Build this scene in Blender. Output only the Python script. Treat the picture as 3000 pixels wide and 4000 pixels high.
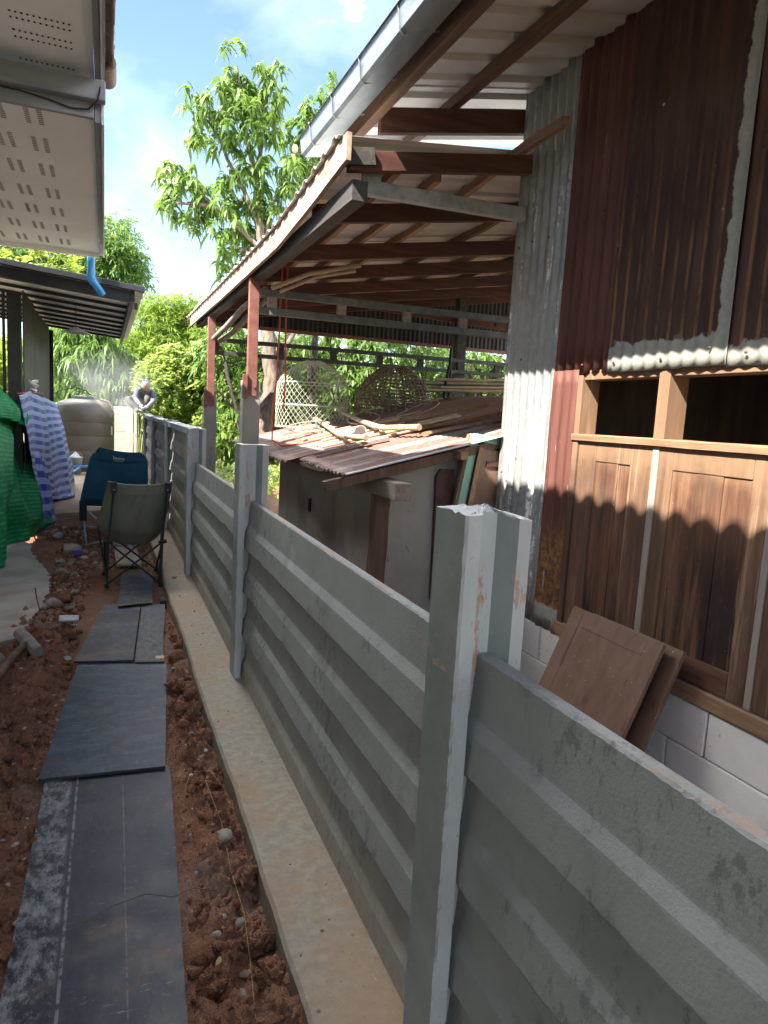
import bpy, math, random
import numpy as np
from mathutils import Matrix, Vector

for _o in list(bpy.data.objects):
    bpy.data.objects.remove(_o)
rng = np.random.default_rng(7)
random.seed(7)
scn = bpy.context.scene
COL = scn.collection
R_ = math.radians

# ------------------------------------------------------------------ camera
cam_d = bpy.data.cameras.new('camera')
cam = bpy.data.objects.new('camera', cam_d)
COL.objects.link(cam)
cam_d.sensor_fit = 'HORIZONTAL'
cam_d.sensor_width = 36.0
cam_d.lens = 32.4
cam_d.clip_start = 0.05
cam_d.clip_end = 900.0
RX = (0.9272626, -0.3704062, 0.0546194)     # camera right
DN = (0.0004556, -0.1447642, -0.9894661)    # camera down
FW = (0.3744112, 0.9175198, -0.1340657)     # camera forward
cam.matrix_world = Matrix(((RX[0], -DN[0], -FW[0], 0.0),
                           (RX[1], -DN[1], -FW[1], 0.0),
                           (RX[2], -DN[2], -FW[2], 1.47),
                           (0, 0, 0, 1)))
scn.camera = cam

# ------------------------------------------------------------------ world, sun, exposure
SUN = Vector((1.0, 0.45, -1.18)).normalized()      # direction the light travels
wd = bpy.data.worlds.new('World')
scn.world = wd
wd.use_nodes = True
wt = wd.node_tree
wt.nodes.clear()
w_out = wt.nodes.new('ShaderNodeOutputWorld')
w_bg = wt.nodes.new('ShaderNodeBackground')
w_sky = wt.nodes.new('ShaderNodeTexSky')
w_sky.sky_type = 'NISHITA'
w_sky.sun_disc = False
w_sky.sun_elevation = math.asin(-SUN.z)
w_sky.sun_rotation = math.atan2(-SUN.x, -SUN.y)
w_sky.air_density = 1.0
w_sky.dust_density = 0.25
w_sky.ozone_density = 1.6
w_bg.inputs['Strength'].default_value = 0.055
w_tc = wt.nodes.new('ShaderNodeTexCoord')
w_sep = wt.nodes.new('ShaderNodeSeparateXYZ')
wt.links.new(w_tc.outputs['Generated'], w_sep.inputs[0])
w_add = wt.nodes.new('ShaderNodeMath'); w_add.operation = 'ADD'; w_add.inputs[1].default_value = 0.42
wt.links.new(w_sep.outputs['Z'], w_add.inputs[0])
w_max = wt.nodes.new('ShaderNodeMath'); w_max.operation = 'MAXIMUM'; w_max.inputs[1].default_value = 0.05
wt.links.new(w_add.outputs[0], w_max.inputs[0])
w_dv = wt.nodes.new('ShaderNodeVectorMath'); w_dv.operation = 'DIVIDE'
w_cmb = wt.nodes.new('ShaderNodeCombineXYZ')
for k in range(3):
    wt.links.new(w_max.outputs[0], w_cmb.inputs[k])
wt.links.new(w_tc.outputs['Generated'], w_dv.inputs[0])
wt.links.new(w_cmb.outputs[0], w_dv.inputs[1])
w_map = wt.nodes.new('ShaderNodeMapping')
w_map.inputs['Location'].default_value = (-5.504, -7.925, 3.546)
w_map.inputs['Scale'].default_value = (1.0, 1.0, 0.35)
wt.links.new(w_dv.outputs[0], w_map.inputs[0])
w_n = wt.nodes.new('ShaderNodeTexNoise')
w_n.inputs['Scale'].default_value = 1.8
w_n.inputs['Detail'].default_value = 7.0
w_n.inputs['Roughness'].default_value = 0.56
w_n.inputs['Distortion'].default_value = 0.25
wt.links.new(w_map.outputs[0], w_n.inputs['Vector'])
w_rp = wt.nodes.new('ShaderNodeValToRGB')
w_rp.color_ramp.elements[0].position = 0.48
w_rp.color_ramp.elements[0].color = (0, 0, 0, 1)
w_rp.color_ramp.elements[1].position = 0.65
w_rp.color_ramp.elements[1].color = (1, 1, 1, 1)
_e = w_rp.color_ramp.elements.new(0.575); _e.color = (0.010, 0.010, 0.010, 1)
wt.links.new(w_n.outputs['Fac'], w_rp.inputs[0])
w_mx = wt.nodes.new('ShaderNodeMixRGB')
w_fd = wt.nodes.new('ShaderNodeMapRange'); w_fd.interpolation_type = 'SMOOTHSTEP'
w_fd.inputs['From Min'].default_value = 0.05; w_fd.inputs['From Max'].default_value = 0.30
wt.links.new(w_sep.outputs['Z'], w_fd.inputs['Value'])
w_ml = wt.nodes.new('ShaderNodeMath'); w_ml.operation = 'MULTIPLY'
wt.links.new(w_fd.outputs[0], w_ml.inputs[0]); wt.links.new(w_rp.outputs[0], w_ml.inputs[1])
wt.links.new(w_ml.outputs[0], w_mx.inputs[0])
wt.links.new(w_sky.outputs[0], w_mx.inputs[1])
w_mx.inputs[2].default_value = (98.0, 95.5, 91.0, 1)  # clouds made far brighter than the sky to fill the shade
wt.links.new(w_mx.outputs[0], w_bg.inputs['Color'])
wt.links.new(w_bg.outputs[0], w_out.inputs[0])

sun_d = bpy.data.lights.new('sun', 'SUN')
sun_d.energy = 3.3
sun_d.angle = R_(0.53)
sun_d.color = (1.0, 0.94, 0.84)
sun = bpy.data.objects.new('sun', sun_d)
COL.objects.link(sun)
sun.rotation_euler = SUN.to_track_quat('-Z', 'Y').to_euler()
sun.location = (-6, -3, 9)

scn.view_settings.view_transform = 'Standard'
scn.view_settings.look = 'None'
scn.view_settings.gamma = 1.0
scn.view_settings.exposure = 2.8
scn.view_settings.use_curve_mapping = False

# ------------------------------------------------------------------ mesh helpers
def put(name, me, m=None, parent=None, loc=None):
    o = bpy.data.objects.new(name, me)
    COL.objects.link(o)
    if m is not None:
        if len(me.materials) == 0:
            for mm in (m if isinstance(m, (list, tuple)) else [m]):
                me.materials.append(mm)
    if parent is not None:
        o.parent = parent
        pl = parent_world(parent)
        o.location = -pl if loc is None else Vector(loc) - pl
    elif loc is not None:
        o.location = loc
    return o

def parent_world(p):
    v = Vector((0, 0, 0))
    while p is not None:
        v += p.location
        p = p.parent
    return v

def tag(o, label=None, cat=None, group=None, kind=None):
    if label: o['label'] = label
    if cat: o['category'] = cat
    if group: o['group'] = group
    if kind: o['kind'] = kind
    return o

def thing(name, label, cat, loc=(0, 0, 0), group=None):
    o = bpy.data.objects.new(name, None)
    COL.objects.link(o)
    o.location = loc
    o.empty_display_size = 0.1
    return tag(o, label, cat, group)

class MB:
    """collects boxes, tubes, lathes, grids; build() links them as ONE mesh"""
    def __init__(s):
        s.v = []; s.f = []; s.mi = []; s.cur = 0; s.sm = []
    def add(s, vs, fs, smooth=False):
        n = len(s.v)
        s.v.extend([tuple(map(float, p)) for p in vs])
        for f in fs:
            s.f.append(tuple(n + i for i in f)); s.mi.append(s.cur); s.sm.append(smooth)
        return s
    def box(s, x0, x1, y0, y1, z0, z1):
        s.add([(x0,y0,z0),(x1,y0,z0),(x1,y1,z0),(x0,y1,z0),(x0,y0,z1),(x1,y0,z1),(x1,y1,z1),(x0,y1,z1)],
              [(0,3,2,1),(4,5,6,7),(0,1,5,4),(1,2,6,5),(2,3,7,6),(3,0,4,7)])
        return s
    def bar(s, a, b, w, h, up=(0,0,1)):
        """a rectangular bar from a to b, w across, h along up"""
        a = Vector(a); b = Vector(b); d = (b - a).normalized(); up = Vector(up)
        sx = d.cross(up)
        if sx.length < 1e-4: sx = d.cross(Vector((1,0,0)))
        sx.normalize(); uz = sx.cross(d).normalized()
        vs = []
        for p in (a, b):
            for i, j in ((-1,-1),(1,-1),(1,1),(-1,1)):
                vs.append(p + sx*(w/2*i) + uz*(h/2*j))
        s.add(vs, [(0,1,2,3),(4,7,6,5),(0,4,5,1),(1,5,6,2),(2,6,7,3),(3,7,4,0)])
        return s
    def tube(s, pts, r, n=8, cap=True, smooth=True):
        pts = [Vector(p) for p in pts]; m = len(pts)
        rr = r if isinstance(r, (list, tuple)) else [r]*m
        t0 = (pts[1]-pts[0]).normalized()
        ref = Vector((0,0,1)) if abs(t0.z) < 0.9 else Vector((1,0,0))
        u = t0.cross(ref).normalized(); vs = []
        for i in range(m):
            if i == 0: t = pts[1]-pts[0]
            elif i == m-1: t = pts[-1]-pts[-2]
            else: t = pts[i+1]-pts[i-1]
            t = t.normalized()
            u = (u - t*u.dot(t))
            if u.length < 1e-5: u = t.cross(Vector((0.3,0.5,0.8)))
            u.normalize(); w = t.cross(u)
            for k in range(n):
                a = 2*math.pi*k/n
                vs.append(pts[i] + (u*math.cos(a) + w*math.sin(a))*rr[i])
        fs = []
        for i in range(m-1):
            for k in range(n):
                fs.append((i*n+k, i*n+(k+1)%n, (i+1)*n+(k+1)%n, (i+1)*n+k))
        s.add(vs, fs, smooth)
        if cap:
            s.add(vs[:n], [tuple(range(n-1,-1,-1))]); s.add(vs[-n:], [tuple(range(n))])
        return s
    def lathe(s, prof, c, n=32, smooth=True):
        vs = []; m = len(prof)
        for r, z in prof:
            for k in range(n):
                a = 2*math.pi*k/n
                vs.append((c[0]+r*math.cos(a), c[1]+r*math.sin(a), c[2]+z))
        fs = [(i*n+k, i*n+(k+1)%n, (i+1)*n+(k+1)%n, (i+1)*n+k) for i in range(m-1) for k in range(n)]
        s.add(vs, fs, smooth); return s
    def grid(s, P, smooth=True, closed=False):
        """P: array (nu,nv,3)"""
        P = np.asarray(P, float); nu, nv = P.shape[:2]
        fs = [(i*nv+j, (i+1)*nv+j, (i+1)*nv+j+1, i*nv+j+1) for i in range(nu-1) for j in range(nv-1)]
        s.add(P.reshape(-1,3), fs, smooth); return s
    def prism(s, poly, axis, a, b, caps=True):
        """extrude a 2D polygon along an axis ('x': poly is (y,z), 'y': (x,z), 'z': (x,y))"""
        n = len(poly); vs = []
        for t in (a, b):
            for p, q in poly:
                vs.append({'x': (t,p,q), 'y': (p,t,q), 'z': (p,q,t)}[axis])
        fs = [(k, (k+1)%n, n+(k+1)%n, n+k) for k in range(n)]
        if caps: fs += [tuple(range(n-1,-1,-1)), tuple(range(n, 2*n))]
        s.add(vs, fs); return s
    def mesh(s, name):
        me = bpy.data.meshes.new(name)
        me.from_pydata(s.v, [], s.f)
        me.polygons.foreach_set('material_index', s.mi)
        me.polygons.foreach_set('use_smooth', s.sm)
        me.update()
        return me
    def build(s, name, m, parent=None, loc=None, bevel=0.0, fix=True):
        me = s.mesh(name)
        if fix:
            import bmesh
            bm = bmesh.new(); bm.from_mesh(me)
            bmesh.ops.recalc_face_normals(bm, faces=bm.faces)
            bm.to_mesh(me); bm.free()
        o = put(name, me, m, parent, loc)
        if bevel > 0:
            b = o.modifiers.new('bevel', 'BEVEL'); b.width = bevel; b.segments = 2; b.limit_method = 'ANGLE'; b.angle_limit = R_(40)
        return o

def np_mesh(name, V, F, smooth=False):
    """fast mesh from arrays: V (n,3), F (m,k)"""
    V = np.asarray(V, np.float32); F = np.asarray(F, np.int32)
    me = bpy.data.meshes.new(name)
    m, k = F.shape
    me.vertices.add(len(V)); me.vertices.foreach_set('co', V.ravel())
    me.loops.add(m*k); me.loops.foreach_set('vertex_index', F.ravel())
    me.polygons.add(m)
    me.polygons.foreach_set('loop_start', np.arange(0, m*k, k, dtype=np.int32))
    me.polygons.foreach_set('loop_total', np.full(m, k, np.int32))
    if smooth: me.polygons.foreach_set('use_smooth', np.ones(m, bool))
    me.update(calc_edges=True)
    return me

# value noise in numpy
_PERM = rng.random((256, 256))
def vnoise(x, y):
    x = np.asarray(x, float); y = np.asarray(y, float)
    xi = np.floor(x).astype(int); yi = np.floor(y).astype(int)
    fx = x - xi; fy = y - yi
    fx = fx*fx*(3-2*fx); fy = fy*fy*(3-2*fy)
    a = _PERM[xi & 255, yi & 255]; b = _PERM[(xi+1) & 255, yi & 255]
    c = _PERM[xi & 255, (yi+1) & 255]; d = _PERM[(xi+1) & 255, (yi+1) & 255]
    return (a*(1-fx)+b*fx)*(1-fy) + (c*(1-fx)+d*fx)*fy
def fbm(x, y, oct=4, g=0.5):
    r = 0; a = 1; t = 0
    for k in range(oct):
        r = r + a*vnoise(x*2**k + 17.3*k, y*2**k + 5.1*k); t += a; a *= g
    return r/t
# ------------------------------------------------------------------ procedural materials
class N:
    def __init__(s, name, disp=False):
        s.m = bpy.data.materials.new(name); s.m.use_nodes = True
        s.t = s.m.node_tree; s.t.nodes.clear()
        s.out = s.t.nodes.new('ShaderNodeOutputMaterial')
        s.b = s.t.nodes.new('ShaderNodeBsdfPrincipled')
        s.t.links.new(s.b.outputs[0], s.out.inputs[0])
        s.geo = s.t.nodes.new('ShaderNodeNewGeometry')
        s.pos = s.geo.outputs['Position']
    def L(s, a, b): s.t.links.new(a, b)
    def val(s, sock, v):
        if isinstance(v, bpy.types.NodeSocket): s.L(v, sock)
        elif v is not None:
            if sock.type == 'RGBA' and len(v) == 3: v = tuple(v) + (1,)
            sock.default_value = v
    def mapv(s, scale=(1,1,1), loc=(0,0,0), rot=(0,0,0), vec=None):
        n = s.t.nodes.new('ShaderNodeMapping')
        n.inputs['Scale'].default_value = scale; n.inputs['Location'].default_value = loc; n.inputs['Rotation'].default_value = rot
        s.L(vec or s.pos, n.inputs[0]); return n.outputs[0]
    def noise(s, scale=5, detail=6, rough=0.55, vec=None, dist=0.0, stretch=None, loc=(0,0,0)):
        n = s.t.nodes.new('ShaderNodeTexNoise')
        n.inputs['Scale'].default_value = scale; n.inputs['Detail'].default_value = detail
        n.inputs['Roughness'].default_value = rough; n.inputs['Distortion'].default_value = dist
        v = vec or s.pos
        if stretch or loc != (0,0,0): v = s.mapv(stretch or (1,1,1), loc, vec=v)
        s.L(v, n.inputs['Vector']); return n.outputs['Fac']
    def voro(s, scale=5, feature='F1', vec=None, rand=1.0, out='Distance'):
        n = s.t.nodes.new('ShaderNodeTexVoronoi'); n.feature = feature
        n.inputs['Scale'].default_value = scale; n.inputs['Randomness'].default_value = rand
        s.L(vec or s.pos, n.inputs['Vector']); return n.outputs[out]
    def ramp(s, f, *stops):
        n = s.t.nodes.new('ShaderNodeValToRGB'); cr = n.color_ramp
        while len(cr.elements) < len(stops): cr.elements.new(0.5)
        for e, (p, c) in zip(cr.elements, stops):
            e.position = p
            e.color = (c, c, c, 1) if isinstance(c, (int, float)) else tuple(c) + (1,)
        s.L(f, n.inputs[0]); return n.outputs[0]
    def step(s, f, a, b):
        n = s.t.nodes.new('ShaderNodeMapRange'); n.interpolation_type = 'SMOOTHSTEP'
        n.inputs['From Min'].default_value = a; n.inputs['From Max'].default_value = b
        s.L(f, n.inputs['Value']); return n.outputs[0]
    def mix(s, f, a, b, mode='MIX'):
        n = s.t.nodes.new('ShaderNodeMixRGB'); n.blend_type = mode
        s.val(n.inputs[0], f); s.val(n.inputs[1], a); s.val(n.inputs[2], b); return n.outputs[0]
    def math(s, op, a, b=0.0, clamp=False):
        n = s.t.nodes.new('ShaderNodeMath'); n.operation = op; n.use_clamp = clamp
        s.val(n.inputs[0], a); s.val(n.inputs[1], b); return n.outputs[0]
    def xyz(s, vec=None):
        n = s.t.nodes.new('ShaderNodeSeparateXYZ'); s.L(vec or s.pos, n.inputs[0]); return n.outputs
    def nrm(s):
        n = s.t.nodes.new('ShaderNodeSeparateXYZ'); s.L(s.geo.outputs['Normal'], n.inputs[0]); return n.outputs
    def rand(s):
        n = s.t.nodes.new('ShaderNodeObjectInfo'); return n.outputs['Random']
    def island(s): return s.geo.outputs['Random Per Island']
    def bump(s, h, dist=0.01, strength=0.6):
        n = s.t.nodes.new('ShaderNodeBump'); n.inputs['Distance'].default_value = dist; n.inputs['Strength'].default_value = strength
        s.L(h, n.inputs['Height']); s.L(n.outputs[0], s.b.inputs['Normal']); return n
    def fin(s, col=None, rough=0.8, metal=0.0, spec=0.35):
        if col is not None: s.val(s.b.inputs['Base Color'], col)
        s.val(s.b.inputs['Roughness'], rough); s.val(s.b.inputs['Metallic'], metal)
        s.b.inputs['Specular IOR Level'].default_value = spec
        return s.m

def simple(name, c1, c2, scale=8, rough=0.7, bump=0.0, metal=0.0, stretch=None, spec=0.35, detail=6, lo=0.35, hi=0.65):
    n = N(name)
    f = n.noise(scale, detail, 0.6, stretch=stretch)
    c = n.ramp(f, (lo, c1), (hi, c2))
    if bump: n.bump(f, 0.01, bump)
    return n.fin(c, rough, metal, spec)

M = {}
# --- red laterite soil
def m_soil():
    n = N('laterite_soil')
    a = n.noise(1.3, 4, 0.5); b = n.noise(14, 8, 0.65); d = n.noise(95, 5, 0.7)
    c = n.ramp(b, (0.3, (0.155, 0.070, 0.042)), (0.55, (0.255, 0.125, 0.077)), (0.75, (0.33, 0.18, 0.115)))
    dust = n.mix(n.step(a, 0.48, 0.66), c, n.ramp(d, (0.3, (0.17, 0.105, 0.072)), (0.7, (0.30, 0.20, 0.145))))
    grit = n.step(d, 0.66, 0.72)
    c2 = n.mix(n.math('MULTIPLY', grit, 0.55), dust, (0.40, 0.35, 0.30))
    v1 = n.voro(55); v2 = n.voro(150)
    cc = n.voro(90, out='Color')
    c2 = n.mix(n.math('MULTIPLY', n.xyz(cc)[0], 0.30), c2, (0.12, 0.055, 0.034))
    h = n.math('SUBTRACT', n.math('MULTIPLY', b, 0.9), n.math('ADD', n.math('MULTIPLY', v1, 0.9), n.math('MULTIPLY', v2, 0.6)))
    n.bump(h, 0.009, 0.8)
    return n.fin(c2, 0.95, 0, 0.12)
M['soil'] = m_soil()
def m_clod():
    n = N('soil_clod')
    b = n.noise(28, 8, 0.7); d = n.noise(140, 4, 0.7)
    c = n.ramp(b, (0.28, (0.15, 0.064, 0.036)), (0.55, (0.265, 0.120, 0.068)), (0.8, (0.35, 0.185, 0.112)))
    c = n.mix(n.math('MULTIPLY', n.step(n.island(), 0.35, 1.0), 0.5), c, (0.24, 0.135, 0.085))
    v1 = n.voro(60, vec=n.pos); v2 = n.voro(170)
    cc = n.voro(110, out='Color')
    c = n.mix(n.math('MULTIPLY', n.xyz(cc)[0], 0.30), c, (0.12, 0.052, 0.030))
    n.bump(n.math('SUBTRACT', b, n.math('ADD', n.math('MULTIPLY', v1, 0.9), n.math('MULTIPLY', v2, 0.7))), 0.008, 0.85)
    return n.fin(c, 0.95, 0, 0.12)
M['clod'] = m_clod()
def m_stone():
    n = N('pale_stone')
    b = n.noise(22, 7, 0.65)
    c = n.ramp(b, (0.3, (0.20, 0.165, 0.135)), (0.6, (0.36, 0.325, 0.285)), (0.8, (0.50, 0.47, 0.43)))
    c = n.mix(n.math('MULTIPLY', n.step(n.noise(6, 3), 0.5, 0.66), 0.7), c, (0.22, 0.11, 0.07))
    n.bump(b, 0.008, 0.6)
    return n.fin(c, 0.9, 0, 0.2)
M['stone'] = m_stone()
def m_gravel():
    n = N('gravel')
    c = n.ramp(n.island(), (0.0, (0.13, 0.06, 0.038)), (0.45, (0.20, 0.11, 0.075)), (0.72, (0.28, 0.22, 0.18)), (1.0, (0.52, 0.48, 0.43)))
    n.bump(n.noise(60, 5, 0.7), 0.006, 0.6)
    return n.fin(c, 0.95, 0, 0.15)
M['gravel'] = m_gravel()

# --- concretes
def m_fence(name, base, dark, algae, streak=1.0, dusty=0.0):
    n = N(name)
    a = n.noise(3.0, 5, 0.6); b = n.noise(24, 7, 0.65); d = n.noise(170, 3, 0.6)
    st = n.noise(24, 9, 0.78, stretch=(1.0, 1.0, 0.6))
    c = n.mix(n.step(a, 0.35, 0.7), base, tuple(x*0.80 for x in base))
    c = n.mix(n.math('MULTIPLY', n.step(b, 0.5, 0.75), 0.35), c, tuple(min(1, x*1.25) for x in base))
    blot = n.math('MULTIPLY', n.step(st, 0.50, 0.62), n.step(n.noise(1.9, 5, 0.7, loc=(3, 1, 2)), 0.47, 0.60))
    c = n.mix(n.math('MULTIPLY', blot, 0.52*algae), c, dark)
    sp = n.step(n.noise(75, 3, 0.5, loc=(1, 7, 3)), 0.68, 0.73)
    c = n.mix(n.math('MULTIPLY', sp, 0.35), c, tuple(x*0.6 for x in base))
    pore = n.step(n.voro(55), 0.10, 0.05)
    c = n.mix(n.math('MULTIPLY', n.math('MULTIPLY', pore, n.step(n.noise(5, 3, loc=(8, 8, 8)), 0.45, 0.6)), 0.6), c, tuple(x*0.35 for x in base))
    mott = n.math('MULTIPLY', n.step(n.noise(34, 5, 0.7, stretch=(1, 1, 0.6), loc=(3, 9, 1)), 0.52, 0.60), n.step(n.noise(2.4, 5, 0.65, loc=(6, 1, 4)), 0.54, 0.66))
    c = n.mix(n.math('MULTIPLY', mott, 0.55*algae), c, dark)
    lime = n.step(n.noise(4.2, 6, 0.6, loc=(2, 6, 9)), 0.60, 0.74)
    c = n.mix(n.math('MULTIPLY', lime, 0.35), c, tuple(min(1, x*1.5) for x in base))
    nz = n.nrm()[2]
    top = n.math('MULTIPLY', n.step(nz, 0.6, 0.9), n.step(n.noise(7, 6, 0.7, loc=(9, 2, 1)), 0.46, 0.64))
    c = n.mix(n.math('MULTIPLY', top, 0.55), c, (0.36, 0.215, 0.14))
    if dusty:
        du = n.step(n.noise(1.6, 6, 0.65, loc=(5, 5, 5)), 0.40, 0.66)
        c = n.mix(n.math('MULTIPLY', du, dusty), c, (0.33, 0.205, 0.125))
    zz = n.xyz()[2]
    spl = n.math('MULTIPLY', n.math('SUBTRACT', 1.0, n.step(n.math('ADD', zz, n.math('MULTIPLY', n.noise(8, 6, 0.7, loc=(2, 2, 7)), 0.34)), 0.16, 0.44)), n.step(n.noise(30, 6, 0.75, loc=(4, 1, 1)), 0.36, 0.56))
    c = n.mix(n.math('MULTIPLY', spl, 0.55), c, (0.27, 0.185, 0.125))
    drip = n.math('MULTIPLY', n.step(n.noise(26, 6, 0.7, stretch=(1, 1, 0.05), loc=(1, 5, 1)), 0.58, 0.66), n.step(n.noise(2.2, 3, loc=(9, 9, 2)), 0.48, 0.6))
    c = n.mix(n.math('MULTIPLY', drip, 0.4), c, tuple(x*0.5 for x in base))
    n.bump(n.math('ADD', n.math('MULTIPLY', b, 0.6), n.math('MULTIPLY', d, 0.4)), 0.004, 0.6)
    return n.fin(c, 0.82, 0, 0.3)
M['panel'] = m_fence('cast_concrete_panel', (0.285, 0.300, 0.292), (0.062, 0.070, 0.066), 1.0)
M['panel_far'] = m_fence('dusty_concrete_panel', (0.295, 0.29, 0.27), (0.12, 0.12, 0.115), 0.7, dusty=0.35)
def m_post():
    n = N('cast_concrete_post')
    a = n.noise(4, 5, 0.6); b = n.noise(30, 7, 0.65)
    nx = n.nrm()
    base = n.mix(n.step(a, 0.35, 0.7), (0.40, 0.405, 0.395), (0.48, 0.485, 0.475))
    side = n.step(n.math('MULTIPLY', nx[0], -1.0), 0.75, 0.95)     # faces turned to the path are coloured darker, greener
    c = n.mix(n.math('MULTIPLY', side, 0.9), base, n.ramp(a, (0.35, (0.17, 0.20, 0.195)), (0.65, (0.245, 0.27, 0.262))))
    spot = n.step(n.noise(60, 3, 0.5, stretch=(1, 1, 0.6)), 0.67, 0.72)
    c = n.mix(n.math('MULTIPLY', spot, 0.45), c, (0.20, 0.21, 0.20))
    x, y, z = n.xyz()
    # smears of red mud on the near post, about knee to chest height
    band = n.math('MULTIPLY', n.step(z, 0.88, 0.98), n.math('SUBTRACT', 1.0, n.step(z, 1.14, 1.20)))
    mud = n.math('MULTIPLY', n.step(n.noise(13, 5, 0.68, stretch=(1.6, 0.2, 0.45), loc=(0.40, 0, 0.55)), 0.545, 0.585), band)
    c = n.mix(n.math('MULTIPLY', mud, 0.9), c, n.ramp(b, (0.35, (0.36, 0.20, 0.14)), (0.65, (0.52, 0.33, 0.25))))
    rs = n.step(n.noise(5.5, 4, 0.6, stretch=(1.5, 1, 0.35), loc=(7, 7, 1)), 0.66, 0.72)
    c = n.mix(n.math('MULTIPLY', rs, 0.45), c, (0.24, 0.15, 0.10))
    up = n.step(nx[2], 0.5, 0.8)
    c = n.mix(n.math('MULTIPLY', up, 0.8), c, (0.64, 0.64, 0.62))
    n.bump(b, 0.004, 0.5)
    return n.fin(c, 0.8, 0, 0.3)
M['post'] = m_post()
M['lip'] = simple('broken_concrete', (0.50, 0.50, 0.48), (0.72, 0.72, 0.70), 30, 0.9, 0.8)
def m_kerb():
    n = N('poured_kerb_concrete')
    a = n.noise(2.2, 6, 0.62); b = n.noise(26, 7, 0.65); d = n.noise(190, 2, 0.5)
    c = n.mix(n.step(b, 0.3, 0.75), (0.225, 0.20, 0.16), (0.33, 0.295, 0.24))
    c = n.mix(n.math('MULTIPLY', n.step(a, 0.44, 0.62), 0.62), c, (0.30, 0.195, 0.12))
    y = n.xyz()[1]
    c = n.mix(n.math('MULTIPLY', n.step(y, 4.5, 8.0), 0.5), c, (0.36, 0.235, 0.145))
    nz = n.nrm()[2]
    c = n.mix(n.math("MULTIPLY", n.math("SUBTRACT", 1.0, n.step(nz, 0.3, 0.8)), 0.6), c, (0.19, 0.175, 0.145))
    sp = n.step(n.noise(60, 3, 0.5), 0.67, 0.71)
    c = n.mix(n.math('MULTIPLY', sp, 0.5), c, (0.13, 0.085, 0.06))
    sc = n.math('MULTIPLY', n.step(n.noise(48, 6, 0.7, stretch=(1, 0.35, 1), loc=(3, 3, 3)), 0.62, 0.67), n.step(n.noise(3, 3), 0.45, 0.6))
    c = n.mix(n.math('MULTIPLY', sc, 0.5), c, (0.48, 0.45, 0.39))
    n.bump(n.math('ADD', b, n.math('MULTIPLY', d, 0.4)), 0.004, 0.5)
    return n.fin(c, 0.85, 0, 0.3)
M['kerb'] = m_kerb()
def m_slab():
    n = N('broken_concrete_slab')
    a = n.noise(2.6, 6, 0.6); b = n.noise(34, 6, 0.65)
    c = n.mix(n.step(a, 0.35, 0.68), (0.40, 0.37, 0.335), (0.30, 0.245, 0.20))
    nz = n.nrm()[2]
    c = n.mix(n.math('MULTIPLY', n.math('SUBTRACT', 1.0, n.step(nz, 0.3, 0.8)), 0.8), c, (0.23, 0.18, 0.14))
    c = n.mix(n.math('MULTIPLY', n.step(b, 0.62, 0.72), 0.4), c, (0.20, 0.14, 0.10))
    n.bump(b, 0.005, 0.5)
    return n.fin(c, 0.85)
M['slab'] = m_slab()
M['patio'] = simple('dusty_patio', (0.27, 0.185, 0.13), (0.40, 0.30, 0.22), 3, 0.9, 0.3)
M['hut_wall'] = None
def m_plaster():
    n = N('stained_plaster')
    a = n.noise(1.9, 6, 0.62); b = n.noise(40, 5, 0.6); st = n.noise(6, 5, 0.7, stretch=(1, 1, 0.25))
    c = n.mix(n.step(a, 0.35, 0.68), (0.33, 0.31, 0.28), (0.25, 0.235, 0.21))
    c = n.mix(n.math('MULTIPLY', n.step(st, 0.52, 0.70), 0.5), c, (0.17, 0.15, 0.125))
    sp = n.step(n.noise(26, 3, 0.5, stretch=(1, 1, 0.5)), 0.70, 0.74)
    c = n.mix(n.math('MULTIPLY', sp, 0.7), c, (0.11, 0.085, 0.07))
    n.bump(b, 0.003, 0.4)
    return n.fin(c, 0.9)
M['hut_wall'] = m_plaster()
def m_aac():
    n = N('aerated_concrete_block')
    a = n.noise(5, 5, 0.6); b = n.noise(70, 4, 0.7)
    c = n.mix(n.step(a, 0.3, 0.7), (0.80, 0.80, 0.785), (0.72, 0.72, 0.70))
    c = n.mix(n.math('MULTIPLY', n.rand(), 0.18), c, (0.52, 0.50, 0.47))
    sp = n.step(n.noise(30, 3, 0.5), 0.68, 0.73)
    c = n.mix(n.math('MULTIPLY', sp, 0.6), c, (0.34, 0.31, 0.27))
    n.bump(b, 0.003, 0.6)
    return n.fin(c, 0.92)
M['aac'] = m_aac()
M['mortar'] = simple('grey_mortar', (0.10, 0.095, 0.085), (0.22, 0.205, 0.185), 30, 0.95, 0.6)

# --- sheet metals
def m_galv():
    n = N('weathered_galvanised_sheet')
    v = n.voro(38, vec=n.mapv((1, 1, 0.6)), out='Color')
    sp = n.math('MULTIPLY', n.xyz(v)[0], 1.0)
    st = n.noise(7, 7, 0.72, stretch=(1.0, 2.4, 0.22))
    a = n.noise(2.2, 4, 0.6)
    c = n.mix(sp, (0.30, 0.315, 0.315), (0.40, 0.415, 0.41))
    c = n.mix(n.math('MULTIPLY', n.step(a, 0.4, 0.7), 0.35), c, (0.40, 0.375, 0.31))
    ox = n.math('MULTIPLY', n.step(st, 0.54, 0.60), n.step(n.noise(28, 5, 0.7), 0.45, 0.55))
    z = n.xyz()[2]
    ox = n.math('MULTIPLY', ox, n.math('SUBTRACT', 1.0, n.step(z, 2.4, 3.2)))
    c = n.mix(ox, c, (0.80, 0.82, 0.86))
    ru = n.step(n.noise(17, 4, 0.6, loc=(4, 2, 8)), 0.70, 0.74)
    c = n.mix(n.math('MULTIPLY', ru, 0.6), c, (0.20, 0.09, 0.05))
    return n.fin(c, n.ramp(st, (0.4, 0.42), (0.7, 0.7)), n.math('MULTIPLY', n.math('SUBTRACT', 1.0, ox), 0.55), 0.4)
M['galv'] = m_galv()
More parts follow.
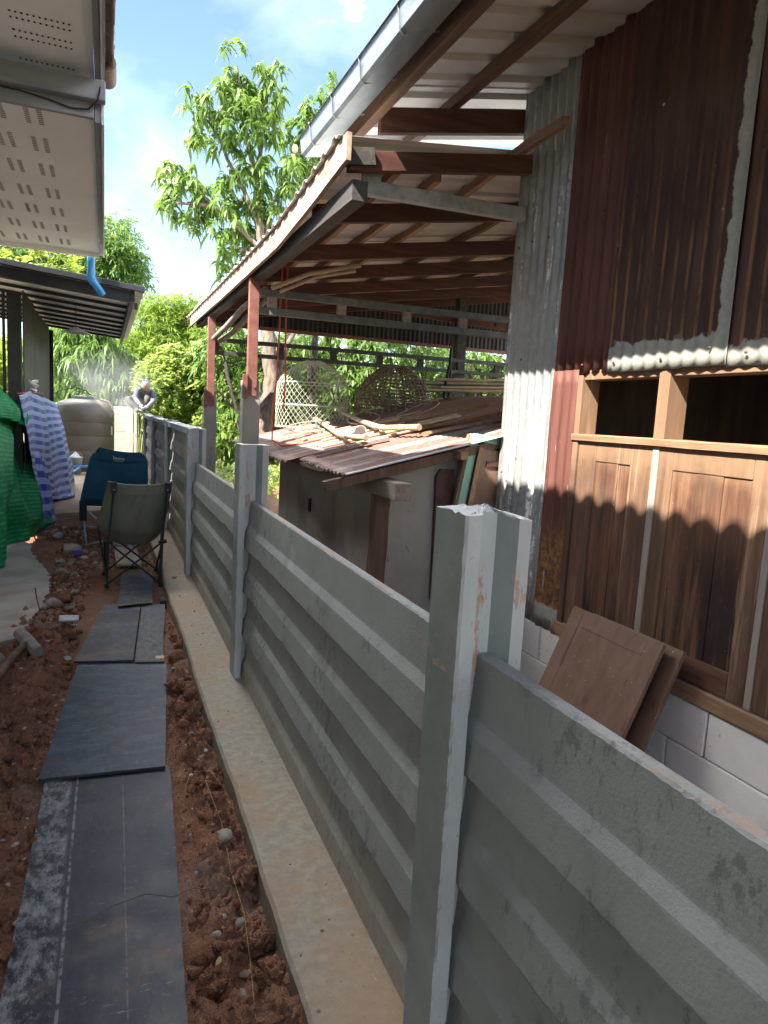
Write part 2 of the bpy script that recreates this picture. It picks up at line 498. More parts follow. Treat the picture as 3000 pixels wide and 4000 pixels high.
def m_redsheet():
    n = N('red_oxide_painted_sheet')
    st = n.noise(5, 6, 0.7, stretch=(1.0, 2.2, 0.22)); b = n.noise(30, 5, 0.6)
    c = n.ramp(st, (0.3, (0.075, 0.026, 0.020)), (0.6, (0.135, 0.052, 0.039)), (0.8, (0.19, 0.085, 0.065)))
    x, y, z = n.xyz()
    low = n.math('MULTIPLY', n.math('SUBTRACT', 1.0, n.step(z, 0.80, 1.0)), n.step(n.noise(22, 6, 0.75), 0.42, 0.52))
    c = n.mix(low, c, n.ramp(b, (0.35, (0.10, 0.055, 0.025)), (0.65, (0.30, 0.15, 0.055))))
    zf = n.math('SUBTRACT', 1.0, n.step(n.math('ADD', z, n.math('MULTIPLY', n.noise(16, 4), 0.05)), 0.492, 0.502))
    c = n.mix(zf, c, n.ramp(b, (0.3, (0.24, 0.25, 0.23)), (0.7, (0.38, 0.39, 0.36))))
    bare = n.step(n.noise(8, 6, 0.65, stretch=(1, 2.8, 0.35), loc=(2, 2, 6)), 0.67, 0.70)
    c = n.mix(n.math('MULTIPLY', bare, 0.75), c, (0.40, 0.33, 0.37))
    return n.fin(c, 0.62, 0.05, 0.4)
M['redsheet'] = m_redsheet()
def m_rust(name, y_edge, z_edge, wob=0.05):
    """rust-brown sheet whose overlap rims stayed bare zinc"""
    n = N(name)
    x, y, z = n.xyz()
    st = n.noise(6, 6, 0.72, stretch=(1.0, 2.2, 0.2)); b = n.noise(36, 6, 0.7)
    c = n.ramp(st, (0.3, (0.032, 0.015, 0.012)), (0.52, (0.070, 0.035, 0.024)), (0.72, (0.115, 0.062, 0.036)))
    wav = n.math('SINE', n.math('MULTIPLY', y, 2*math.pi/0.076))
    cr = n.math('MULTIPLY', n.step(wav, 0.55, 0.95), n.step(n.noise(9, 5, 0.7, stretch=(1, 1, 0.4)), 0.38, 0.6))
    cr = n.math('MULTIPLY', cr, n.math('SUBTRACT', 1.0, n.step(z, 2.1, 2.9)))
    c = n.mix(n.math('MULTIPLY', cr, 0.65), c, (0.33, 0.17, 0.07))
    wb = n.math('MULTIPLY', n.math('SUBTRACT', n.noise(11, 5, 0.6), 0.5), wob*3)
    m1 = n.math('SUBTRACT', 1.0, n.step(n.math('ADD', z, wb), z_edge-0.006, z_edge+0.006))
    m2 = n.math('SUBTRACT', 1.0, n.step(n.math('ADD', y, n.math('MULTIPLY', wb, 0.45)), y_edge-0.004, y_edge+0.004))
    mm = n.math('MAXIMUM', m1, m2)
    c = n.mix(mm, c, n.ramp(b, (0.35, (0.30, 0.30, 0.26)), (0.7, (0.38, 0.375, 0.33))))
    dot = n.step(n.voro(7.5, vec=n.mapv((1, 1, 0.8))), 0.050, 0.035)
    c = n.mix(n.math('MULTIPLY', dot, 0.8), c, (0.55, 0.54, 0.52))
    return n.fin(c, 0.65, 0.05, 0.35)
M['rust_a'] = m_rust('rusted_sheet', 2.178, 1.888)
M['rust_b'] = m_rust('rusted_sheet_dark', 0.0, 1.845, 0.07)
def m_rustroof():
    n = N('rusted_hut_roof_sheet')
    x, y, z = n.xyz()
    st = n.noise(3.2, 7, 0.7, stretch=(0.18, 1.9, 0.18)); b = n.noise(30, 6, 0.7)
    rust = n.ramp(b, (0.3, (0.165, 0.085, 0.065)), (0.6, (0.25, 0.145, 0.115)), (0.8, (0.32, 0.22, 0.18)))
    zinc = n.ramp(b, (0.3, (0.24, 0.235, 0.23)), (0.7, (0.34, 0.335, 0.33)))
    far = n.step(x, 2.3, 3.2)
    c = n.mix(n.step(st, 0.53, 0.58), rust, zinc)
    c = n.mix(n.math('MULTIPLY', far, 0.65), c, (0.24, 0.155, 0.12))
    edge = n.math('SUBTRACT', 1.0, n.step(n.math('ADD', y, n.math('MULTIPLY', n.noise(9, 4), 0.05)), 3.86, 3.88))
    c = n.mix(n.math('MULTIPLY', edge, 0.9), c, (0.58, 0.60, 0.62))
    return n.fin(c, 0.6, 0.12, 0.4)
M['rustroof'] = m_rustroof()
def m_rooflining():
    n = N('zinc_roof_sheet')
    a = n.noise(2, 5, 0.6); b = n.noise(30, 5, 0.6)
    c = n.mix(n.step(a, 0.35, 0.7), (0.62, 0.60, 0.57), (0.50, 0.48, 0.45))
    c = n.mix(n.math('MULTIPLY', n.step(b, 0.62, 0.72), 0.25), c, (0.32, 0.27, 0.22))
    return n.fin(c, 0.5, 0.25, 0.4)
M['zinc'] = m_rooflining()
M['gutter'] = simple('galvanised_gutter', (0.16, 0.185, 0.205), (0.27, 0.30, 0.315), 6, 0.42, 0.0, 0.6, stretch=(1, 0.4, 2.5))
M['galv_steel'] = simple('galvanised_box_steel', (0.30, 0.32, 0.32), (0.44, 0.46, 0.455), 18, 0.5, 0.0, 0.5)
M['dull_steel'] = simple('dull_zinc_rail', (0.055, 0.058, 0.055), (0.095, 0.10, 0.095), 14, 0.6, 0, 0.3)
M['dull_steel2'] = simple('dull_zinc_side_rail', (0.10, 0.105, 0.10), (0.165, 0.17, 0.165), 14, 0.55, 0, 0.35)
M['dark_tin'] = simple('dark_gable_tin', (0.022, 0.020, 0.019), (0.055, 0.052, 0.048), 5, 0.7, 0.0, 0.2, stretch=(1.6, 1, 0.2))
M['red_steel'] = simple('red_primed_steel', (0.155, 0.060, 0.045), (0.235, 0.100, 0.078), 10, 0.6)

# --- woods
def m_wood(name, c0, c1, c2, grain=(1, 1, 0.06), scale=26, rough=0.7, stain=0.0, specks=0.0, bump=0.35):
    n = N(name)
    g = n.noise(scale, 7, 0.68, stretch=grain, dist=0.35); a = n.noise(3.5, 4, 0.6, stretch=tuple(0.3+0.7*x for x in grain))
    c = n.ramp(g, (0.28, c0), (0.5, c1), (0.72, c2))
    c = n.mix(n.math('MULTIPLY', n.step(a, 0.4, 0.68), 0.45), c, tuple(x*0.55 for x in c1))
    if stain:
        x, y, z = n.xyz()
        w = n.noise(7.5, 5, 0.6, stretch=(1, 1.2, 0.10))
        lo = n.math('SUBTRACT', 1.0, n.step(n.math('ADD', z, n.math('MULTIPLY', n.noise(9, 4, 0.6, stretch=(1, 1, 0.2)), 0.5)), 1.05, 1.45))
        c = n.mix(n.math('MULTIPLY', n.math('MULTIPLY', n.step(w, 0.40, 0.52), lo), stain), c, (0.020, 0.012, 0.010))
        bl = n.step(n.noise(11, 6, 0.66, stretch=(1, 1.3, 0.07), loc=(4, 4, 4)), 0.58, 0.68)
        c = n.mix(n.math('MULTIPLY', bl, 0.55), c, (0.36, 0.235, 0.15))
        gr_ = n.step(n.noise(5, 5, 0.65, loc=(1, 8, 2)), 0.46, 0.66)
        c = n.mix(n.math('MULTIPLY', gr_, 0.40), c, (0.085, 0.055, 0.040))
        hi = n.step(n.math('ADD', z, n.math('MULTIPLY', n.noise(6, 4), 0.35)), 1.38, 1.55)
        c = n.mix(n.math('MULTIPLY', hi, 0.30), c, (0.38, 0.235, 0.135))
    if specks:
        sp = n.step(n.voro(26, vec=n.pos), 0.07*specks, 0.05*specks)
        c = n.mix(n.math('MULTIPLY', sp, 0.9), c, (0.55, 0.48, 0.42))
    n.bump(g, 0.004, bump)
    return n.fin(c, rough, 0, 0.3)
M['teak'] = m_wood('old_teak', (0.042, 0.020, 0.013), (0.120, 0.056, 0.032), (0.24, 0.135, 0.082), stain=0.95, specks=0.5)
M['teak_frame'] = m_wood('old_teak_stiles', (0.070, 0.039, 0.026), (0.150, 0.084, 0.051), (0.25, 0.155, 0.10), stain=0.45, specks=0.5)
M['teak_rail'] = m_wood('old_teak_rail', (0.13, 0.072, 0.040), (0.25, 0.15, 0.088), (0.38, 0.255, 0.165), grain=(1, 0.06, 1))
M['beam_y'] = m_wood('dark_purlin', (0.060, 0.030, 0.020), (0.125, 0.066, 0.040), (0.22, 0.125, 0.075), grain=(1, 0.06, 1))
M['beam_x'] = m_wood('dark_rafter', (0.050, 0.020, 0.015), (0.095, 0.038, 0.027), (0.15, 0.068, 0.046), grain=(0.06, 1, 1))
M['beam_light'] = m_wood('pale_purlin', (0.16, 0.095, 0.055), (0.27, 0.17, 0.10), (0.38, 0.26, 0.16), grain=(1, 0.06, 1))
M['fascia'] = m_wood('peeling_fascia', (0.20, 0.115, 0.070), (0.40, 0.285, 0.205), (0.55, 0.43, 0.34), grain=(1, 0.10, 0.9), scale=15)
M['sooty'] = m_wood('sooty_beam', (0.030, 0.028, 0.027), (0.06, 0.055, 0.05), (0.11, 0.095, 0.082), grain=(1, 0.06, 1))
M['oldpost'] = m_wood('old_wood_post', (0.075, 0.042, 0.030), (0.155, 0.095, 0.070), (0.24, 0.165, 0.125))
M['greywood'] = m_wood('grey_wood_end', (0.16, 0.13, 0.11), (0.27, 0.225, 0.19), (0.36, 0.31, 0.27), grain=(1, 0.1, 1))
def m_brownply():
    n = N('brown_door_panel')
    g = n.noise(20, 5, 0.6, stretch=(1, 1, 0.08)); a = n.noise(3, 4, 0.6)
    c = n.ramp(g, (0.3, (0.135, 0.078, 0.052)), (0.7, (0.19, 0.115, 0.080)))
    c = n.mix(n.math('MULTIPLY', n.step(a, 0.45, 0.7), 0.4), c, (0.12, 0.065, 0.042))
    dr = n.step(n.noise(12, 5, 0.6, stretch=(1, 1, 0.12), loc=(3, 0, 0)), 0.64, 0.70)
    c = n.mix(n.math('MULTIPLY', dr, 0.6), c, (0.065, 0.035, 0.024))
    sp = n.step(n.voro(30), 0.085, 0.06)
    c = n.mix(n.math('MULTIPLY', sp, 0.9), c, (0.50, 0.45, 0.40))
    return n.fin(c, 0.5, 0, 0.4)
M['brownply'] = m_brownply()
M['maroon'] = simple('maroon_painted_wood', (0.055, 0.024, 0.022), (0.085, 0.040, 0.036), 12, 0.5)
def m_greenpaint():
    n = N('peeling_green_paint')
    a = n.noise(14, 6, 0.7)
    c = n.mix(n.step(a, 0.56, 0.60), n.ramp(n.noise(4, 3), (0.3, (0.20, 0.36, 0.32)), (0.7, (0.27, 0.43, 0.37))), (0.40, 0.30, 0.21))
    return n.fin(c, 0.6)
M['greenpaint'] = m_greenpaint()
def m_bamboo(name, c1, c2):
    n = N(name)
    b = n.noise(14, 5, 0.6, stretch=(1, 1, 1))
    c = n.ramp(b, (0.3, c1), (0.7, c2))
    c = n.mix(n.math('MULTIPLY', n.island(), 0.3), c, tuple(x*0.6 for x in c1))
    return n.fin(c, 0.55, 0, 0.35)
M['bamboo'] = m_bamboo('dry_bamboo', (0.34, 0.255, 0.165), (0.50, 0.40, 0.28))
M['bamboo_pale'] = m_bamboo('pale_split_bamboo', (0.48, 0.37, 0.23), (0.64, 0.52, 0.35))
M['basket'] = m_bamboo('old_woven_bamboo', (0.20, 0.14, 0.095), (0.36, 0.27, 0.19))
M['wire_green'] = simple('pale_green_mesh', (0.42, 0.46, 0.34), (0.55, 0.58, 0.45), 20, 0.6)

# --- boards of black film-faced plywood
def m_board(name, dust, white, tone=(0.017, 0.020, 0.028), wx0=-9.0, wx1=-8.0, streak=(1, 1, 1), rustd=0.4, lines=()):
    n = N(name)
    x, y, z = n.xyz()
    a = n.noise(3.2, 7, 0.62, loc=(1, 2, 0)); b = n.noise(26, 7, 0.7, stretch=(1.6, 0.7, 1)); d = n.noise(9, 6, 0.65, stretch=streak)
    c = n.mix(n.step(b, 0.35, 0.7), tone, tuple(t*2.0 for t in tone))
    c = n.mix(n.math('MULTIPLY', n.step(d, 0.42, 0.68), dust), c, (0.098, 0.122, 0.165))
    c = n.mix(n.math('MULTIPLY', n.step(a, 0.52, 0.68), rustd), c, (0.155, 0.095, 0.065))
    sc = n.math('MULTIPLY', n.step(n.noise(40, 6, 0.7, stretch=(0.5, 2.4, 1)), 0.60, 0.66), n.step(n.noise(4.5, 4), 0.46, 0.6))
    c = n.mix(n.math('MULTIPLY', sc, 0.55), c, (0.36, 0.37, 0.37))
    # a strip of dried cement slurry along one side
    edge = n.math('MULTIPLY', n.math('SUBTRACT', 1.0, n.step(x, wx0, wx1)), n.step(n.noise(19, 10, 0.80, stretch=(1.2, 0.8, 1), loc=(2, 3, 1)), 0.43, 0.56))
    c = n.mix(n.math('MULTIPLY', edge, white), c, n.ramp(b, (0.35, (0.12, 0.13, 0.13)), (0.62, (0.36, 0.365, 0.36))))
    for lx, sl, wd, br in lines:
        dd = n.math('ABSOLUTE', n.math('SUBTRACT', n.math('SUBTRACT', x, n.math('MULTIPLY', y, sl)), lx))
        ln = n.math('MULTIPLY', n.math('SUBTRACT', 1.0, n.step(dd, wd*0.5, wd)), n.step(n.noise(30, 5, 0.7, loc=(5, 1, 1)), 0.38, 0.56))
        c = n.mix(n.math('MULTIPLY', ln, br), c, (0.42, 0.42, 0.39))
    n.bump(n.math('ADD', b, n.math('MULTIPLY', edge, 0.8)), 0.003, 0.5)
    return n.fin(c, n.ramp(d, (0.3, 0.36), (0.7, 0.62)), 0, 0.4)
M['board1'] = m_board('black_formwork_board_cement', 0.14, 0.95, wx0=-0.135, wx1=-0.118, rustd=0.7, lines=((-0.128, 0.008, 0.006, 0.5), (0.035, 0.012, 0.003, 0.22)))
M['board2'] = m_board('blue_black_formwork_board', 0.85, 0.0, tone=(0.020, 0.026, 0.040), streak=(0.7, 1.3, 1), rustd=0.35, lines=((0.10, 0.055, 0.003, 0.2),))
M['board3'] = m_board('worn_formwork_board', 0.75, 0.0, tone=(0.020, 0.022, 0.026), rustd=0.85)
M['board3b'] = m_board('worn_formwork_offcut', 0.75, 0.30, tone=(0.022, 0.024, 0.028), wx0=0.30, wx1=0.40, rustd=0.8)
M['board4'] = m_board('worn_formwork_small', 0.7, 0.28, tone=(0.022, 0.024, 0.028), wx0=0.18, wx1=0.28, rustd=0.9)
M['paleboard'] = simple('bare_plywood', (0.30, 0.24, 0.17), (0.42, 0.35, 0.26), 8, 0.8)

# --- house at the left
def m_soffit():
    n = N('white_soffit_board')
    a = n.noise(2.2, 5, 0.6)
    c = n.mix(n.step(a, 0.35, 0.7), (0.86, 0.845, 0.815), (0.81, 0.79, 0.755))
    return n.fin(c, 0.75)
M['soffit'] = m_soffit()
M['hole'] = simple('dark_vent_hole', (0.02, 0.018, 0.016), (0.03, 0.028, 0.025), 9, 0.9)
M['slot'] = simple('brown_vent_slot', (0.30, 0.25, 0.21), (0.36, 0.31, 0.26), 9, 0.9)
M['greyfascia'] = simple('grey_fascia', (0.20, 0.205, 0.215), (0.255, 0.26, 0.27), 5, 0.6, stretch=(0.3, 1, 2))
M['lightfascia'] = simple('light_grey_trim', (0.52, 0.54, 0.56), (0.62, 0.64, 0.66), 5, 0.6)
M['tile'] = simple('brown_roof_tile', (0.17, 0.115, 0.095), (0.28, 0.20, 0.17), 9, 0.75, 0.3)
M['housewall'] = simple('cream_house_wall', (0.60, 0.57, 0.52), (0.68, 0.65, 0.60), 3, 0.85)
M['black_steel'] = simple('black_painted_steel', (0.010, 0.0105, 0.012), (0.022, 0.023, 0.026), 12, 0.5)
M['dark_trim'] = simple('charcoal_roof_trim', (0.018, 0.020, 0.024), (0.035, 0.038, 0.043), 6, 0.45, stretch=(0.2, 1, 1))
M['screen'] = simple('olive_grey_cladding', (0.052, 0.054, 0.045), (0.085, 0.088, 0.074), 10, 0.6, stretch=(1, 1, 0.1))
M['alu'] = simple('zinc_aluminium_sheet', (0.70, 0.71, 0.66), (0.82, 0.83, 0.78), 5, 0.45, 0.0, 0.3)
M['bluepipe'] = simple('blue_pvc', (0.030, 0.20, 0.46), (0.045, 0.26, 0.55), 6, 0.4)
M['hose'] = simple('blue_hose', (0.10, 0.16, 0.42), (0.14, 0.21, 0.50), 9, 0.45)
M['hose_light'] = simple('light_blue_pipe', (0.09, 0.26, 0.50), (0.12, 0.31, 0.56), 9, 0.45)
M['tank'] = simple('taupe_polyethylene', (0.105, 0.088, 0.067), (0.130, 0.110, 0.085), 4, 0.45, spec=0.4)
M['tank_lid'] = simple('dark_tank_lid', (0.085, 0.080, 0.070), (0.12, 0.112, 0.10), 6, 0.5)
M['sticker'] = simple('pale_sticker', (0.50, 0.56, 0.58), (0.58, 0.63, 0.65), 30, 0.6)
M['whitewall'] = simple('cream_block_wall', (0.40, 0.375, 0.33), (0.48, 0.455, 0.405), 3, 0.85)
M['bucketm'] = simple('grey_plastic', (0.22, 0.22, 0.22), (0.30, 0.30, 0.30), 8, 0.6)
M['rag'] = simple('white_rag', (0.66, 0.66, 0.64), (0.78, 0.78, 0.76), 12, 0.8)
M['redcord'] = simple('red_cord', (0.40, 0.055, 0.040), (0.52, 0.09, 0.065), 12, 0.6)
M['blackrubber'] = simple('black_rubber', (0.012, 0.012, 0.012), (0.022, 0.022, 0.022), 9, 0.6)
M['wirem'] = simple('dark_wire', (0.05, 0.04, 0.033), (0.09, 0.07, 0.055), 9, 0.6)
M['straw'] = simple('dry_straw', (0.36, 0.24, 0.11), (0.48, 0.34, 0.17), 9, 0.8)
M['hammer_head'] = simple('worn_steel_head', (0.20, 0.17, 0.155), (0.32, 0.285, 0.265), 14, 0.55, 0.2, 0.35)
M['hammer_wood'] = m_wood('worn_handle', (0.10, 0.055, 0.035), (0.19, 0.115, 0.075), (0.27, 0.18, 0.125), grain=(1, 1, 1), scale=12)
M['white_tin'] = simple('white_tin_cutoff', (0.60, 0.61, 0.62), (0.72, 0.73, 0.74), 9, 0.5)

def m_tarp():
    n = N('blue_striped_tarpaulin')
    uv = n.t.nodes.new('ShaderNodeUVMap').outputs[0]
    u, v, _ = n.xyz(uv)
    st = n.math('SINE', n.math('MULTIPLY', v, 2*math.pi))
    st2 = n.math('SINE', n.math('MULTIPLY', u, 2*math.pi))
    m = n.step(st, -0.10, 0.10)
    ck = n.mix(n.math('MULTIPLY', n.step(st2, -0.1, 0.1), 0.30), n.mix(m, (0.040, 0.070, 0.36), (0.36, 0.45, 0.70)), (0.34, 0.38, 0.60))
    d = n.noise(22, 6, 0.7)
    c = n.mix(n.math('MULTIPLY', n.step(d, 0.58, 0.72), 0.35), ck, (0.50, 0.53, 0.62))
    n.bump(n.noise(16, 4, 0.6), 0.02, 0.4)
    return n.fin(c, 0.42, 0, 0.4)
M['tarp'] = m_tarp()
def m_net():
    n = N('green_shade_net')
    uv = n.t.nodes.new('ShaderNodeUVMap').outputs[0]
    u, v, _ = n.xyz(uv)
    s1 = n.math('SINE', n.math('MULTIPLY', v, 2*math.pi*34)); s2 = n.math('SINE', n.math('MULTIPLY', u, 2*math.pi*60))
    f = n.noise(12, 6, 0.7)
    w = n.math('MULTIPLY', n.step(s1, -0.2, 0.8), n.step(f, 0.35, 0.6))
    c = n.mix(w, (0.010, 0.20, 0.060), (0.040, 0.38, 0.14))
    c = n.mix(n.math('MULTIPLY', n.step(n.math('MULTIPLY', s1, s2), 0.6, 0.95), 0.35), c, (0.10, 0.36, 0.20))
    n.bump(n.math('ADD', s1, s2), 0.003, 0.35)
    return n.fin(c, 0.6, 0, 0.25)
M['net'] = m_net()
def m_fabric(name, c1, c2):
    n = N(name)
    a = n.noise(4, 4, 0.5); w = n.noise(260, 2, 0.5)
    c = n.ramp(a, (0.35, c1), (0.65, c2))
    n.bump(n.math('ADD', n.noise(9, 4, 0.6), n.math('MULTIPLY', w, 0.1)), 0.012, 0.35)
    return n.fin(c, 0.85, 0, 0.2)
M['olive'] = m_fabric('olive_canvas', (0.105, 0.105, 0.080), (0.135, 0.133, 0.103))
M['olive_hem'] = m_fabric('olive_canvas_hem', (0.26, 0.25, 0.20), (0.33, 0.32, 0.26))
M['teal'] = m_fabric('teal_blue_canvas', (0.018, 0.070, 0.125), (0.026, 0.095, 0.160))
M['teal_pale'] = m_fabric('teal_piping', (0.06, 0.19, 0.28), (0.08, 0.23, 0.33))
M['tealdark'] = m_fabric('dark_teal_pouch', (0.010, 0.022, 0.030), (0.016, 0.032, 0.042))
M['bluegrey_steel'] = simple('blue_grey_tube', (0.22, 0.28, 0.32), (0.28, 0.34, 0.38), 9, 0.45, 0, 0.3)
M['print'] = simple('pale_print', (0.55, 0.62, 0.66), (0.62, 0.68, 0.72), 9, 0.7)
M['shirt'] = m_fabric('grey_work_shirt', (0.105, 0.115, 0.145), (0.20, 0.21, 0.24))
M['trousers'] = m_fabric('dusty_trousers', (0.10, 0.095, 0.088), (0.18, 0.17, 0.155))
M['hat'] = m_fabric('pale_hood', (0.26, 0.26, 0.275), (0.36, 0.36, 0.37))
M['skin'] = simple('skin', (0.30, 0.17, 0.11), (0.36, 0.21, 0.14), 9, 0.6)
M['glove'] = m_fabric('pale_glove', (0.25, 0.235, 0.21), (0.34, 0.32, 0.29))
M['grinder'] = simple('dark_tool_body', (0.03, 0.045, 0.05), (0.05, 0.07, 0.075), 9, 0.5)
M['boot'] = simple('dusty_boot', (0.12, 0.11, 0.10), (0.20, 0.19, 0.17), 9, 0.85)

# --- plants
def m_leaf(name, c0, c1, c2, trans=0.35, rough=0.45):
    n = N(name)
    r = n.island()
    c = n.ramp(r, (0.0, c0), (0.5, c1), (1.0, c2))
    c = n.mix(n.math('MULTIPLY', n.step(n.noise(1.1, 3), 0.35, 0.7), 0.35), c, c2)
    n.val(n.b.inputs['Base Color'], c); n.b.inputs['Roughness'].default_value = rough; n.b.inputs['Specular IOR Level'].default_value = 0.4
    tr = n.t.nodes.new('ShaderNodeBsdfTranslucent')
    n.val(tr.inputs[0], n.mix(0.5, c, tuple(min(1.0, x*2.2) for x in c2)))
    mx = n.t.nodes.new('ShaderNodeMixShader'); mx.inputs[0].default_value = trans
    n.L(n.b.outputs[0], mx.inputs[1]); n.L(tr.outputs[0], mx.inputs[2]); n.L(mx.outputs[0], n.out.inputs[0])
    return n.m
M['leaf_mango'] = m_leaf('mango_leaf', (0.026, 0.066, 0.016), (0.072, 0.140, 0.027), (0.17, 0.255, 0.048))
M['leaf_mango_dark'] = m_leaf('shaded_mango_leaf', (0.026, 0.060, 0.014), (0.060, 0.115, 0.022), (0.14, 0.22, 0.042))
M['leaf_feather'] = m_leaf('feathery_leaf', (0.065, 0.13, 0.030), (0.115, 0.20, 0.045), (0.20, 0.30, 0.075), 0.42)
M['leaf_yellow'] = m_leaf('young_yellow_leaf', (0.13, 0.21, 0.025), (0.22, 0.30, 0.035), (0.31, 0.37, 0.05), 0.45)
M['leaf_bamboo'] = m_leaf('bamboo_leaf', (0.11, 0.19, 0.026), (0.18, 0.265, 0.038), (0.27, 0.35, 0.065), 0.48)
M['leaf_bush'] = m_leaf('bright_bush_leaf', (0.10, 0.19, 0.03), (0.20, 0.29, 0.055), (0.36, 0.42, 0.13), 0.45)
M['bark'] = simple('mango_bark', (0.085, 0.062, 0.048), (0.23, 0.175, 0.135), 16, 0.9, 0.8, stretch=(1, 1, 0.3))
M['bark_dark'] = simple('dark_bark', (0.035, 0.028, 0.022), (0.075, 0.058, 0.045), 16, 0.9, 0.6)
M['culm'] = simple('bamboo_culm', (0.12, 0.15, 0.05), (0.20, 0.22, 0.08), 12, 0.5)
M['fruitm'] = simple('ripening_mango', (0.55, 0.34, 0.22), (0.62, 0.46, 0.30), 6, 0.45)
M['undergrowth'] = simple('scrub_ground', (0.05, 0.065, 0.022), (0.16, 0.11, 0.06), 1.5, 0.95)
# ------------------------------------------------------------------ ground
def ground_height(X, Y):
    h = -0.105 + 0.030*(fbm(X*2.2, Y*2.2, 4)-0.5)
    h += 0.020*(fbm(X*11, Y*11, 3)-0.5)
    lump = np.maximum(0, fbm(X*17+3, Y*17+8, 3, 0.6)-0.46)
    right = np.clip((X-0.22)/0.10, 0, 1)*np.clip((5.6-Y)/2.0, 0.25, 1)
    left = np.clip((-0.22-X)/0.15, 0, 1)*np.clip((8.5-Y)/3.0, 0.15, 1)
    h += lump*(0.16*right + 0.13*left) + 0.020*right
    # a low heap of spoil left of the boards
    h += 0.05*np.exp(-(((X+0.36)/0.22)**2 + ((Y-5.1)/0.7)**2)) + 0.04*np.exp(-(((X+0.52)/0.2)**2 + ((Y-3.1)/0.5)**2))
    # trodden flat under the boards
    on = np.clip(1-np.abs(X-0.03)/0.30, 0, 1)*np.clip((7.0-Y)/0.6, 0, 1)
    on = np.clip(on*4, 0, 1)
    h = h*(1-on) + np.minimum(h, -0.112)*on
    return h

gx = np.concatenate([np.linspace(-3.2, -1.0, 56)[:-1], np.linspace(-1.0, 0.55, 142)])
gy = np.concatenate([np.linspace(0.9, 4.0, 250)[:-1], np.linspace(4.0, 9.0, 260)[:-1], np.linspace(9.0, 21.0, 190)])
GX, GY = np.meshgrid(gx, gy, indexing='ij')
GZ = ground_height(GX, GY)
V = np.stack([GX, GY, GZ], -1).reshape(-1, 3)
nx_, ny_ = GX.shape
ii, jj = np.meshgrid(np.arange(nx_-1), np.arange(ny_-1), indexing='ij')
F = np.stack([ii*ny_+jj, (ii+1)*ny_+jj, (ii+1)*ny_+jj+1, ii*ny_+jj+1], -1).reshape(-1, 4)
tag(put('soil_path', np_mesh('soil_path', V, F, True), M['soil']), 'trodden red soil path between house and concrete fence', kind='structure')
g = MB(); g.add([(-300, -60, -0.24), (300, -60, -0.24), (300, 500, -0.24), (-300, 500, -0.24)], [(0, 1, 2, 3)])
tag(g.build('ground', M['undergrowth']), 'scrubby ground reaching to the horizon', kind='structure')
# neighbour's yard: reddish earth on the far side of the fence
yx = np.linspace(0.85, 9.0, 60); yy = np.linspace(-1.5, 16.0, 150)
YX, YY = np.meshgrid(yx, yy, indexing='ij')
YZ = -0.07 + 0.05*(fbm(YX*1.5, YY*1.5, 4)-0.5) + 0.55*np.clip((YY-7.5)/3.0, 0, 1)**1.2*np.clip((3.0-YX)/1.0, 0, 1)*np.clip((12-YY)/2, 0, 1)
a_, b_ = YX.shape
ii, jj = np.meshgrid(np.arange(a_-1), np.arange(b_-1), indexing='ij')
F = np.stack([ii*b_+jj, (ii+1)*b_+jj, (ii+1)*b_+jj+1, ii*b_+jj+1], -1).reshape(-1, 4)
tag(put('yard_earth', np_mesh('yard_earth', np.stack([YX, YY, YZ], -1).reshape(-1, 3), F, True), M['soil']), 'red earth yard behind the fence', kind='structure')

# poured concrete strip along the foot of the fence
k = MB()
ys = np.concatenate([np.linspace(-1.5, 6, 260), np.linspace(6.05, 17, 120)])
xe = 0.470 + 0.005*np.sin(ys*3.1) + 0.010*(fbm(ys*7, ys*0+2, 4)-0.5)
ze = 0.0 + 0.004*(fbm(ys*9, ys*0+7, 3)-0.5)
P = np.zeros((5, len(ys), 3))
P[0] = np.stack([xe-0.006, ys, ys*0-0.22], -1)
P[1] = np.stack([xe-0.002, ys, ze-0.012], -1)
P[2] = np.stack([xe+0.008, ys, ze], -1)
P[3] = np.stack([ys*0+0.60, ys, ze*0.3+0.001], -1)
P[4] = np.stack([ys*0+0.86, ys, ys*0+0.001], -1)
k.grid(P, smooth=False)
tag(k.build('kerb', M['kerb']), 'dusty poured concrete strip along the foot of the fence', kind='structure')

# broken concrete slab at the left edge, and the dusty patio beyond
def ragged(pts, amp, step=0.05, seed=1):
    r = random.Random(seed); out = []
    for (x0, y0), (x1, y1) in zip(pts, pts[1:]):
        L = math.hypot(x1-x0, y1-y0); n = max(1, int(L/step))
        for i in range(n):
            t = i/n
            out.append((x0+(x1-x0)*t + r.uniform(-amp, amp), y0+(y1-y0)*t + r.uniform(-amp, amp)))
    out.append(pts[-1]); return out
edge = ragged([(-0.66, 4.72), (-0.50, 4.80), (-0.475, 5.25), (-0.44, 5.55), (-0.415, 5.95), (-0.43, 6.4), (-0.50, 6.85), (-0.62, 7.3), (-0.74, 8.0), (-0.92, 8.5)], 0.016, 0.045, 4)
poly = [(-3.1, 4.70)] + edge + [(-3.1, 8.6)]
s = MB(); s.prism(poly, 'z', -0.16, -0.045)
tag(s.build('concrete_slab', M['slab']), 'broken-edged concrete slab at the path side', kind='structure')
edge = ragged([(-0.72, 10.2), (-0.30, 10.5), (0.1, 10.7), (0.43, 10.8)], 0.03, 0.08, 5)
s = MB(); s.prism([(-3.1, 10.1)] + edge + [(0.455, 20.4), (-3.1, 20.4)], 'z', -0.2, -0.062)
tag(s.build('patio', M['patio']), 'dusty patio floor in front of the water tank', kind='structure')

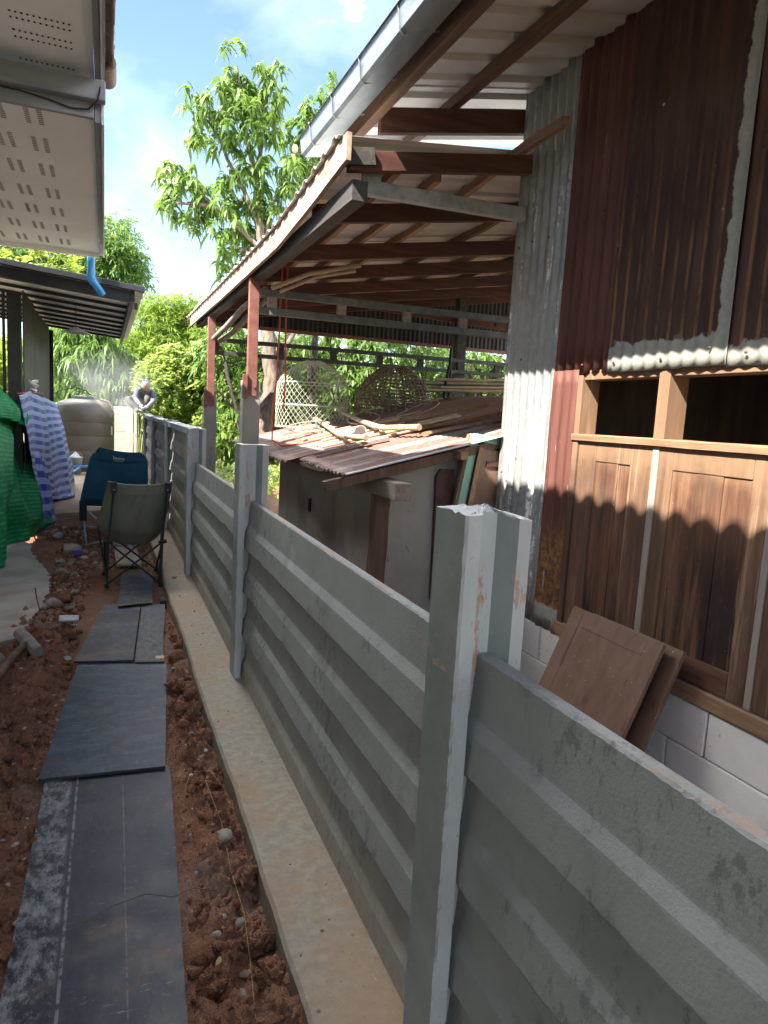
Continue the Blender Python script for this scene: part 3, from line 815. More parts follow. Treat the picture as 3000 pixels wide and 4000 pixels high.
# ------------------------------------------------------------------ concrete fence
fence = thing('concrete_fence', 'long grey precast concrete fence with H-section posts and lapped panels', 'fence', (0.7, 5.0, 0.0))
POSTY = [1.185 + 2.492*i for i in range(6)]
def post_mesh(name, rough_top, seed):
    r = np.random.default_rng(seed)
    x0, x1, yt = 0.0, 0.157, 0.142
    # H outline, counter-clockwise, panel grooves on both y faces
    out = [(x0, 0.006), (x0+0.005, 0), (x0+0.036, 0), (x0+0.0385, 0.048), (x1-0.058, 0.048), (x1-0.034, 0), (x1-0.004, 0), (x1, 0.006),
           (x1, yt-0.006), (x1-0.004, yt), (x1-0.034, yt), (x1-0.058, yt-0.048), (x0+0.0385, yt-0.048), (x0+0.036, yt), (x0+0.005, yt), (x0, yt-0.006)]
    # denser outline
    o2 = []
    for i in range(len(out)):
        a = out[i]; b = out[(i+1) % len(out)]
        n = max(1, int(math.hypot(b[0]-a[0], b[1]-a[1])/0.014))
        for q in range(n):
            o2.append((a[0]+(b[0]-a[0])*q/n, a[1]+(b[1]-a[1])*q/n))
    nz = 110; zs = np.linspace(-0.14, 1.292, nz); m = len(o2)
    P = np.zeros((nz, m, 3))
    for i, z in enumerate(zs):
        for j, (x, y) in enumerate(o2):
            e = 0.0022 if (y < 0.010 and x < 0.012) else 0.0005
            P[i, j] = (x + e*(fbm(z*13+seed, j*0.7, 4, 0.7)-0.5)*1.2 + (0.0005*r.normal() if (y < 0.007 and x < 0.006) else 0), y + e*(fbm(z*17+seed+9, j*0.9, 3)-0.5), z)
    if rough_top:
        for j, (x, y) in enumerate(o2):
            P[-1, j, 2] += 0.007*(vnoise(x*60, y*60+3)-0.7) - (0.010 if x > 0.12 else 0)
    vs = P.reshape(-1, 3)
    fs = [(i*m+j, i*m+(j+1) % m, (i+1)*m+(j+1) % m, (i+1)*m+j) for i in range(nz-1) for j in range(m)]
    b = MB(); b.add(vs, fs)
    # broken top: rings that close inwards
    cx, cy = 0.078, yt/2
    last = P[-1].copy(); prev = list(range((nz-1)*m, nz*m)); base = len(b.v)
    rings = 5 if rough_top else 2
    for q in range(1, rings+1):
        t = q/(rings+0.3)
        ring = []
        for j in range(m):
            x = last[j, 0]*(1-t) + cx*t; y = last[j, 1]*(1-t) + cy*t
            z = last[j, 2]
            if rough_top: z = last[j, 2]*(1-t) + 1.292*t + 0.010*(vnoise(x*150+seed, y*150)-0.45)*min(1, 3*t) + 0.006*(vnoise(x*420+seed, y*420)-0.5) + (0.010*math.exp(-((x-0.082)/0.020)**2))*min(1, 2*t)
            ring.append((x, y, z))
        n0 = len(b.v); b.v.extend([tuple(map(float, p)) for p in ring])
        for j in range(m):
            b.f.append((prev[j], prev[(j+1) % m], n0+(j+1) % m, n0+j)); b.mi.append(0); b.sm.append(False)
        prev = list(range(n0, n0+m))
    b.f.append(tuple(prev)); b.mi.append(0); b.sm.append(False)
    return b.mesh(name)
pm_near = post_mesh('post', True, 3)
pm_plain = post_mesh('post', False, 5)
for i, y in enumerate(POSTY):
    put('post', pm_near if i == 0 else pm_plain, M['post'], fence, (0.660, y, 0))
def panel_mesh(length, seed, chips=(), zcut=None):
    """one lapped panel: flat field, splayed step, thick ragged lower lip; origin at lower lip"""
    r = np.random.default_rng(seed)
    n = int(length/0.011); ys = np.linspace(0, length, n)
    prof = [(0.052, 0.000), (0.066, 0.248), (0.061, 0.2535), (0.037, 0.254), (0.032, 0.249), (0.0225, 0.128), (0.0215, 0.122), (0.0085, 0.092), (0.0076, 0.086), (0.0003, 0.006), (0.002, 0.0), (0.034, 0.003)]
    P = np.zeros((len(prof)+1, n, 3))
    rag = 0.0125*(fbm(ys*9+seed, ys*0+seed, 6, 0.75)-0.56)*2
    for c, w, d in chips:
        rag += d*np.exp(-((ys-c)/w)**2)*(0.6+0.8*vnoise(ys*70, ys*0+3))
    big = 0.0018*(fbm(ys*3+seed, ys*0+1, 2)-0.5)
    for i, (x, z) in enumerate(prof + [prof[0]]):
        zz = ys*0 + z; xx = ys*0 + x + big
        if i in (9, 10): zz = zz + rag*(1.0 if i == 10 else 0.6); xx = xx + np.maximum(0, rag)*0.25
        if i in (3, 4): zz = zz + 0.0012*r.normal(0, 1, n)*(1 if i == 4 else 0.4)
        P[i] = np.stack([xx, ys, zz], -1)
    b = MB(); b.grid(P, smooth=False)
    for e in (0, n-1):
        b.add(P[:-1, e], [tuple(range(len(prof)))])
    import bmesh
    me = b.mesh('panel'); bm = bmesh.new(); bm.from_mesh(me)
    bmesh.ops.remove_doubles(bm, verts=bm.verts, dist=0.00005)
    bmesh.ops.recalc_face_normals(bm, faces=bm.faces); bm.to_mesh(me); bm.free()
    return me
PL = 2.492 - 0.142 + 0.092
pan = [panel_mesh(PL, 11, [(1.05, 0.03, 0.018)]), panel_mesh(PL, 12, [(0.62, 0.025, 0.016), (1.9, 0.05, 0.008)]), panel_mesh(PL, 13, [(1.5, 0.08, 0.010)]), panel_mesh(PL, 14)]
def bay(y0, count, mats, zoff=0.0, seed=0):
    for q in range(count):
        put('panel', pan[(q+seed) % 4] if mats is M['panel'] else pan_far[(q+seed) % 4], mats, fence, (0.7020 + 0.0010*((q*7+seed) % 3), y0 + 0.142 - 0.046, -0.012 + 0.2485*q + zoff))
pan_far = [m.copy() for m in pan]
for m in pan + pan_far: m.materials.clear()
for m in pan: m.materials.append(M['panel'])
for m in pan_far: m.materials.append(M['panel_far'])
bay(POSTY[0]-2.492, 4, M['panel'], 0.0, 1)
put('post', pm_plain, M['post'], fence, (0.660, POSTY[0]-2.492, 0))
bay(POSTY[0]-2*2.492, 4, M['panel'], 0.0, 3)
bay(POSTY[0], 4, M['panel'], 0.0, 0)
bay(POSTY[1], 4, M['panel'], 0.004, 2)
for i in range(2, 5):
    bay(POSTY[i], 5, M['panel_far'], 0.0, i)
    c = MB(); c.box(0.672, 0.80, POSTY[i]+0.144, POSTY[i+1]-0.002, 1.238, 1.296)
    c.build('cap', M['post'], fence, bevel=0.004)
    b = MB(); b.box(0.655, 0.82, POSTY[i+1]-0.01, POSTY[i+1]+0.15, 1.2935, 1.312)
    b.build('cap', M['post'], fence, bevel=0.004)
# ------------------------------------------------------------------ tin shed at the right
XW = 2.33
shed = thing('tin_shed', 'corrugated tin shed with teak shutters on a white block base', 'shed', (XW, 2.9, 0.0))
def corr_y(name, y0, y1, z0, z1, x, m, parent, pitch=0.076, amp=0.009, nz=10, lean=0.0, wobble=0.007, seed=0):
    """vertical corrugated sheet in the plane x, ribs upright"""
    ys = np.arange(y0, y1+1e-6, pitch/8)
    zs = np.linspace(z0, z1, nz)
    Yg, Zg = np.meshgrid(ys, zs, indexing='ij')
    X = x + amp*np.sin(2*np.pi*Yg/pitch) + wobble*(fbm(Yg*2+seed, Zg*2, 3)-0.5)*2
    zb = Zg + np.where(Zg == z0, 0.006*(vnoise(Yg*18+seed, Yg*0)-0.5), 0)
    b = MB(); b.grid(np.stack([X, Yg + lean*(Zg-z0), zb], -1), smooth=True)
    o = b.build(name, m, parent, fix=False)
    sd = o.modifiers.new('thick', 'SOLIDIFY'); sd.thickness = 0.0016; sd.offset = 1
    return o
corr_y('wall_sheet', 3.285, 3.845, 0.335, 3.44, XW+0.006, M['galv'], shed, nz=24)
corr_y('wall_sheet', 2.82, 3.30, 1.757, 3.44, XW-0.008, M['redsheet'], shed, seed=2)
corr_y('wall_sheet', 3.070, 3.30, 0.335, 1.780, XW-0.012, M['redsheet'], shed, seed=3, nz=20, amp=0.007)
corr_y('wall_sheet', 2.12, 2.845, 1.755, 3.44, XW-0.022, M['rust_a'], shed, seed=4, nz=30, amp=0.0048)
corr_y('wall_sheet', 1.20, 2.14, 1.748, 3.44, XW-0.012, M['rust_b'], shed, seed=5, nz=30, amp=0.0048)
corr_y('wall_sheet', -3.0, 0.32, 0.3, 3.44, XW-0.012, M['rust_b'], shed, seed=8)
corr_y('wall_sheet', 0.30, 1.22, 1.75, 3.44, XW-0.020, M['redsheet'], shed, seed=6)
# nails along the sheet bottoms
nl = MB()
for y, z in [(3.25, 1.84), (3.02, 1.80), (2.78, 1.80), (2.47, 1.80), (2.20, 1.83), (2.02, 1.80), (1.95, 1.86), (3.75, 1.84), (3.10, 0.40), (3.6, 1.86), (3.72, 1.18), (3.5, 1.10), (2.28, 2.55), (2.43, 2.56), (2.58, 2.55), (2.73, 2.56), (2.96, 2.55), (3.11, 2.56), (3.19, 2.55), (2.05, 2.56), (1.9, 2.55), (3.42, 2.52), (3.58, 2.53), (3.72, 2.52)]:
    nl.lathe([(0.0, 0), (0.0075, 0.0), (0.006, 0.004), (0, 0.006)], (0, 0, 0), 8)
    n = 8*4
    for q in range(len(nl.v)-n, len(nl.v)):
        vx, vy, vz = nl.v[q]; nl.v[q] = (XW-0.034-vz, y+vx, z+vy)
nl.build('roofing_nails', simple('rusty_nail', (0.10, 0.04, 0.025), (0.2, 0.08, 0.05), 20, 0.8), shed)
# dark interior: back wall, floor and side so the window reads as a room
it = MB()
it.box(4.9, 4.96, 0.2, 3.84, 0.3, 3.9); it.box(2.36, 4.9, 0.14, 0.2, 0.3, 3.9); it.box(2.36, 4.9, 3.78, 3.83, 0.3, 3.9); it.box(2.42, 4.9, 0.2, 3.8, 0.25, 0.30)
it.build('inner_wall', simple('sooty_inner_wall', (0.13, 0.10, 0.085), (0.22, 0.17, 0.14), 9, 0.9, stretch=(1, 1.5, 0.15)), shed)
# window opening frame
fr = MB(); fr.box(XW-0.012, XW+0.10, 3.030, 3.072, 0.39, 1.75); fr.build('jamb', M['teak_frame'], shed, bevel=0.003)
fr = MB(); fr.box(XW-0.014, XW+0.10, 2.420, 2.486, 1.446, 1.75); fr.build('mullion', M['teak_frame'], shed, bevel=0.003)
fr = MB(); fr.box(XW-0.014, XW+0.10, 1.30, 1.366, 1.446, 1.75); fr.build('mullion', M['teak_frame'], shed, bevel=0.003)
fr = MB(); fr.box(XW-0.004, XW+0.10, 0.3, 3.03, 1.725, 1.775); fr.build('window_head', M['teak_frame'], shed, bevel=0.003)
fr = MB()
ys = np.linspace(0.3, 3.075, 90); w = 0.003*(fbm(ys*7, ys*0+4, 3)-0.5)
P = np.zeros((5, 90, 3))
for q, (x, z) in enumerate([(XW+0.1, 1.414), (XW-0.022, 1.413), (XW-0.024, 1.440), (XW-0.018, 1.446), (XW+0.1, 1.447)]):
    P[q] = np.stack([ys*0+x, ys, z+w], -1)
fr.grid(P, smooth=False); fr.build('window_sill', M['teak_rail'], shed)
# panelled shutters below the sill
def shutter(y0, y1, z0=0.418, z1=1.411, stile=0.115, top=0.10, bot=0.11):
    d = MB(); d.box(XW+0.018, XW+0.035, y0+0.01, y1-0.01, z0+0.01, z1-0.01)
    leaf = d.build('shutter', M['teak'], shed)
    for a, b, c, e, m in ((y0, y0+stile, z0, z1, 'teak_frame'), (y1-stile, y1, z0, z1, 'teak_frame'),
                          (y0+stile+0.001, y1-stile-0.001, z1-top, z1, 'teak_rail' if False else 'teak_frame'), (y0+stile+0.001, y1-stile-0.001, z0, z0+bot, 'beam_y')):
        f = MB(); f.box(XW-0.002, XW+0.030, a, b, c, e); f.build('shutter_rail' if (b-a) > 0.2 else 'stile', M[m], leaf, bevel=0.004)
    # the vertical boards of the panel, each slightly proud
    w = (y1-y0-2*stile); nb = 3
    for q in range(nb):
        ya = y0+stile+w*q/nb+0.001; yb = y0+stile+w*(q+1)/nb-0.001
        f = MB(); f.box(XW+0.005-0.002*((q*5) % 3), XW+0.020, ya, yb, z0+bot+0.002, z1-top-0.002); f.build('plank', M['teak'], leaf, bevel=0.0025)
shutter(2.490, 3.026, stile=0.14)
shutter(1.862, 2.447, stile=0.085)
shutter(1.235, 1.828, stile=0.085)
for ya, yb in ((2.449, 2.488), (1.830, 1.860), (1.20, 1.233)):
    f = MB(); f.box(XW-0.006, XW+0.04, ya, yb, 0.418, 1.411); f.build('shutter_post', simple('grey_weathered_post', (0.23, 0.19, 0.165), (0.33, 0.29, 0.26), 14, 0.8, 0.2, stretch=(1, 1, 0.1)), shed, bevel=0.003)
f = MB(); f.box(XW-0.020, XW+0.10, 0.2, 3.085, 0.343, 0.414); f.build('bottom_beam', M['beam_light'], shed, bevel=0.005)
# aerated concrete blocks of the base
bm_ = MB(); bm_.box(0, 0.075, 0, 0.594, 0, 0.195); bme = bm_.mesh('block')
bme.materials.append(M['aac'])
def blk(y, z, L=None):
    if L is None:
        o = put('block', bme, None, shed, (XW-0.012 + random.uniform(-0.002, 0.002), y, z))
    else:
        q = MB(); q.box(0, 0.075, 0, L, 0, 0.197); o = q.build('block', M['aac'], shed, (XW-0.012 + random.uniform(-0.002, 0.002), y, z))
    b = o.modifiers.new('bevel', 'BEVEL'); b.width = 0.004; b.segments = 1
for r in range(3):
    z = 0.140 - 0.2005*r
    for q in range(6):
        y = 2.013 - 0.6005*3 + 0.6005*q + (0.30 if r % 2 else 0.0) - (0.10 if r == 1 else 0)
        if y + 0.6 < 3.9: blk(y, z)
blk(3.2145, 0.140, 0.60) if False else None
mo = MB(); mo.box(XW-0.001, XW+0.058, 0.2, 3.84, -0.45, 0.336); mo.build('mortar_joint', M['mortar'], shed)

# high roof: sheet, purlins, rafter, gutter
def zr(x): return 3.42 + 0.19*(x-XW)
def roof_sheet(name, x0, x1, y0, y1, zf, m, parent, pitch=0.125, rib=0.022, skew=0.0, seed=0, nx=14):
    """trapezoid-rib roofing, ribs run up the slope (x)"""
    ys = []; hs = []
    y = y0
    while y < y1:
        for d, h in ((0.0, 0), (0.030, 0), (0.042, 1), (0.070, 1), (0.082, 0), (0.110, 0)):
            if y + d*pitch/0.125 <= y1: ys.append(y+d*pitch/0.125); hs.append(h*rib)
        y += pitch
    xs = np.linspace(x0, x1, nx)
    Xg, Yg = np.meshgrid(xs, np.array(ys), indexing='ij'); H = np.broadcast_to(np.array(hs), Xg.shape)
    Z = zf(Xg, Yg) + H + 0.004*(fbm(Xg*1.3+seed, Yg*1.3, 2)-0.5)
    b = MB(); b.grid(np.stack([Xg, Yg + skew*(Xg-x0), Z], -1), smooth=False)
    o = b.build(name, m, parent, fix=False)
    sd = o.modifiers.new('thick', 'SOLIDIFY'); sd.thickness = 0.002; sd.offset = 1
    return o
for q in range(-4, 5):
    roof_sheet('roof_sheet', 1.235, 5.1, 0.06+0.92*q, 0.06+0.92*(q+1)+0.09, lambda x, y, q=q: zr(x)+0.004*(q % 2), M['zinc'], shed, pitch=0.23, rib=0.024, seed=q)
def beamy(name, x, zb, w, h, y0, y1, m, parent, sag=0.0):
    b = MB(); ys = np.linspace(y0, y1, 12)
    jit = 0.004*np.sin(ys*2.1+x*5)
    P = np.zeros((5, 12, 3))
    for q, (dx, dz) in enumerate(((-w/2, 0), (w/2, 0), (w/2, h), (-w/2, h), (-w/2, 0))):
        P[q] = np.stack([x+dx+jit*0.6, ys, zb+dz+jit - sag*4*((ys-y0)/(y1-y0))*(1-(ys-y0)/(y1-y0))], -1)
    b.grid(P, smooth=False); b.add(P[:4, 0], [(0, 1, 2, 3)]); b.add(P[:4, -1], [(0, 3, 2, 1)])
    return b.build(name, m, parent)
beamy('purlin', 1.40, 3.122, 0.055, 0.115, -3.0, 4.62, M['beam_y'], shed)
beamy('purlin', 1.88, 3.272, 0.050, 0.058, -3.0, 4.62, M['beam_y'], shed)
beamy('purlin', 3.0, 3.48, 0.050, 0.058, -3.0, 4.62, M['beam_y'], shed)
def rafter(name, y, x0, x1, zf, h, w, m, parent):
    b = MB()
    b.add([(x0, y, zf(x0)-h), (x1, y, zf(x1)-h), (x1, y, zf(x1)), (x0, y, zf(x0)), (x0, y+w, zf(x0)-h), (x1, y+w, zf(x1)-h), (x1, y+w, zf(x1)), (x0, y+w, zf(x0))],
          [(0, 1, 2, 3), (4, 7, 6, 5), (0, 4, 5, 1), (1, 5, 6, 2), (2, 6, 7, 3), (3, 7, 4, 0)])
    return b.build(name, m, parent, bevel=0.003)
rafter('rafter', 3.865, 1.43, 2.62, lambda x: zr(x)-0.062, 0.135, 0.05, M['beam_x'], shed)
rafter('rafter', 1.2, 2.25, 4.9, lambda x: zr(x)-0.062, 0.135, 0.05, M['beam_x'], shed)
# box gutter
gt = MB()
ys = np.linspace(-3.0, 4.66, 40); w = 0.003*(fbm(ys*2, ys*0+3, 2)-0.5)
prof = [(1.160, 3.232), (1.168, 3.238), (1.172, 3.228), (1.186, 3.140), (1.206, 3.126), (1.330, 3.150), (1.340, 3.235)]
P = np.zeros((len(prof), 40, 3))
for q, (x, z) in enumerate(prof): P[q] = np.stack([ys*0+x+w, ys, ys*0+z+w], -1)
gt.grid(P, smooth=False)
gt.add(P[:, -1], [tuple(range(len(prof)))])
go = gt.build('gutter', M['gutter'], shed)
sd = go.modifiers.new('thick', 'SOLIDIFY'); sd.thickness = 0.002
for y in (4.42, 3.98, 3.52, 3.02, 2.3, 1.6):
    s = MB(); s.tube([(1.158, y, 3.245), (1.170, y, 3.222), (1.182, y+0.004, 3.140), (1.202, y+0.006, 3.122), (1.40, y+0.01, 3.19)], 0.004, 5)
    s.tube([(1.158, y, 3.245), (1.25, y, 3.262)], 0.003, 5)
    s.build('gutter_strap', M['galv_steel'], go)

# ------------------------------------------------------------------ open lean-to behind the shed
lean = thing('lean_to', 'open timber lean-to with peeling fascia and red steel posts', 'lean-to', (1.2, 6.15, 0.0))
def zl(x, y=6.0): return 2.925 + 0.16*(x-1.15) - np.interp(y, [3.4, 3.6, 4.13, 5.0, 7.05, 10.2], [0.035, 0.045, 0.098, 0.165, 0.175, 0.170])
for q in range(7):
    y0 = 3.60 + 1.0*q
    roof_sheet('roof_sheet', 1.092, 7.0, y0-0.04, y0+1.06, lambda x, y, q=q: zl(x, y)+0.003*(q % 2), M['zinc'], lean, pitch=0.19, rib=0.022, seed=q+10, skew=0.13 if q == 0 else 0.0)
# fascia board, gently sagging, in two lengths
def fasc(y0, y1, x=1.118):
    b = MB(); ys = np.linspace(y0, y1, 30); t = (ys-y0)/(y1-y0)
    zt = zl(x, ys) - 0.004; rg = 0.010*(fbm(ys*6, ys*0+9, 4, 0.6)-0.5)
    P = np.zeros((5, 30, 3))
    for q, (dx, dz) in enumerate(((0, -0.135), (0.026, -0.135), (0.026, 0), (0, 0), (0, -0.135))):
        P[q] = np.stack([ys*0+x+dx, ys, zt+dz+(np.minimum(rg, 0) if dz == 0 else rg*0.4)], -1)
    b.grid(P, smooth=False); b.add(P[:4, 0], [(0, 1, 2, 3)]); b.add(P[:4, -1], [(0, 3, 2, 1)])
    b.build('fascia', M['fascia'], lean)
fasc(3.50, 4.42); fasc(4.423, 6.9); fasc(6.903, 10.35)
b = MB(); b.box(1.112, 1.155, 10.352, 10.38, 2.60, 2.75); b.build('fascia_end', M['red_steel'], lean)
beamy('eave_beam', 1.225, 2.580, 0.085, 0.10, 3.58, 10.2, M['sooty'], lean)
RY = [3.60, 4.36, 5.35, 6.30, 7.30, 8.30, 9.30]
for y in RY:
    rafter('rafter', y, 1.20 if y > 4 else 1.17, 6.2 if y > 4 else 2.27, lambda x: zl(x, y)-0.055, 0.115 if y > 4 else 0.10, 0.05, M['beam_x'], lean)
for x, y0, m in ((1.55, 3.9, 'beam_light'), (1.86, 4.0, 'beam_light'), (2.18, 3.19, 'beam_light'), (2.75, 3.9, 'beam_y'), (3.3, 3.9, 'beam_light'), (3.9, 3.9, 'beam_y'), (4.5, 3.9, 'beam_light'), (5.2, 3.9, 'beam_y')):
    b = MB(); ys = np.linspace(y0, 10.25, 24); P = np.zeros((5, 24, 3)); w_ = 0.024
    for q, (dx, dz) in enumerate(((-w_, -0.054), (w_, -0.054), (w_, -0.004), (-w_, -0.004), (-w_, -0.054))): P[q] = np.stack([x+dx+0.004*np.sin(ys*1.7+x), ys, zl(x+dx, ys)+dz], -1)
    b.grid(P, smooth=False); b.add(P[:4, 0], [(0, 1, 2, 3)]); b.add(P[:4, -1], [(0, 3, 2, 1)]); b.build('purlin', M[m], lean)
b = MB(); b.bar((1.15, 3.60, 2.790), (1.30, 3.60, 2.815), 0.05, 0.085); b.build('rafter_end', M['sooty'], lean)
# galvanised hanger and tie beam to the shed corner
b = MB(); b.box(1.285, 1.325, 3.70, 3.735, 2.655, 2.815); b.build('hanger', M['galv_steel'], lean)
b = MB(); b.box(1.327, 1.385, 3.696, 3.73, 2.735, 2.835); b.build('hanger', M['galv_steel'], lean)
b = MB(); b.bar((1.30, 3.715, 2.695), (2.318, 3.735, 2.715), 0.05, 0.076); b.build('tie_beam', M['galv_steel'], lean, bevel=0.003)
# posts: red steel on concrete stubs
def leanpost(y, zc, zt, zm):
    b = MB(); b.box(1.15, 1.235, y, y+0.06, zm, zt); b.build('post', M['red_steel'], lean, bevel=0.003)
    b = MB(); b.box(1.118, 1.270, y+0.012, y+0.15, -0.25, zc); b.build('post_stub', M['kerb'] if False else M['hut_wall'], lean, bevel=0.006)
    b = MB(); b.box(1.108, 1.150, y-0.02, y+0.011, zc-0.16, zc+0.05); b.build('cleat', M['red_steel'], lean, bevel=0.003)
    b = MB(); b.tube([(1.215, y+0.012, zc-0.055), (1.215, y-0.02, zc-0.055)], 0.011, 8); b.build('bolt', M['red_steel'], lean)
leanpost(6.13, 1.735, 2.60, 1.60)
leanpost(8.70, 1.64, 2.56, 1.50)
# ladder-like galvanised side rails with spacer blocks
def rails(y, zt, x0, x1, h=0.062, gap=0.155, blocks=(), m='galv_steel', slope=0.006):
    for k in range(2):
        b = MB(); z = zt - gap*k
        b.bar((x0, y, z-h/2), (x1, y, z-h/2+slope*(x1-x0)), 0.05, h); b.build('rail', M[m], lean, bevel=0.003)
    for x in blocks:
        b = MB(); b.box(x-0.04, x+0.04, y-0.024, y+0.024, zt-gap+0.001+slope*(x-x0), zt-h-0.001+slope*(x-x0)); b.build('spacer', M['greywood'] if m == 'dull_steel2' else M['sooty'], lean)
rails(6.20, 2.530, 1.24, 6.0, blocks=(1.36, 2.0, 2.65, 3.25, 3.8, 4.5), m='dull_steel2')
rails(8.78, 2.330, 1.16, 6.8, h=0.05, blocks=(1.25, 2.05, 2.75, 3.4, 4.0, 4.6, 5.2, 5.9), m='dull_steel')
b = MB(); b.bar((4.62, 8.86, -0.2), (4.62, 8.86, 3.3), 0.14, 0.14, (0, 1, 0)); b.build('post', M['sooty'], lean)
b = MB(); b.bar((3.2, 8.9, 2.95), (5.6, 8.92, 2.86), 0.05, 0.10); b.build('brace', M['beam_x'], lean)
b = MB(); b.bar((4.6, 7.9, 2.75), (6.4, 7.95, 3.45), 0.05, 0.09); b.build('brace', M['beam_x'], lean)
# corrugated gable apron at the far end
xs = np.arange(1.35, 7.0, 0.0095); zs = np.linspace(0, 1, 6)
Xg, Tg = np.meshgrid(xs, zs, indexing='ij')
zt = zl(Xg, 10.2) - 0.06; zb = 2.665 + 0.0*Xg
P = np.stack([Xg, 10.28 + 0.009*np.sin(2*np.pi*Xg/0.076), zb + (zt-zb)*Tg], -1)
b = MB(); b.grid(P, smooth=True); b.build('gable_sheet', M['dark_tin'], lean, fix=False)
b = MB(); b.box(1.30, 7.0, 10.24, 10.268, 2.640, 2.690); b.build('gable_trim', M['red_steel'], lean)
# loose bamboo poles tucked under the eave
for pts, r in (([(1.30, 5.95, 2.50), (1.62, 5.98, 2.66), (2.10, 6.02, 2.80)], 0.019), ([(1.38, 6.0, 2.49), (1.70, 6.01, 2.65), (2.05, 6.0, 2.745)], 0.016)):
    b = MB(); b.tube(pts, r, 8); o = b.build('bamboo_pole', M['bamboo'])
    tag(o, 'thicker bamboo pole tucked under the lean-to eave' if r > 0.017 else 'thinner bamboo pole tucked under the lean-to eave', 'pole', 'bamboo poles tucked under the eave')
for k, pts in enumerate(([(1.20, 8.6, 2.30), (1.25, 8.0, 2.38), (1.30, 7.3, 2.50), (1.36, 6.5, 2.58)], [(1.27, 8.62, 2.28), (1.33, 8.1, 2.33), (1.39, 7.5, 2.44), (1.44, 6.8, 2.54)])):
    b = MB(); b.tube(pts, [0.028, 0.032, 0.030, 0.028], 8); o = b.build('crooked_branch', M['greywood'])
    tag(o, ['crooked grey branch slung between the lean-to posts, upper one', 'crooked grey branch slung between the lean-to posts, lower one'][k], 'branch', 'branches slung between the lean-to posts')
# ------------------------------------------------------------------ plastered hut with a rusty roof
def zh(x): return 1.125 + 0.254*(x-1.31)
hut = thing('hut', 'small plastered hut with rusty corrugated roof behind the fence', 'hut', (1.6, 4.0, 0.0))
b = MB(); b.add([(1.605, 4.02, -0.25), (1.605, 6.72, -0.25), (1.605, 6.72, zh(1.605)-0.03), (1.605, 4.02, zh(1.605)-0.03), (1.70, 4.02, -0.25), (1.70, 6.72, -0.25), (1.70, 6.72, zh(1.70)-0.03), (1.70, 4.02, zh(1.70)-0.03)],
              [(0, 1, 2, 3), (4, 7, 6, 5), (0, 4, 5, 1), (1, 5, 6, 2), (2, 6, 7, 3), (3, 7, 4, 0)]); b.build('wall', M['hut_wall'], hut)
for y in (4.03, 6.62):
    b = MB(); xs = (1.702, 3.6)
    b.add([(xs[0], y, -0.25), (xs[1], y, -0.25), (xs[1], y, zh(xs[1])-0.03), (xs[0], y, zh(xs[0])-0.03), (xs[0], y+0.09, -0.25), (xs[1], y+0.09, -0.25), (xs[1], y+0.09, zh(xs[1])-0.03), (xs[0], y+0.09, zh(xs[0])-0.03)],
          [(0, 1, 2, 3), (4, 7, 6, 5), (0, 4, 5, 1), (1, 5, 6, 2), (2, 6, 7, 3), (3, 7, 4, 0)]); b.build('wall', M['hut_wall'], hut)
# rough timber corner post
b = MB(); n = 12; zs = np.linspace(-0.25, 1.03, 22); P = np.zeros((22, n+1, 3))
for i, z in enumerate(zs):
    for j in range(n+1):
        a = 2*math.pi*j/n; r = 0.056*(0.93+0.14*vnoise(math.cos(a)*2+5, z*4+math.sin(a)*2)) + 0.004*vnoise(j % n*1.7, z*9)
        P[i, j] = (1.603 + r*max(-0.9, min(0.9, 1.15*math.cos(a))) - 0.012*(z > 0.2)*vnoise(3, z*6), 3.985 + r*max(-0.9, min(0.9, 1.15*math.sin(a))), z)
b.grid(P, smooth=True); b.build('corner_post', M['oldpost'], hut)
b = MB(); b.bar((1.593, 3.62, 1.055), (1.60, 6.7, 1.060), 0.105, 0.100); b.build('wall_plate', M['greywood'], hut, bevel=0.004)
b = MB(); b.bar((1.20, 3.90, zh(1.20)-0.045), (3.6, 3.90, zh(3.6)-0.045), 0.05, 0.060); b.build('rafter', M['oldpost'], hut, bevel=0.003)
b = MB(); b.bar((1.36, 3.93, zh(1.4)-0.036), (1.36, 7.6, zh(1.4)-0.036), 0.055, 0.03); b.build('batten', M['oldpost'], hut)
b = MB(); b.bar((2.05, 3.76, zh(2.05)-0.045), (2.05, 3.872, zh(2.05)-0.045), 0.05, 0.05); b.build('purlin_end', M['beam_light'], hut)
b = MB(); b.bar((3.4, 3.80, zh(3.4)-0.05), (3.4, 7.7, zh(3.4)-0.05), 0.05, 0.05); b.build('purlin', M['oldpost'], hut)
def hut_sheet(x0, x1, y0, y1, dz, seed, skew=0.0):
    xs = np.linspace(x0, x1, 26); ys = np.arange(y0, y1, 0.076/8)
    Xg, Yg = np.meshgrid(xs, ys, indexing='ij')
    rag = np.where(Xg == x0, 0.012*(vnoise(Yg*30+seed, Yg*0)-0.5), 0)
    Z = zh(Xg) + dz + 0.0095*np.sin(2*np.pi*Yg/0.076) + 0.014*(fbm(Xg*2.3+seed, Yg*2.3, 3)-0.5)
    b = MB(); b.grid(np.stack([Xg+rag, Yg+skew*(Xg-x0), Z], -1), smooth=True)
    o = b.build('roof_sheet', M['rustroof'], hut, fix=False)
    sd = o.modifiers.new('thick', 'SOLIDIFY'); sd.thickness = 0.002
hut_sheet(1.295, 3.75, 3.80, 4.44, 0.012, 1, 0.0)
hut_sheet(1.330, 3.75, 4.38, 5.02, 0.006, 2)
hut_sheet(1.235, 3.75, 4.96, 5.62, 0.012, 3)
hut_sheet(1.290, 3.75, 5.56, 6.30, 0.006, 4)
hut_sheet(1.275, 3.75, 6.22, 6.95, 0.012, 5)
hut_sheet(1.300, 3.75, 6.90, 7.85, 0.006, 6)
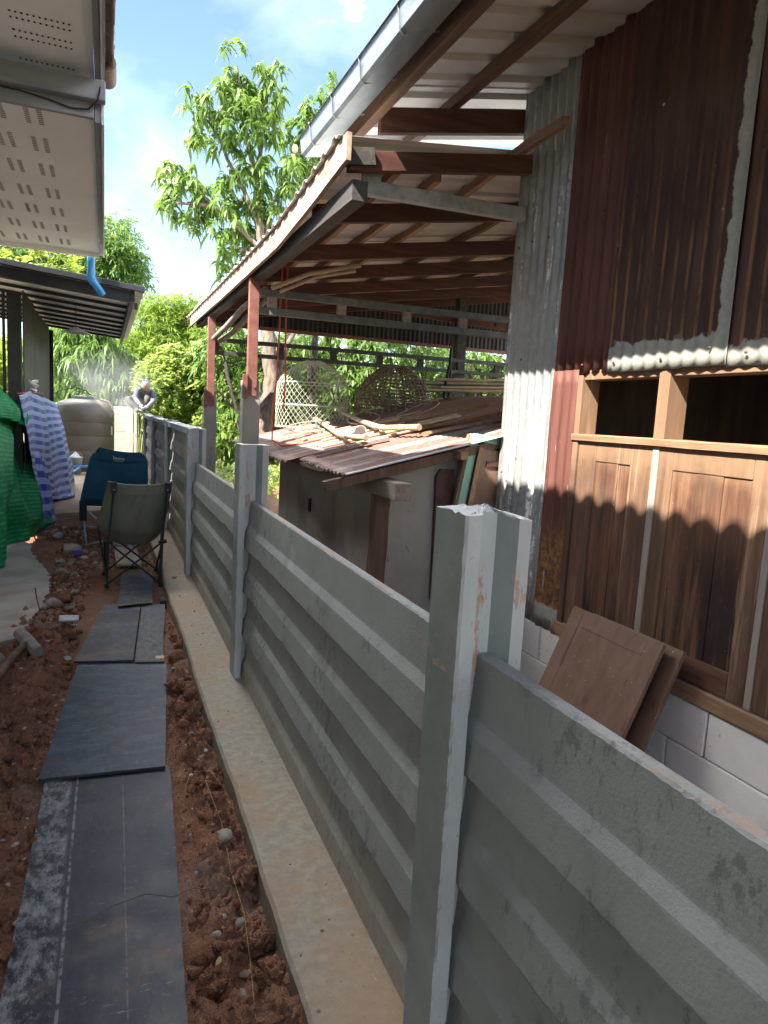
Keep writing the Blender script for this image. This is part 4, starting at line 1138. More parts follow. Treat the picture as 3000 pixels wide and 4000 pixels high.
# small socket on the side wall
b = MB(); b.box(1.590, 1.604, 5.55, 5.60, 0.66, 0.77); b.build('switch_box', M['blackrubber'], hut)

# --- things lying on the roof
def onroof(x, y, d=0.0): return (x, y, zh(x) + 0.024 + d)
def pole(name, pts, r, label, m='bamboo', group=None, nodes=True, taper=1.0):
    pts = [Vector(p) for p in pts]; out = []; rr = []
    for a, c in zip(pts, pts[1:]):
        L = (c-a).length; n = max(1, int(L/0.20))
        for q in range(n):
            for f_, k_ in (((0.0, 1.0), (0.45, 0.97), (0.90, 1.0), (0.95, 1.16)) if nodes else ((0.0, 1.0), (0.5, 1.0))):
                out.append(a.lerp(c, (q+f_)/n)); rr.append(r*k_)
    out.append(pts[-1]); rr.append(r)
    b = MB(); b.tube(out, rr, 10); o = b.build(name, M[m])
    return tag(o, label, 'pole', group)
pole('bamboo_pole', [onroof(2.24, 7.93, 0.07), onroof(1.74, 5.33, 0.07), onroof(1.70, 4.98, 0.07), onroof(1.735, 4.66, 0.07)], 0.022, 'bent bamboo ladder pole nearer the roof eave')
pole('bamboo_pole', [onroof(2.40, 7.2, 0.07), onroof(2.04, 5.32, 0.07), onroof(2.01, 5.02, 0.07), onroof(2.10, 4.56, 0.07)], 0.023, 'bent bamboo ladder pole farther up the rusty roof')
rg = random.Random(5)
for k in range(7):
    y = 4.98 + 0.22*k + rg.uniform(-0.03, 0.03)
    o = pole('bamboo_rung', [onroof(1.45+rg.uniform(-0.05, 0.12)+0.05*k, y, 0.005), onroof(2.45+rg.uniform(-0.2, 0.3)+0.04*k, y-0.06, 0.008)], 0.011+0.002*(k % 3), 'thin bamboo rung lying across the ladder poles', 'bamboo_pale' if k % 2 else 'bamboo', 'bamboo rungs on the rusty roof', False)
for k, (x0, y0, x1, y1, w) in enumerate([(1.40, 4.83, 1.95, 4.78, 0.055), (2.10, 4.60, 3.3, 4.22, 0.05), (2.2, 4.95, 3.4, 4.55, 0.045), (1.9, 5.9, 3.2, 5.5, 0.05)]):
    b = MB(); b.bar(onroof(x0, y0, 0.014), onroof(x1, y1, 0.014), w, 0.022, (0, 0, 1)); o = b.build('wood_lath', M['beam_light'] if k else M['greywood'], bevel=0.002)
    tag(o, ['grey board lying at the roof edge under the bamboo', 'pale sawn lath running up the roof from the bamboo end', 'pale sawn lath farther up the rusty roof', 'pale lath lying beyond the bamboo ladder'][k], 'lath')
# white plastic scoop off-cut
b = MB(); P = np.zeros((9, 5, 3))
for i in range(9):
    a = math.pi*i/8
    for j in range(5):
        P[i, j] = (1.80+0.055*math.cos(a)+0.012*j, 5.30-0.05*j, zh(1.80)+0.055+0.055*math.sin(a)+0.012*j)
b.grid(P); o = b.build('pipe_offcut', M['white_tin'], fix=False); sd = o.modifiers.new('t', 'SOLIDIFY'); sd.thickness = 0.004
tag(o, 'grey half-pipe offcut lying on the bamboo ladder', 'offcut')
b = MB(); b.box(1.58, 1.70, 5.25, 5.33, zh(1.64)+0.012, zh(1.64)+0.024); o = b.build('tin_scrap', M['white_tin']); tag(o, 'small scrap of bright tin on the rusty roof', 'scrap')
# curls of bamboo string
for k, (cx, cy, r) in enumerate([(1.78, 6.4, 0.20), (2.32, 6.3, 0.17), (2.75, 6.0, 0.22)]):
    pts = []
    for q in range(26):
        a = q*0.30; rr = r*(1-0.012*q)
        x = cx+rr*math.cos(a)*1.1; y = cy+rr*math.sin(a)
        pts.append(onroof(x, y, 0.02+0.05*(1+math.sin(a*0.8+k))))
    b = MB(); b.tube(pts, 0.006 if k < 2 else 0.004, 5); o = b.build('bamboo_string', M['bamboo_pale'])
    tag(o, ['loose curl of bamboo string near the far eave of the rusty roof', 'thick arched curl of bamboo string beyond the ladder', 'thin curl of bamboo string highest on the rusty roof'][k], 'string', 'curls of bamboo string on the hut roof')
# dome cage of green mesh
cage = thing('wire_cage', 'tall pale green wire mesh chicken cage on the hut roof', 'cage', (2.06, 7.2, 1.33))
H = 0.72; RB = 0.385; c0 = Vector((2.06, 7.25, zh(2.06)+0.0))
def dome(u, a, RB=RB, H=H, c0=c0, k=0.55):
    r = RB*(1.0 - max(0, (u-k)/(1-k))**2.2*0.80); 
    return Vector((c0.x + r*math.cos(a), c0.y + r*math.sin(a), c0.z + H*u))
b = MB()
for d in (-1, 1):
    for q in range(40):
        pts = [dome(t/14, 2*math.pi*q/40 + d*t/14*1.6) for t in range(15)]
        b.tube(pts, 0.0022, 3, cap=False)
b.build('mesh', M['wire_green'], cage)
for u in (0.02, 0.34, 0.66, 0.97):
    b = MB(); pts = [dome(u, 2*math.pi*q/36) for q in range(37)]
    b.tube(pts, 0.006, 5, cap=False); b.build('hoop', M['wire_green'], cage)
# woven basket coop
bas = thing('chicken_basket', 'dark woven bamboo chicken basket on the hut roof', 'basket', (3.0, 7.2, 1.56))
c1 = Vector((3.0, 7.25, zh(3.0)-0.07)); RB2, H2 = 0.43, 0.56
def dome2(u, a):
    r = RB2*(1.0 - max(0, (u-0.30)/0.70)**2.0*0.70)
    return Vector((c1.x + r*math.cos(a), c1.y + r*math.sin(a), c1.z + H2*u))
b = MB()
for q in range(34):
    a = 2*math.pi*q/34
    pts = [dome2(t/10, a+0.05*math.sin(q)) for t in range(11)]
    b.tube(pts, 0.0085, 4, cap=False)
b.build('stakes', M['basket'], bas)
b = MB()
for q in range(15):
    u = 0.02+0.96*(q/14); pts = [dome2(u, 2*math.pi*t/40)+Vector((0, 0, 0.006*math.sin(t*2.3+q))) for t in range(41)]
    b.tube(pts, 0.0075, 4, cap=False)
b.build('weavers', M['basket'], bas)
b = MB(); b.lathe([(0.0, 0.22), (0.03, 0.215), (0.055, 0.15), (0.06, 0.08), (0.085, 0.0), (0, 0)], (2.52, 7.5, zh(2.52)+0.0), 16)
tag(b.build('clay_jar', simple('pale_clay', (0.34, 0.27, 0.20), (0.45, 0.37, 0.28), 9, 0.8)), 'pale conical jar standing between the cage and basket', 'jar')
# bamboo poles slung from the rail
bun = thing('bamboo_bundle', 'bundle of long bamboo poles slung below the lean-to rail', 'bundle', (4.2, 7.0, 1.9))
for k in range(7):
    b = MB(); y = 6.9 + 0.05*(k % 3); z = 1.80 + 0.04*(k//2)
    b.tube([(3.22+0.06*(k % 4), y, z), (4.2, y+0.01, z+0.05), (5.5, y+0.02, z+0.36)], 0.016+0.003*(k % 3), 7); b.build('bamboo_pole', M['bamboo'], bun)
b = MB(); b.tube([(3.55, 7.0, 2.28), (3.52, 6.95, 2.1), (3.47, 6.93, 1.85), (3.48, 6.97, 1.73), (3.56, 7.02, 1.72), (3.58, 7.03, 1.9), (3.56, 7.02, 2.28)], 0.016, 7); b.build('strap', M['blackrubber'], bun)
# red cords hanging from the eave
for k, (x, zt) in enumerate(((1.462, 2.80), (1.512, 2.80))):
    pts = [(x, 6.3, zt), (x-0.004+0.006*k, 6.3, 2.2), (x-0.02+0.03*k, 6.28, 1.75), (x-0.05+0.05*k, 6.27, 1.5)]
    if k == 0: pts += [(1.40, 6.2, 1.22), (1.42, 5.9, 1.185), (1.55, 5.75, 1.215), (1.8, 5.75, 1.28), (1.95, 5.9, 1.33)]
    b = MB(); b.tube(pts, 0.0075, 6); o = b.build('hanging_rope', M['redcord'])
    tag(o, ['red cord hanging from the eave and trailing onto the hut roof', 'shorter red cord hanging straight beside the trailing one'][k], 'rope')

# --- joinery leaning about
gd = thing('green_window_frame', 'peeling green window frame leaning between hut and tin wall', 'frame', (2.2, 3.9, 0.5))
for a, c in (((2.185, 3.90, 1.40), (2.02, 3.90, 0.35)), ((2.185, 3.90, 1.385), (2.60, 3.905, 1.325))):
    b = MB(); b.bar(a, c, 0.045, 0.055, (0, 1, 0) if abs(a[2]-c[2]) < 0.5 else (1, 0, 0)); b.build('rail', M['greenpaint'], gd, bevel=0.003)
b = MB(); b.bar((2.155, 3.915, 1.40), (1.99, 3.915, 0.35), 0.03, 0.016, (1, 0, 0)); b.build('edge_strip', M['beam_light'], gd)
bd = thing('brown_shutter', 'dark brown wooden shutter leaning against the green frame', 'shutter', (2.25, 3.86, 0.4))
b = MB(); b.prism([(2.212, 1.318), (2.60, 1.262), (2.52, 0.30), (2.06, 0.30)], 'y', 3.862, 3.882); b.build('leaf', M['brownply'], bd)
b = MB(); b.bar((2.216, 3.856, 1.322), (2.066, 3.856, 0.30), 0.012, 0.030, (1, 0, 0)); b.build('edge', M['beam_light'], bd)
b = MB(); b.box(2.262, 2.40, 3.852, 3.861, 1.20, 1.235); b.build('moulding', M['maroon'], bd)
b = MB(); b.prism([(1.978, 1.115), (2.006, 1.166), (2.104, 1.168), (2.13, 0.30), (1.995, 0.30)], 'y', 3.985, 4.012)
tag(b.build('maroon_plank', M['maroon']), 'maroon painted plank with clipped corner leaning on the hut wall', 'plank')
# two brown door leaves leaning on the block base
def leanleaf(name, yl, yr, xt, zt, xb, zb, m, label, th=0.03, skew=0.0):
    t = thing(name, label, 'door leaf', (xb, yl, zb))
    n = Vector((-(zt-zb), 0, (xt-xb))).normalized()
    def q(y, f, off): 
        p = Vector((xb+(xt-xb)*f, y, zb+(zt-zb)*f)) + n*off; p.y += skew*f; return p
    def slab(y0, y1, f0, f1, o0, o1, nm, mm, par):
        b = MB(); vs = [q(y, f, o) for o in (o0, o1) for (y, f) in ((y0, f0), (y1, f0), (y1, f1), (y0, f1))]
        b.add(vs, [(0, 1, 2, 3), (4, 7, 6, 5), (0, 4, 5, 1), (1, 5, 6, 2), (2, 6, 7, 3), (3, 7, 4, 0)]); return b.build(nm, M[mm], par, bevel=0.003)
    slab(yl, yr, 0, 1, 0, th*0.6, 'leaf', m, t)
    w = 0.085
    slab(yl, yl+w, 0, 1, th*0.6+0.0005, th*0.72, 'stile', m, t); slab(yr-w, yr, 0, 1, th*0.6+0.0005, th*0.72, 'stile', m, t)
    slab(yl+w+0.001, yr-w-0.001, 0.88, 1, th*0.6+0.0005, th*0.72, 'rail', m, t); slab(yl+w+0.001, yr-w-0.001, 0, 0.12, th*0.6+0.0005, th*0.72, 'rail', m, t)
leanleaf('brown_door_leaf', 2.165, 2.775, 2.215, 0.580, 1.93, -0.07, 'brownply', 'speckled brown door leaf leaning in front against the block base', skew=0.0)
leanleaf('brown_door_leaf', 2.115, 2.70, 2.278, 0.560, 2.02, -0.07, 'brownply', 'brown door leaf half hidden behind the leaning speckled one')
# ------------------------------------------------------------------ house at the left: eaves, tiles, walls
house = thing('house', 'pale house with perforated white eaves and brown tile verge', 'house', (-1.0, 3.0, 0.0))
b = MB(); b.box(-3.0, -1.62, -3.0, 7.4, -0.2, 3.3); b.build('wall', M['housewall'], house)
# near soffit (higher)
so = MB(); so.box(-2.2, -0.052, -3.0, 4.235, 3.12, 3.132); so1 = so.build('soffit', M['soffit'], house)
h = MB()
for (ya, yb) in ((3.637, 3.690), (3.803, 3.866), (4.088, 4.147), (3.31, 3.37), (2.97, 3.03)):
    for y in (ya, yb):
        for x in [-0.1475-0.0236*q for q in range(11)] + [-0.62-0.0236*q for q in range(11)]:
            c = [(x+0.0052*math.cos(t*math.pi/3), y+0.0075*math.sin(t*math.pi/3)) for t in range(6)]
            h.prism(c, 'z', 3.1175, 3.1195)
h.build('vent_holes', M['hole'], so1)['kind'] = 'stuff'
b = MB(); b.box(-0.050, -0.022, -3.0, 4.245, 3.085, 3.30); b.build('fascia', M['greyfascia'], house, bevel=0.003)
b = MB(); b.box(-0.0205, -0.012, -3.0, 4.245, 3.075, 3.31); b.build('fascia_strip', M['lightfascia'], house)
b = MB(); b.box(-0.0115, 0.000, -3.0, 4.245, 3.095, 3.31); b.build('fascia_strip', M['greyfascia'], house)
# verge tiles stepping along the edge
tm = MB(); ys = np.linspace(0, 0.17, 7); P = np.zeros((7, 9, 3))
for i, y in enumerate(ys):
    for j in range(9):
        a = math.pi*j/8
        P[i, j] = (0.034*math.cos(a)*(1+0.10*(y < 0.02)), y, 0.03*math.sin(a) + 0.028*(1-y/0.17))
tm.grid(P); tmesh = tm.mesh('tile'); tmesh.materials.append(M['tile'])
for q in range(44):
    y = 4.06 - 0.145*q
    o = put('tile', tmesh, None, house, (0.006 + 0.002*math.sin(q*2.1), y, 3.165 + 0.0008*((q*7) % 5)))
    sd = o.modifiers.new('t', 'SOLIDIFY'); sd.thickness = 0.012
    o = put('tile', tmesh, None, house, (0.004 + 0.002*math.sin(q*1.3), y-0.05, 3.205))
    sd = o.modifiers.new('t', 'SOLIDIFY'); sd.thickness = 0.012
b = MB(); b.tube([(0.004, 4.10, 3.195), (0.010, 4.26, 3.17)], [0.050, 0.047], 14); b.build('verge_cap', M['tile'], house)
b = MB(); b.add([(-2.2, -3, 3.30), (-0.04, -3, 3.30), (-0.04, 4.23, 3.30), (-2.2, 4.23, 3.30), (-2.2, -3, 3.36), (-0.04, -3, 3.36), (-0.04, 4.23, 3.36), (-2.2, 4.23, 3.36)], [(0, 1, 2, 3), (4, 7, 6, 5), (0, 4, 5, 1), (1, 5, 6, 2), (2, 6, 7, 3), (3, 7, 4, 0)]); b.build('roof_deck', M['tile'], house)
# unseen upper roof, added so its wavy tile eave shadows the tin wall
def zu(x): return 3.79 - 0.36*(x-0.04)
xs = np.linspace(-2.6, 0.045, 22); ys = np.arange(-4.0, 2.93, 0.152/10)
Xg, Yg = np.meshgrid(xs, ys, indexing='ij')
P = np.stack([Xg, Yg, zu(Xg) + 0.055*(0.75+0.5*vnoise(np.floor(Yg/0.150)*3.7+50, Yg*0))*np.abs(np.sin(np.pi*(Yg/0.150))) - 0.012*(((Xg+3)*3) % 1)], -1)
b = MB(); b.grid(P, smooth=True); o = b.build('unseen_upper_roof', M['tile'], house, fix=False); sd = o.modifiers.new('t', 'SOLIDIFY'); sd.thickness = 0.014
b = MB(); b.box(-1.62, -1.5, -4.0, 2.8, 3.361, 4.3); b.build('unseen_upper_wall', M['housewall'], house)
b = MB(); b.box(-1.5, 0.0, -4.0, 2.85, 3.70, 3.712); b.build('unseen_upper_soffit', M['soffit'], house)
b = MB(); b.box(-4.2, -2.6, 9.2, 17.6, -0.2, 3.5); b.build('shade_wing_wall', M['housewall'], house)  # unseen rear wing, wall and roof added to shade the water tank
b = MB(); b.add([(-4.4, 9.0, 4.3), (-2.0, 9.0, 3.60), (-2.0, 17.8, 3.60), (-4.4, 17.8, 4.3), (-4.4, 9.0, 4.36), (-2.0, 9.0, 3.66), (-2.0, 17.8, 3.66), (-4.4, 17.8, 4.36)], [(0, 1, 2, 3), (4, 7, 6, 5), (0, 4, 5, 1), (1, 5, 6, 2), (2, 6, 7, 3), (3, 7, 4, 0)]); b.build('shade_wing_roof', M['tile'], house)
# lower rear soffit with slotted vents and its grey front box
so = MB(); so.box(-2.4, -0.052, 4.075, 7.52, 2.90, 2.912); so2 = so.build('soffit', M['soffit'], house)
s = MB()
for yc in (4.18, 4.62, 5.09, 5.62, 6.12, 6.66, 7.2):
    for xc in (-0.308, -0.368, -0.484, -0.540, -0.66, -0.715, -0.84):
        for t in range(9):
            y = yc-0.11+0.0275*t
            s.box(xc-0.012, xc+0.012, y-0.005, y+0.005, 2.8975, 2.8995)
s.build('vent_slots', M['slot'], so2)['kind'] = 'stuff'
b = MB(); b.box(-0.050, -0.018, 4.06, 7.54, 2.88, 3.02); b.build('fascia', M['greyfascia'], house, bevel=0.003)
b = MB(); b.box(-0.0175, -0.004, 4.05, 7.545, 2.872, 3.02); b.build('fascia_strip', M['lightfascia'], house)
b = MB(); b.box(-2.4, -0.0515, 7.522, 7.545, 2.86, 3.0); b.build('fascia_end', M['soffit'], house)
b = MB(); b.box(-2.4, -0.052, 4.045, 4.073, 2.893, 2.980); b.build('gutter_box', M['greyfascia'], house, bevel=0.004)
b = MB(); b.box(-2.4, 0.003, 3.985, 4.043, 2.962, 3.060); b.build('gutter_box', M['greyfascia'], house, bevel=0.006)
b = MB(); b.box(-2.4, -0.052, 4.05, 7.5, 3.03, 3.06); b.build('roof_deck', M['dark_trim'], house)
b = MB(); b.tube([(-0.02, 3.995, 3.06), (-0.025, 3.982, 3.0), (-0.035, 3.975, 2.955), (-0.08, 4.03, 2.925), (-0.16, 4.035, 2.918), (-0.26, 4.035, 2.937), (-0.38, 4.035, 2.952), (-0.6, 4.035, 2.956)], 0.004, 6); b.build('cable', M['blackrubber'], house)
# blue rain pipe
pipe = MB(); pipe.tube([(-0.128, 7.62, 2.96), (-0.128, 7.62, 2.72), (-0.122, 7.62, 2.675), (-0.10, 7.62, 2.64), (-0.02, 7.66, 2.53)], 0.036, 14)
pipe.tube([(-0.128, 7.62, 2.74), (-0.128, 7.62, 2.69)], 0.040, 14); pipe.tube([(-0.128, 7.62, 2.69), (-0.122, 7.62, 2.665), (-0.098, 7.625, 2.625)], 0.040, 14)
tag(pipe.build('rain_pipe', M['bluepipe']), 'bright blue rain pipe elbow between white eave and black canopy', 'pipe')

# ------------------------------------------------------------------ black steel canopy
can = thing('canopy', 'black steel canopy with ribbed underside and alu edge', 'canopy', (-0.9, 8.0, 0.0))
def zc(x): return 2.635 - 0.090*(x-0.30)
b = MB(); b.add([(-3.2, 7.70, zc(-3.2)-0.02), (0.375, 7.70, zc(0.375)-0.02), (0.375, 7.70, zc(0.375)+0.055-0.02), (-3.2, 7.70, zc(-3.2)+0.055-0.02), (-3.2, 7.76, zc(-3.2)-0.02), (0.375, 7.76, zc(0.375)-0.02), (0.375, 7.76, zc(0.375)+0.035), (-3.2, 7.76, zc(-3.2)+0.035)],
     [(0, 1, 2, 3), (4, 7, 6, 5), (0, 4, 5, 1), (1, 5, 6, 2), (2, 6, 7, 3), (3, 7, 4, 0)]); b.build('front_flashing', M['dark_trim'], can, bevel=0.004)
def slant(name, y0, y1, x0, x1, dz0, dz1, m):
    b = MB(); b.add([(x0, y0, zc(x0)+dz0), (x1, y0, zc(x1)+dz0), (x1, y0, zc(x1)+dz1), (x0, y0, zc(x0)+dz1), (x0, y1, zc(x0)+dz0), (x1, y1, zc(x1)+dz0), (x1, y1, zc(x1)+dz1), (x0, y1, zc(x0)+dz1)],
        [(0, 1, 2, 3), (4, 7, 6, 5), (0, 4, 5, 1), (1, 5, 6, 2), (2, 6, 7, 3), (3, 7, 4, 0)]); return b.build(name, M[m], can, bevel=0.003)
slant('front_beam', 7.78, 7.84, -3.2, 0.24, -0.13, -0.022, 'black_steel')
roof = MB(); xs = np.linspace(-3.2, 0.372, 8); ys = []; hs = []
y = 7.77
while y < 13.3:
    for d, hh in ((0, 0), (0.12, 0), (0.13, 1), (0.16, 1), (0.17, 0), (0.19, 0)): ys.append(y+d); hs.append(0.022*hh)
    y += 0.20
Xg, Yg = np.meshgrid(xs, np.array(ys), indexing='ij')
roof.grid(np.stack([Xg, Yg, zc(Xg)-0.012+np.broadcast_to(np.array(hs), Xg.shape)], -1), smooth=False)
o = roof.build('roof_sheet', M['alu'], can, fix=False); sd = o.modifiers.new('t', 'SOLIDIFY'); sd.thickness = 0.002
for k in range(9):
    slant('purlin', 8.42+0.60*k, 8.47+0.60*k, -3.2, 0.24, -0.048, -0.015, 'black_steel')
b = MB(); b.bar((0.262, 7.79, zc(0.26)-0.065), (0.262, 13.4, zc(0.26)-0.065), 0.04, 0.11); b.build('side_beam', M['black_steel'], can)
b = MB(); b.bar((0.30, 7.85, zc(0.3)-0.15), (0.30, 7.93, zc(0.3)-0.15), 0.03, 0.06); b.build('bracket', M['black_steel'], can)
b = MB(); b.box(-0.995, -0.860, 8.75, 8.86, -0.1, 2.60); b.build('post', M['black_steel'], can, bevel=0.004)
b = MB(); b.box(-1.06, -1.03, 8.9, 8.93, -0.1, 2.64); b.build('post', M['black_steel'], can)
# clad screen wall running back from the post
xs_ = []
for k, (ya, yb) in enumerate(((8.88, 10.15), (10.3, 13.0))):
    ys = np.arange(ya, yb, 0.03); zs = np.linspace(-0.1, 1, 3)
    q = MB(); zt = 2.66 if k == 0 else 2.64
    P = np.zeros((len(ys), 2, 3))
    for i, yv in enumerate(ys):
        dx = -0.85 + (0.010 if (i % 5) < 2 else 0.0) - 0.012*k
        P[i, 0] = (dx, yv, -0.1); P[i, 1] = (dx, yv, zt)
    q.grid(P, smooth=False); o = q.build('screen', M['screen'], can, fix=False); sd = o.modifiers.new('t', 'SOLIDIFY'); sd.thickness = 0.01
b = MB(); b.box(-0.862, -0.80, 13.0, 13.06, -0.1, 2.62); b.build('post', M['black_steel'], can)
lp = thing('pendant_lamp', 'flat dark shade lamp hanging under the black canopy', 'lamp', (-0.33, 9.5, 2.3))
b = MB(); b.lathe([(0.0, 0.075), (0.03, 0.07), (0.05, 0.05), (0.155, 0.008), (0.157, 0.0), (0.15, 0.0), (0.05, 0.04), (0.0, 0.05)], (-0.33, 9.5, 2.30), 24); b.build('shade', M['lightfascia'], lp)
b = MB(); b.tube([(-0.33, 9.5, 2.37), (-0.33, 9.5, 2.66)], 0.004, 6); b.build('cord', M['blackrubber'], lp)

# ------------------------------------------------------------------ water tank and far wall
tank = thing('water_tank', 'taupe ribbed polyethylene water tank with dark lid', 'tank', (-0.43, 17.2, -0.06))
pr = [(0.0, 0.0), (0.60, 0.0), (0.625, 0.03)]
z = 0.03
for z0 in (0.16, 0.46, 0.78, 1.08):
    pr += [(0.632, z0-0.012), (0.631, z0-0.009), (0.622, z0-0.004), (0.622, z0+0.004), (0.631, z0+0.009), (0.632, z0+0.012)]
pr += [(0.632, 1.20), (0.631, 1.27), (0.624, 1.33), (0.608, 1.39), (0.58, 1.445), (0.535, 1.495), (0.47, 1.535), (0.38, 1.568), (0.30, 1.59), (0.25, 1.60), (0, 1.605)]
b = MB(); b.lathe(pr, (-0.43, 17.2, -0.06), 56); b.build('shell', M['tank'], tank)
b = MB(); b.lathe([(0.27, 1.60), (0.275, 1.635), (0.24, 1.655), (0.10, 1.675), (0, 1.675)], (-0.43, 17.2, -0.06), 28); b.build('lid', M['tank_lid'], tank)
b = MB(); b.tube([(-0.43+0.34, 17.2-0.12, 1.545), (-0.43+0.50, 17.2-0.18, 1.505), (-0.43+0.575, 17.2-0.21, 1.42), (-0.43+0.605, 17.2-0.22, 1.33)], 0.026, 8); b.build('rib', M['tank'], tank)
P = np.zeros((6, 2, 3))
for i in range(6):
    a = -math.pi*0.16 + i*0.022
    P[i, 0] = (-0.43+0.636*math.cos(a), 17.2+0.636*math.sin(a), 0.76); P[i, 1] = (P[i, 0][0], P[i, 0][1], 0.95)
b = MB(); b.grid(P); b.build('sticker', M['sticker'], tank, fix=False)
fw = thing('cream_wall', 'sunlit cream block wall beyond the water tank', 'wall', (0.5, 19.3, 0))
for r in range(7):
    b = MB(); b.box(-3.0, 0.60, 19.3, 19.45, -0.1+0.215*r, -0.1+0.215*(r+1)-0.006); b.build('course', M['whitewall'], fw, bevel=0.003)
b = MB(); b.box(-3.0, 0.6, 19.31, 19.44, -0.2, 1.39); b.build('joint', M['mortar'], fw)
for x in (0.61, 0.70):
    b = MB(); b.box(x, x+0.07, 19.22, 19.40, -0.1, 1.36); b.build('pilaster', M['whitewall'], fw, bevel=0.004)
# ------------------------------------------------------------------ formwork boards laid as a walkway
def board(name, quad, z, th, m, label, warp=0.0, seed=0, lines=(), edge_m='paleboard'):
    """quad: near-left, near-right, far-right, far-left"""
    (ax, ay), (bx, by), (cx, cy), (dx, dy) = quad
    nu, nv = 18, 26
    u = np.linspace(0, 1, nu); v = np.linspace(0, 1, nv)
    U, W = np.meshgrid(u, v, indexing='ij')
    X = (ax*(1-U)+bx*U)*(1-W) + (dx*(1-U)+cx*U)*W
    Y = (ay*(1-U)+by*U)*(1-W) + (dy*(1-U)+cy*U)*W
    j = 0.004*(fbm(U*9+seed, W*9, 3)-0.5)
    X = X + np.where((U == 0) | (U == 1), j, 0); Y = Y + np.where((W == 0) | (W == 1), j, 0)
    Z = z + 0.006*(fbm(X*1.7+seed, Y*1.7, 2)-0.5) + warp*(W*(1-W)*4*0 + (1-W)**6)
    b = MB()
    T = np.stack([X, Y, Z], -1); Bt = np.stack([X, Y, Z-th], -1)
    b.grid(T, smooth=False); b.grid(Bt[::-1], smooth=False)
    b.cur = 1
    for S in ((T[0], Bt[0]), (Bt[-1], T[-1]), (Bt[:, 0], T[:, 0]), (T[:, -1], Bt[:, -1])):
        b.grid(np.stack(S, 0), smooth=False)
    o = b.build(name, [M[m], M[edge_m]])
    return tag(o, label, 'board')
board('formwork_board', [(-0.262, 1.30), (0.178, 1.25), (0.264, 2.955), (-0.226, 2.995)], -0.083, 0.012, 'board1', 'nearest black board caked with white cement along its side', 0, 1, edge_m='dark_trim')
board('formwork_board', [(-0.251, 2.955), (0.241, 2.925), (0.348, 4.215), (-0.145, 4.345)], -0.068, 0.012, 'board2', 'smooth blue-black board, second along the walkway', 0.003, 2, edge_m='dark_trim')
board('formwork_board', [(-0.171, 4.300), (0.158, 4.250), (0.258, 5.50), (-0.005, 5.55)], -0.054, 0.012, 'board3', 'scuffed grey-brown board in front of the olive chair', 0.004, 3, edge_m='dark_trim')
board('formwork_board', [(0.166, 4.235), (0.322, 4.205), (0.436, 5.467), (0.266, 5.50)], -0.053, 0.014, 'board3b', 'narrow pale-edged strip of board beside the concrete kerb', 0.004, 4)
board('formwork_board', [(0.093, 5.40), (0.340, 5.46), (0.399, 6.50), (0.138, 6.54)], -0.040, 0.012, 'board4', 'small worn board reaching under the olive chair', 0.018, 5)
board('plywood_piece', [(0.10, 6.95), (0.33, 6.92), (0.31, 7.75), (0.09, 7.80)], -0.045, 0.022, 'paleboard', 'bare plywood piece on the soil beneath the olive chair', 0.0, 6)
o = MB(); o.box(0.285, 0.335, 4.215, 4.255, -0.060, -0.0385); tag(o.build('wood_chip', M['bamboo_pale'], bevel=0.002), 'small pale wooden block on the board corner', 'block')
o = MB(); o.box(0.40, 0.45, 5.49, 5.55, -0.10, -0.03); tag(o.build('rubber_block', M['blackrubber'], bevel=0.004), 'small black block beside the strip of board', 'block')
# bits of wire
for pts, nm, lab, r, m in (([(-0.06, 2.06, -0.078), (0.02, 2.10, -0.072), (0.12, 2.12, -0.066), (0.20, 2.085, -0.070), (0.27, 2.12, -0.08), (0.33, 2.06, -0.06)], 'wire', 'thin dark wire lying across the nearest board', 0.0013, 'wirem'),
                       ([(0.30, 2.70, -0.045), (0.34, 2.80, -0.04), (0.41, 2.78, -0.035), (0.44, 2.66, -0.04), (0.38, 2.70, -0.03), (0.40, 2.4, -0.04), (0.385, 2.1, -0.03), (0.39, 1.9, -0.03), (0.37, 1.7, -0.02), (0.345, 1.5, -0.01)], 'straw_string', 'yellowish string trailing over the clods beside the kerb', 0.0010, 'straw')):
    b = MB(); b.tube(pts, r, 5); tag(b.build(nm, M[m]), lab, 'wire' if nm == 'wire' else 'string')
b = MB(); b.tube([(-0.475, 5.52, 0.10), (-0.462, 5.50, 0.02), (-0.43, 5.36, -0.04), (-0.41, 5.2, -0.08), (-0.40, 5.05, -0.10)], 0.0045, 6); tag(b.build('rebar', M['wirem']), 'bent rusty rebar sticking out of the slab edge', 'rebar')
# sledge hammer
ham = thing('sledge_hammer', 'worn sledge hammer with wooden handle lying on the soil', 'hammer', (-0.45, 4.5, -0.1))
b = MB(); a = Vector((-0.505, 4.775, -0.005)); c = Vector((-0.372, 4.445, -0.03)); d = (c-a).normalized()
b.tube([a, a+d*0.012, a+d*0.09, a+d*0.17, c-d*0.09, c-d*0.012, c], [0.034, 0.040, 0.041, 0.044, 0.041, 0.040, 0.034], 8, smooth=False)
b.build('head', M['hammer_head'], ham, bevel=0.003)
b = MB(); m_ = a.lerp(c, 0.5); b.tube([m_+Vector((0.01, 0.02, 0.012)), m_+Vector((-0.06, -0.25, 0.0)), m_+Vector((-0.105, -0.5, -0.03)), m_+Vector((-0.15, -0.72, -0.055))], [0.020, 0.021, 0.023, 0.025], 10); b.build('handle', M['hammer_wood'], ham)
b = MB(); b.lathe([(0.026, -0.03), (0.030, 0.0), (0.028, 0.03)], (0, 0, 0), 10)
for q in range(len(b.v)):
    x, y, z = b.v[q]; b.v[q] = (m_.x-0.008+x, m_.y-0.055+z, m_.z+0.008+y)
b.build('collar', M['hammer_head'], ham)

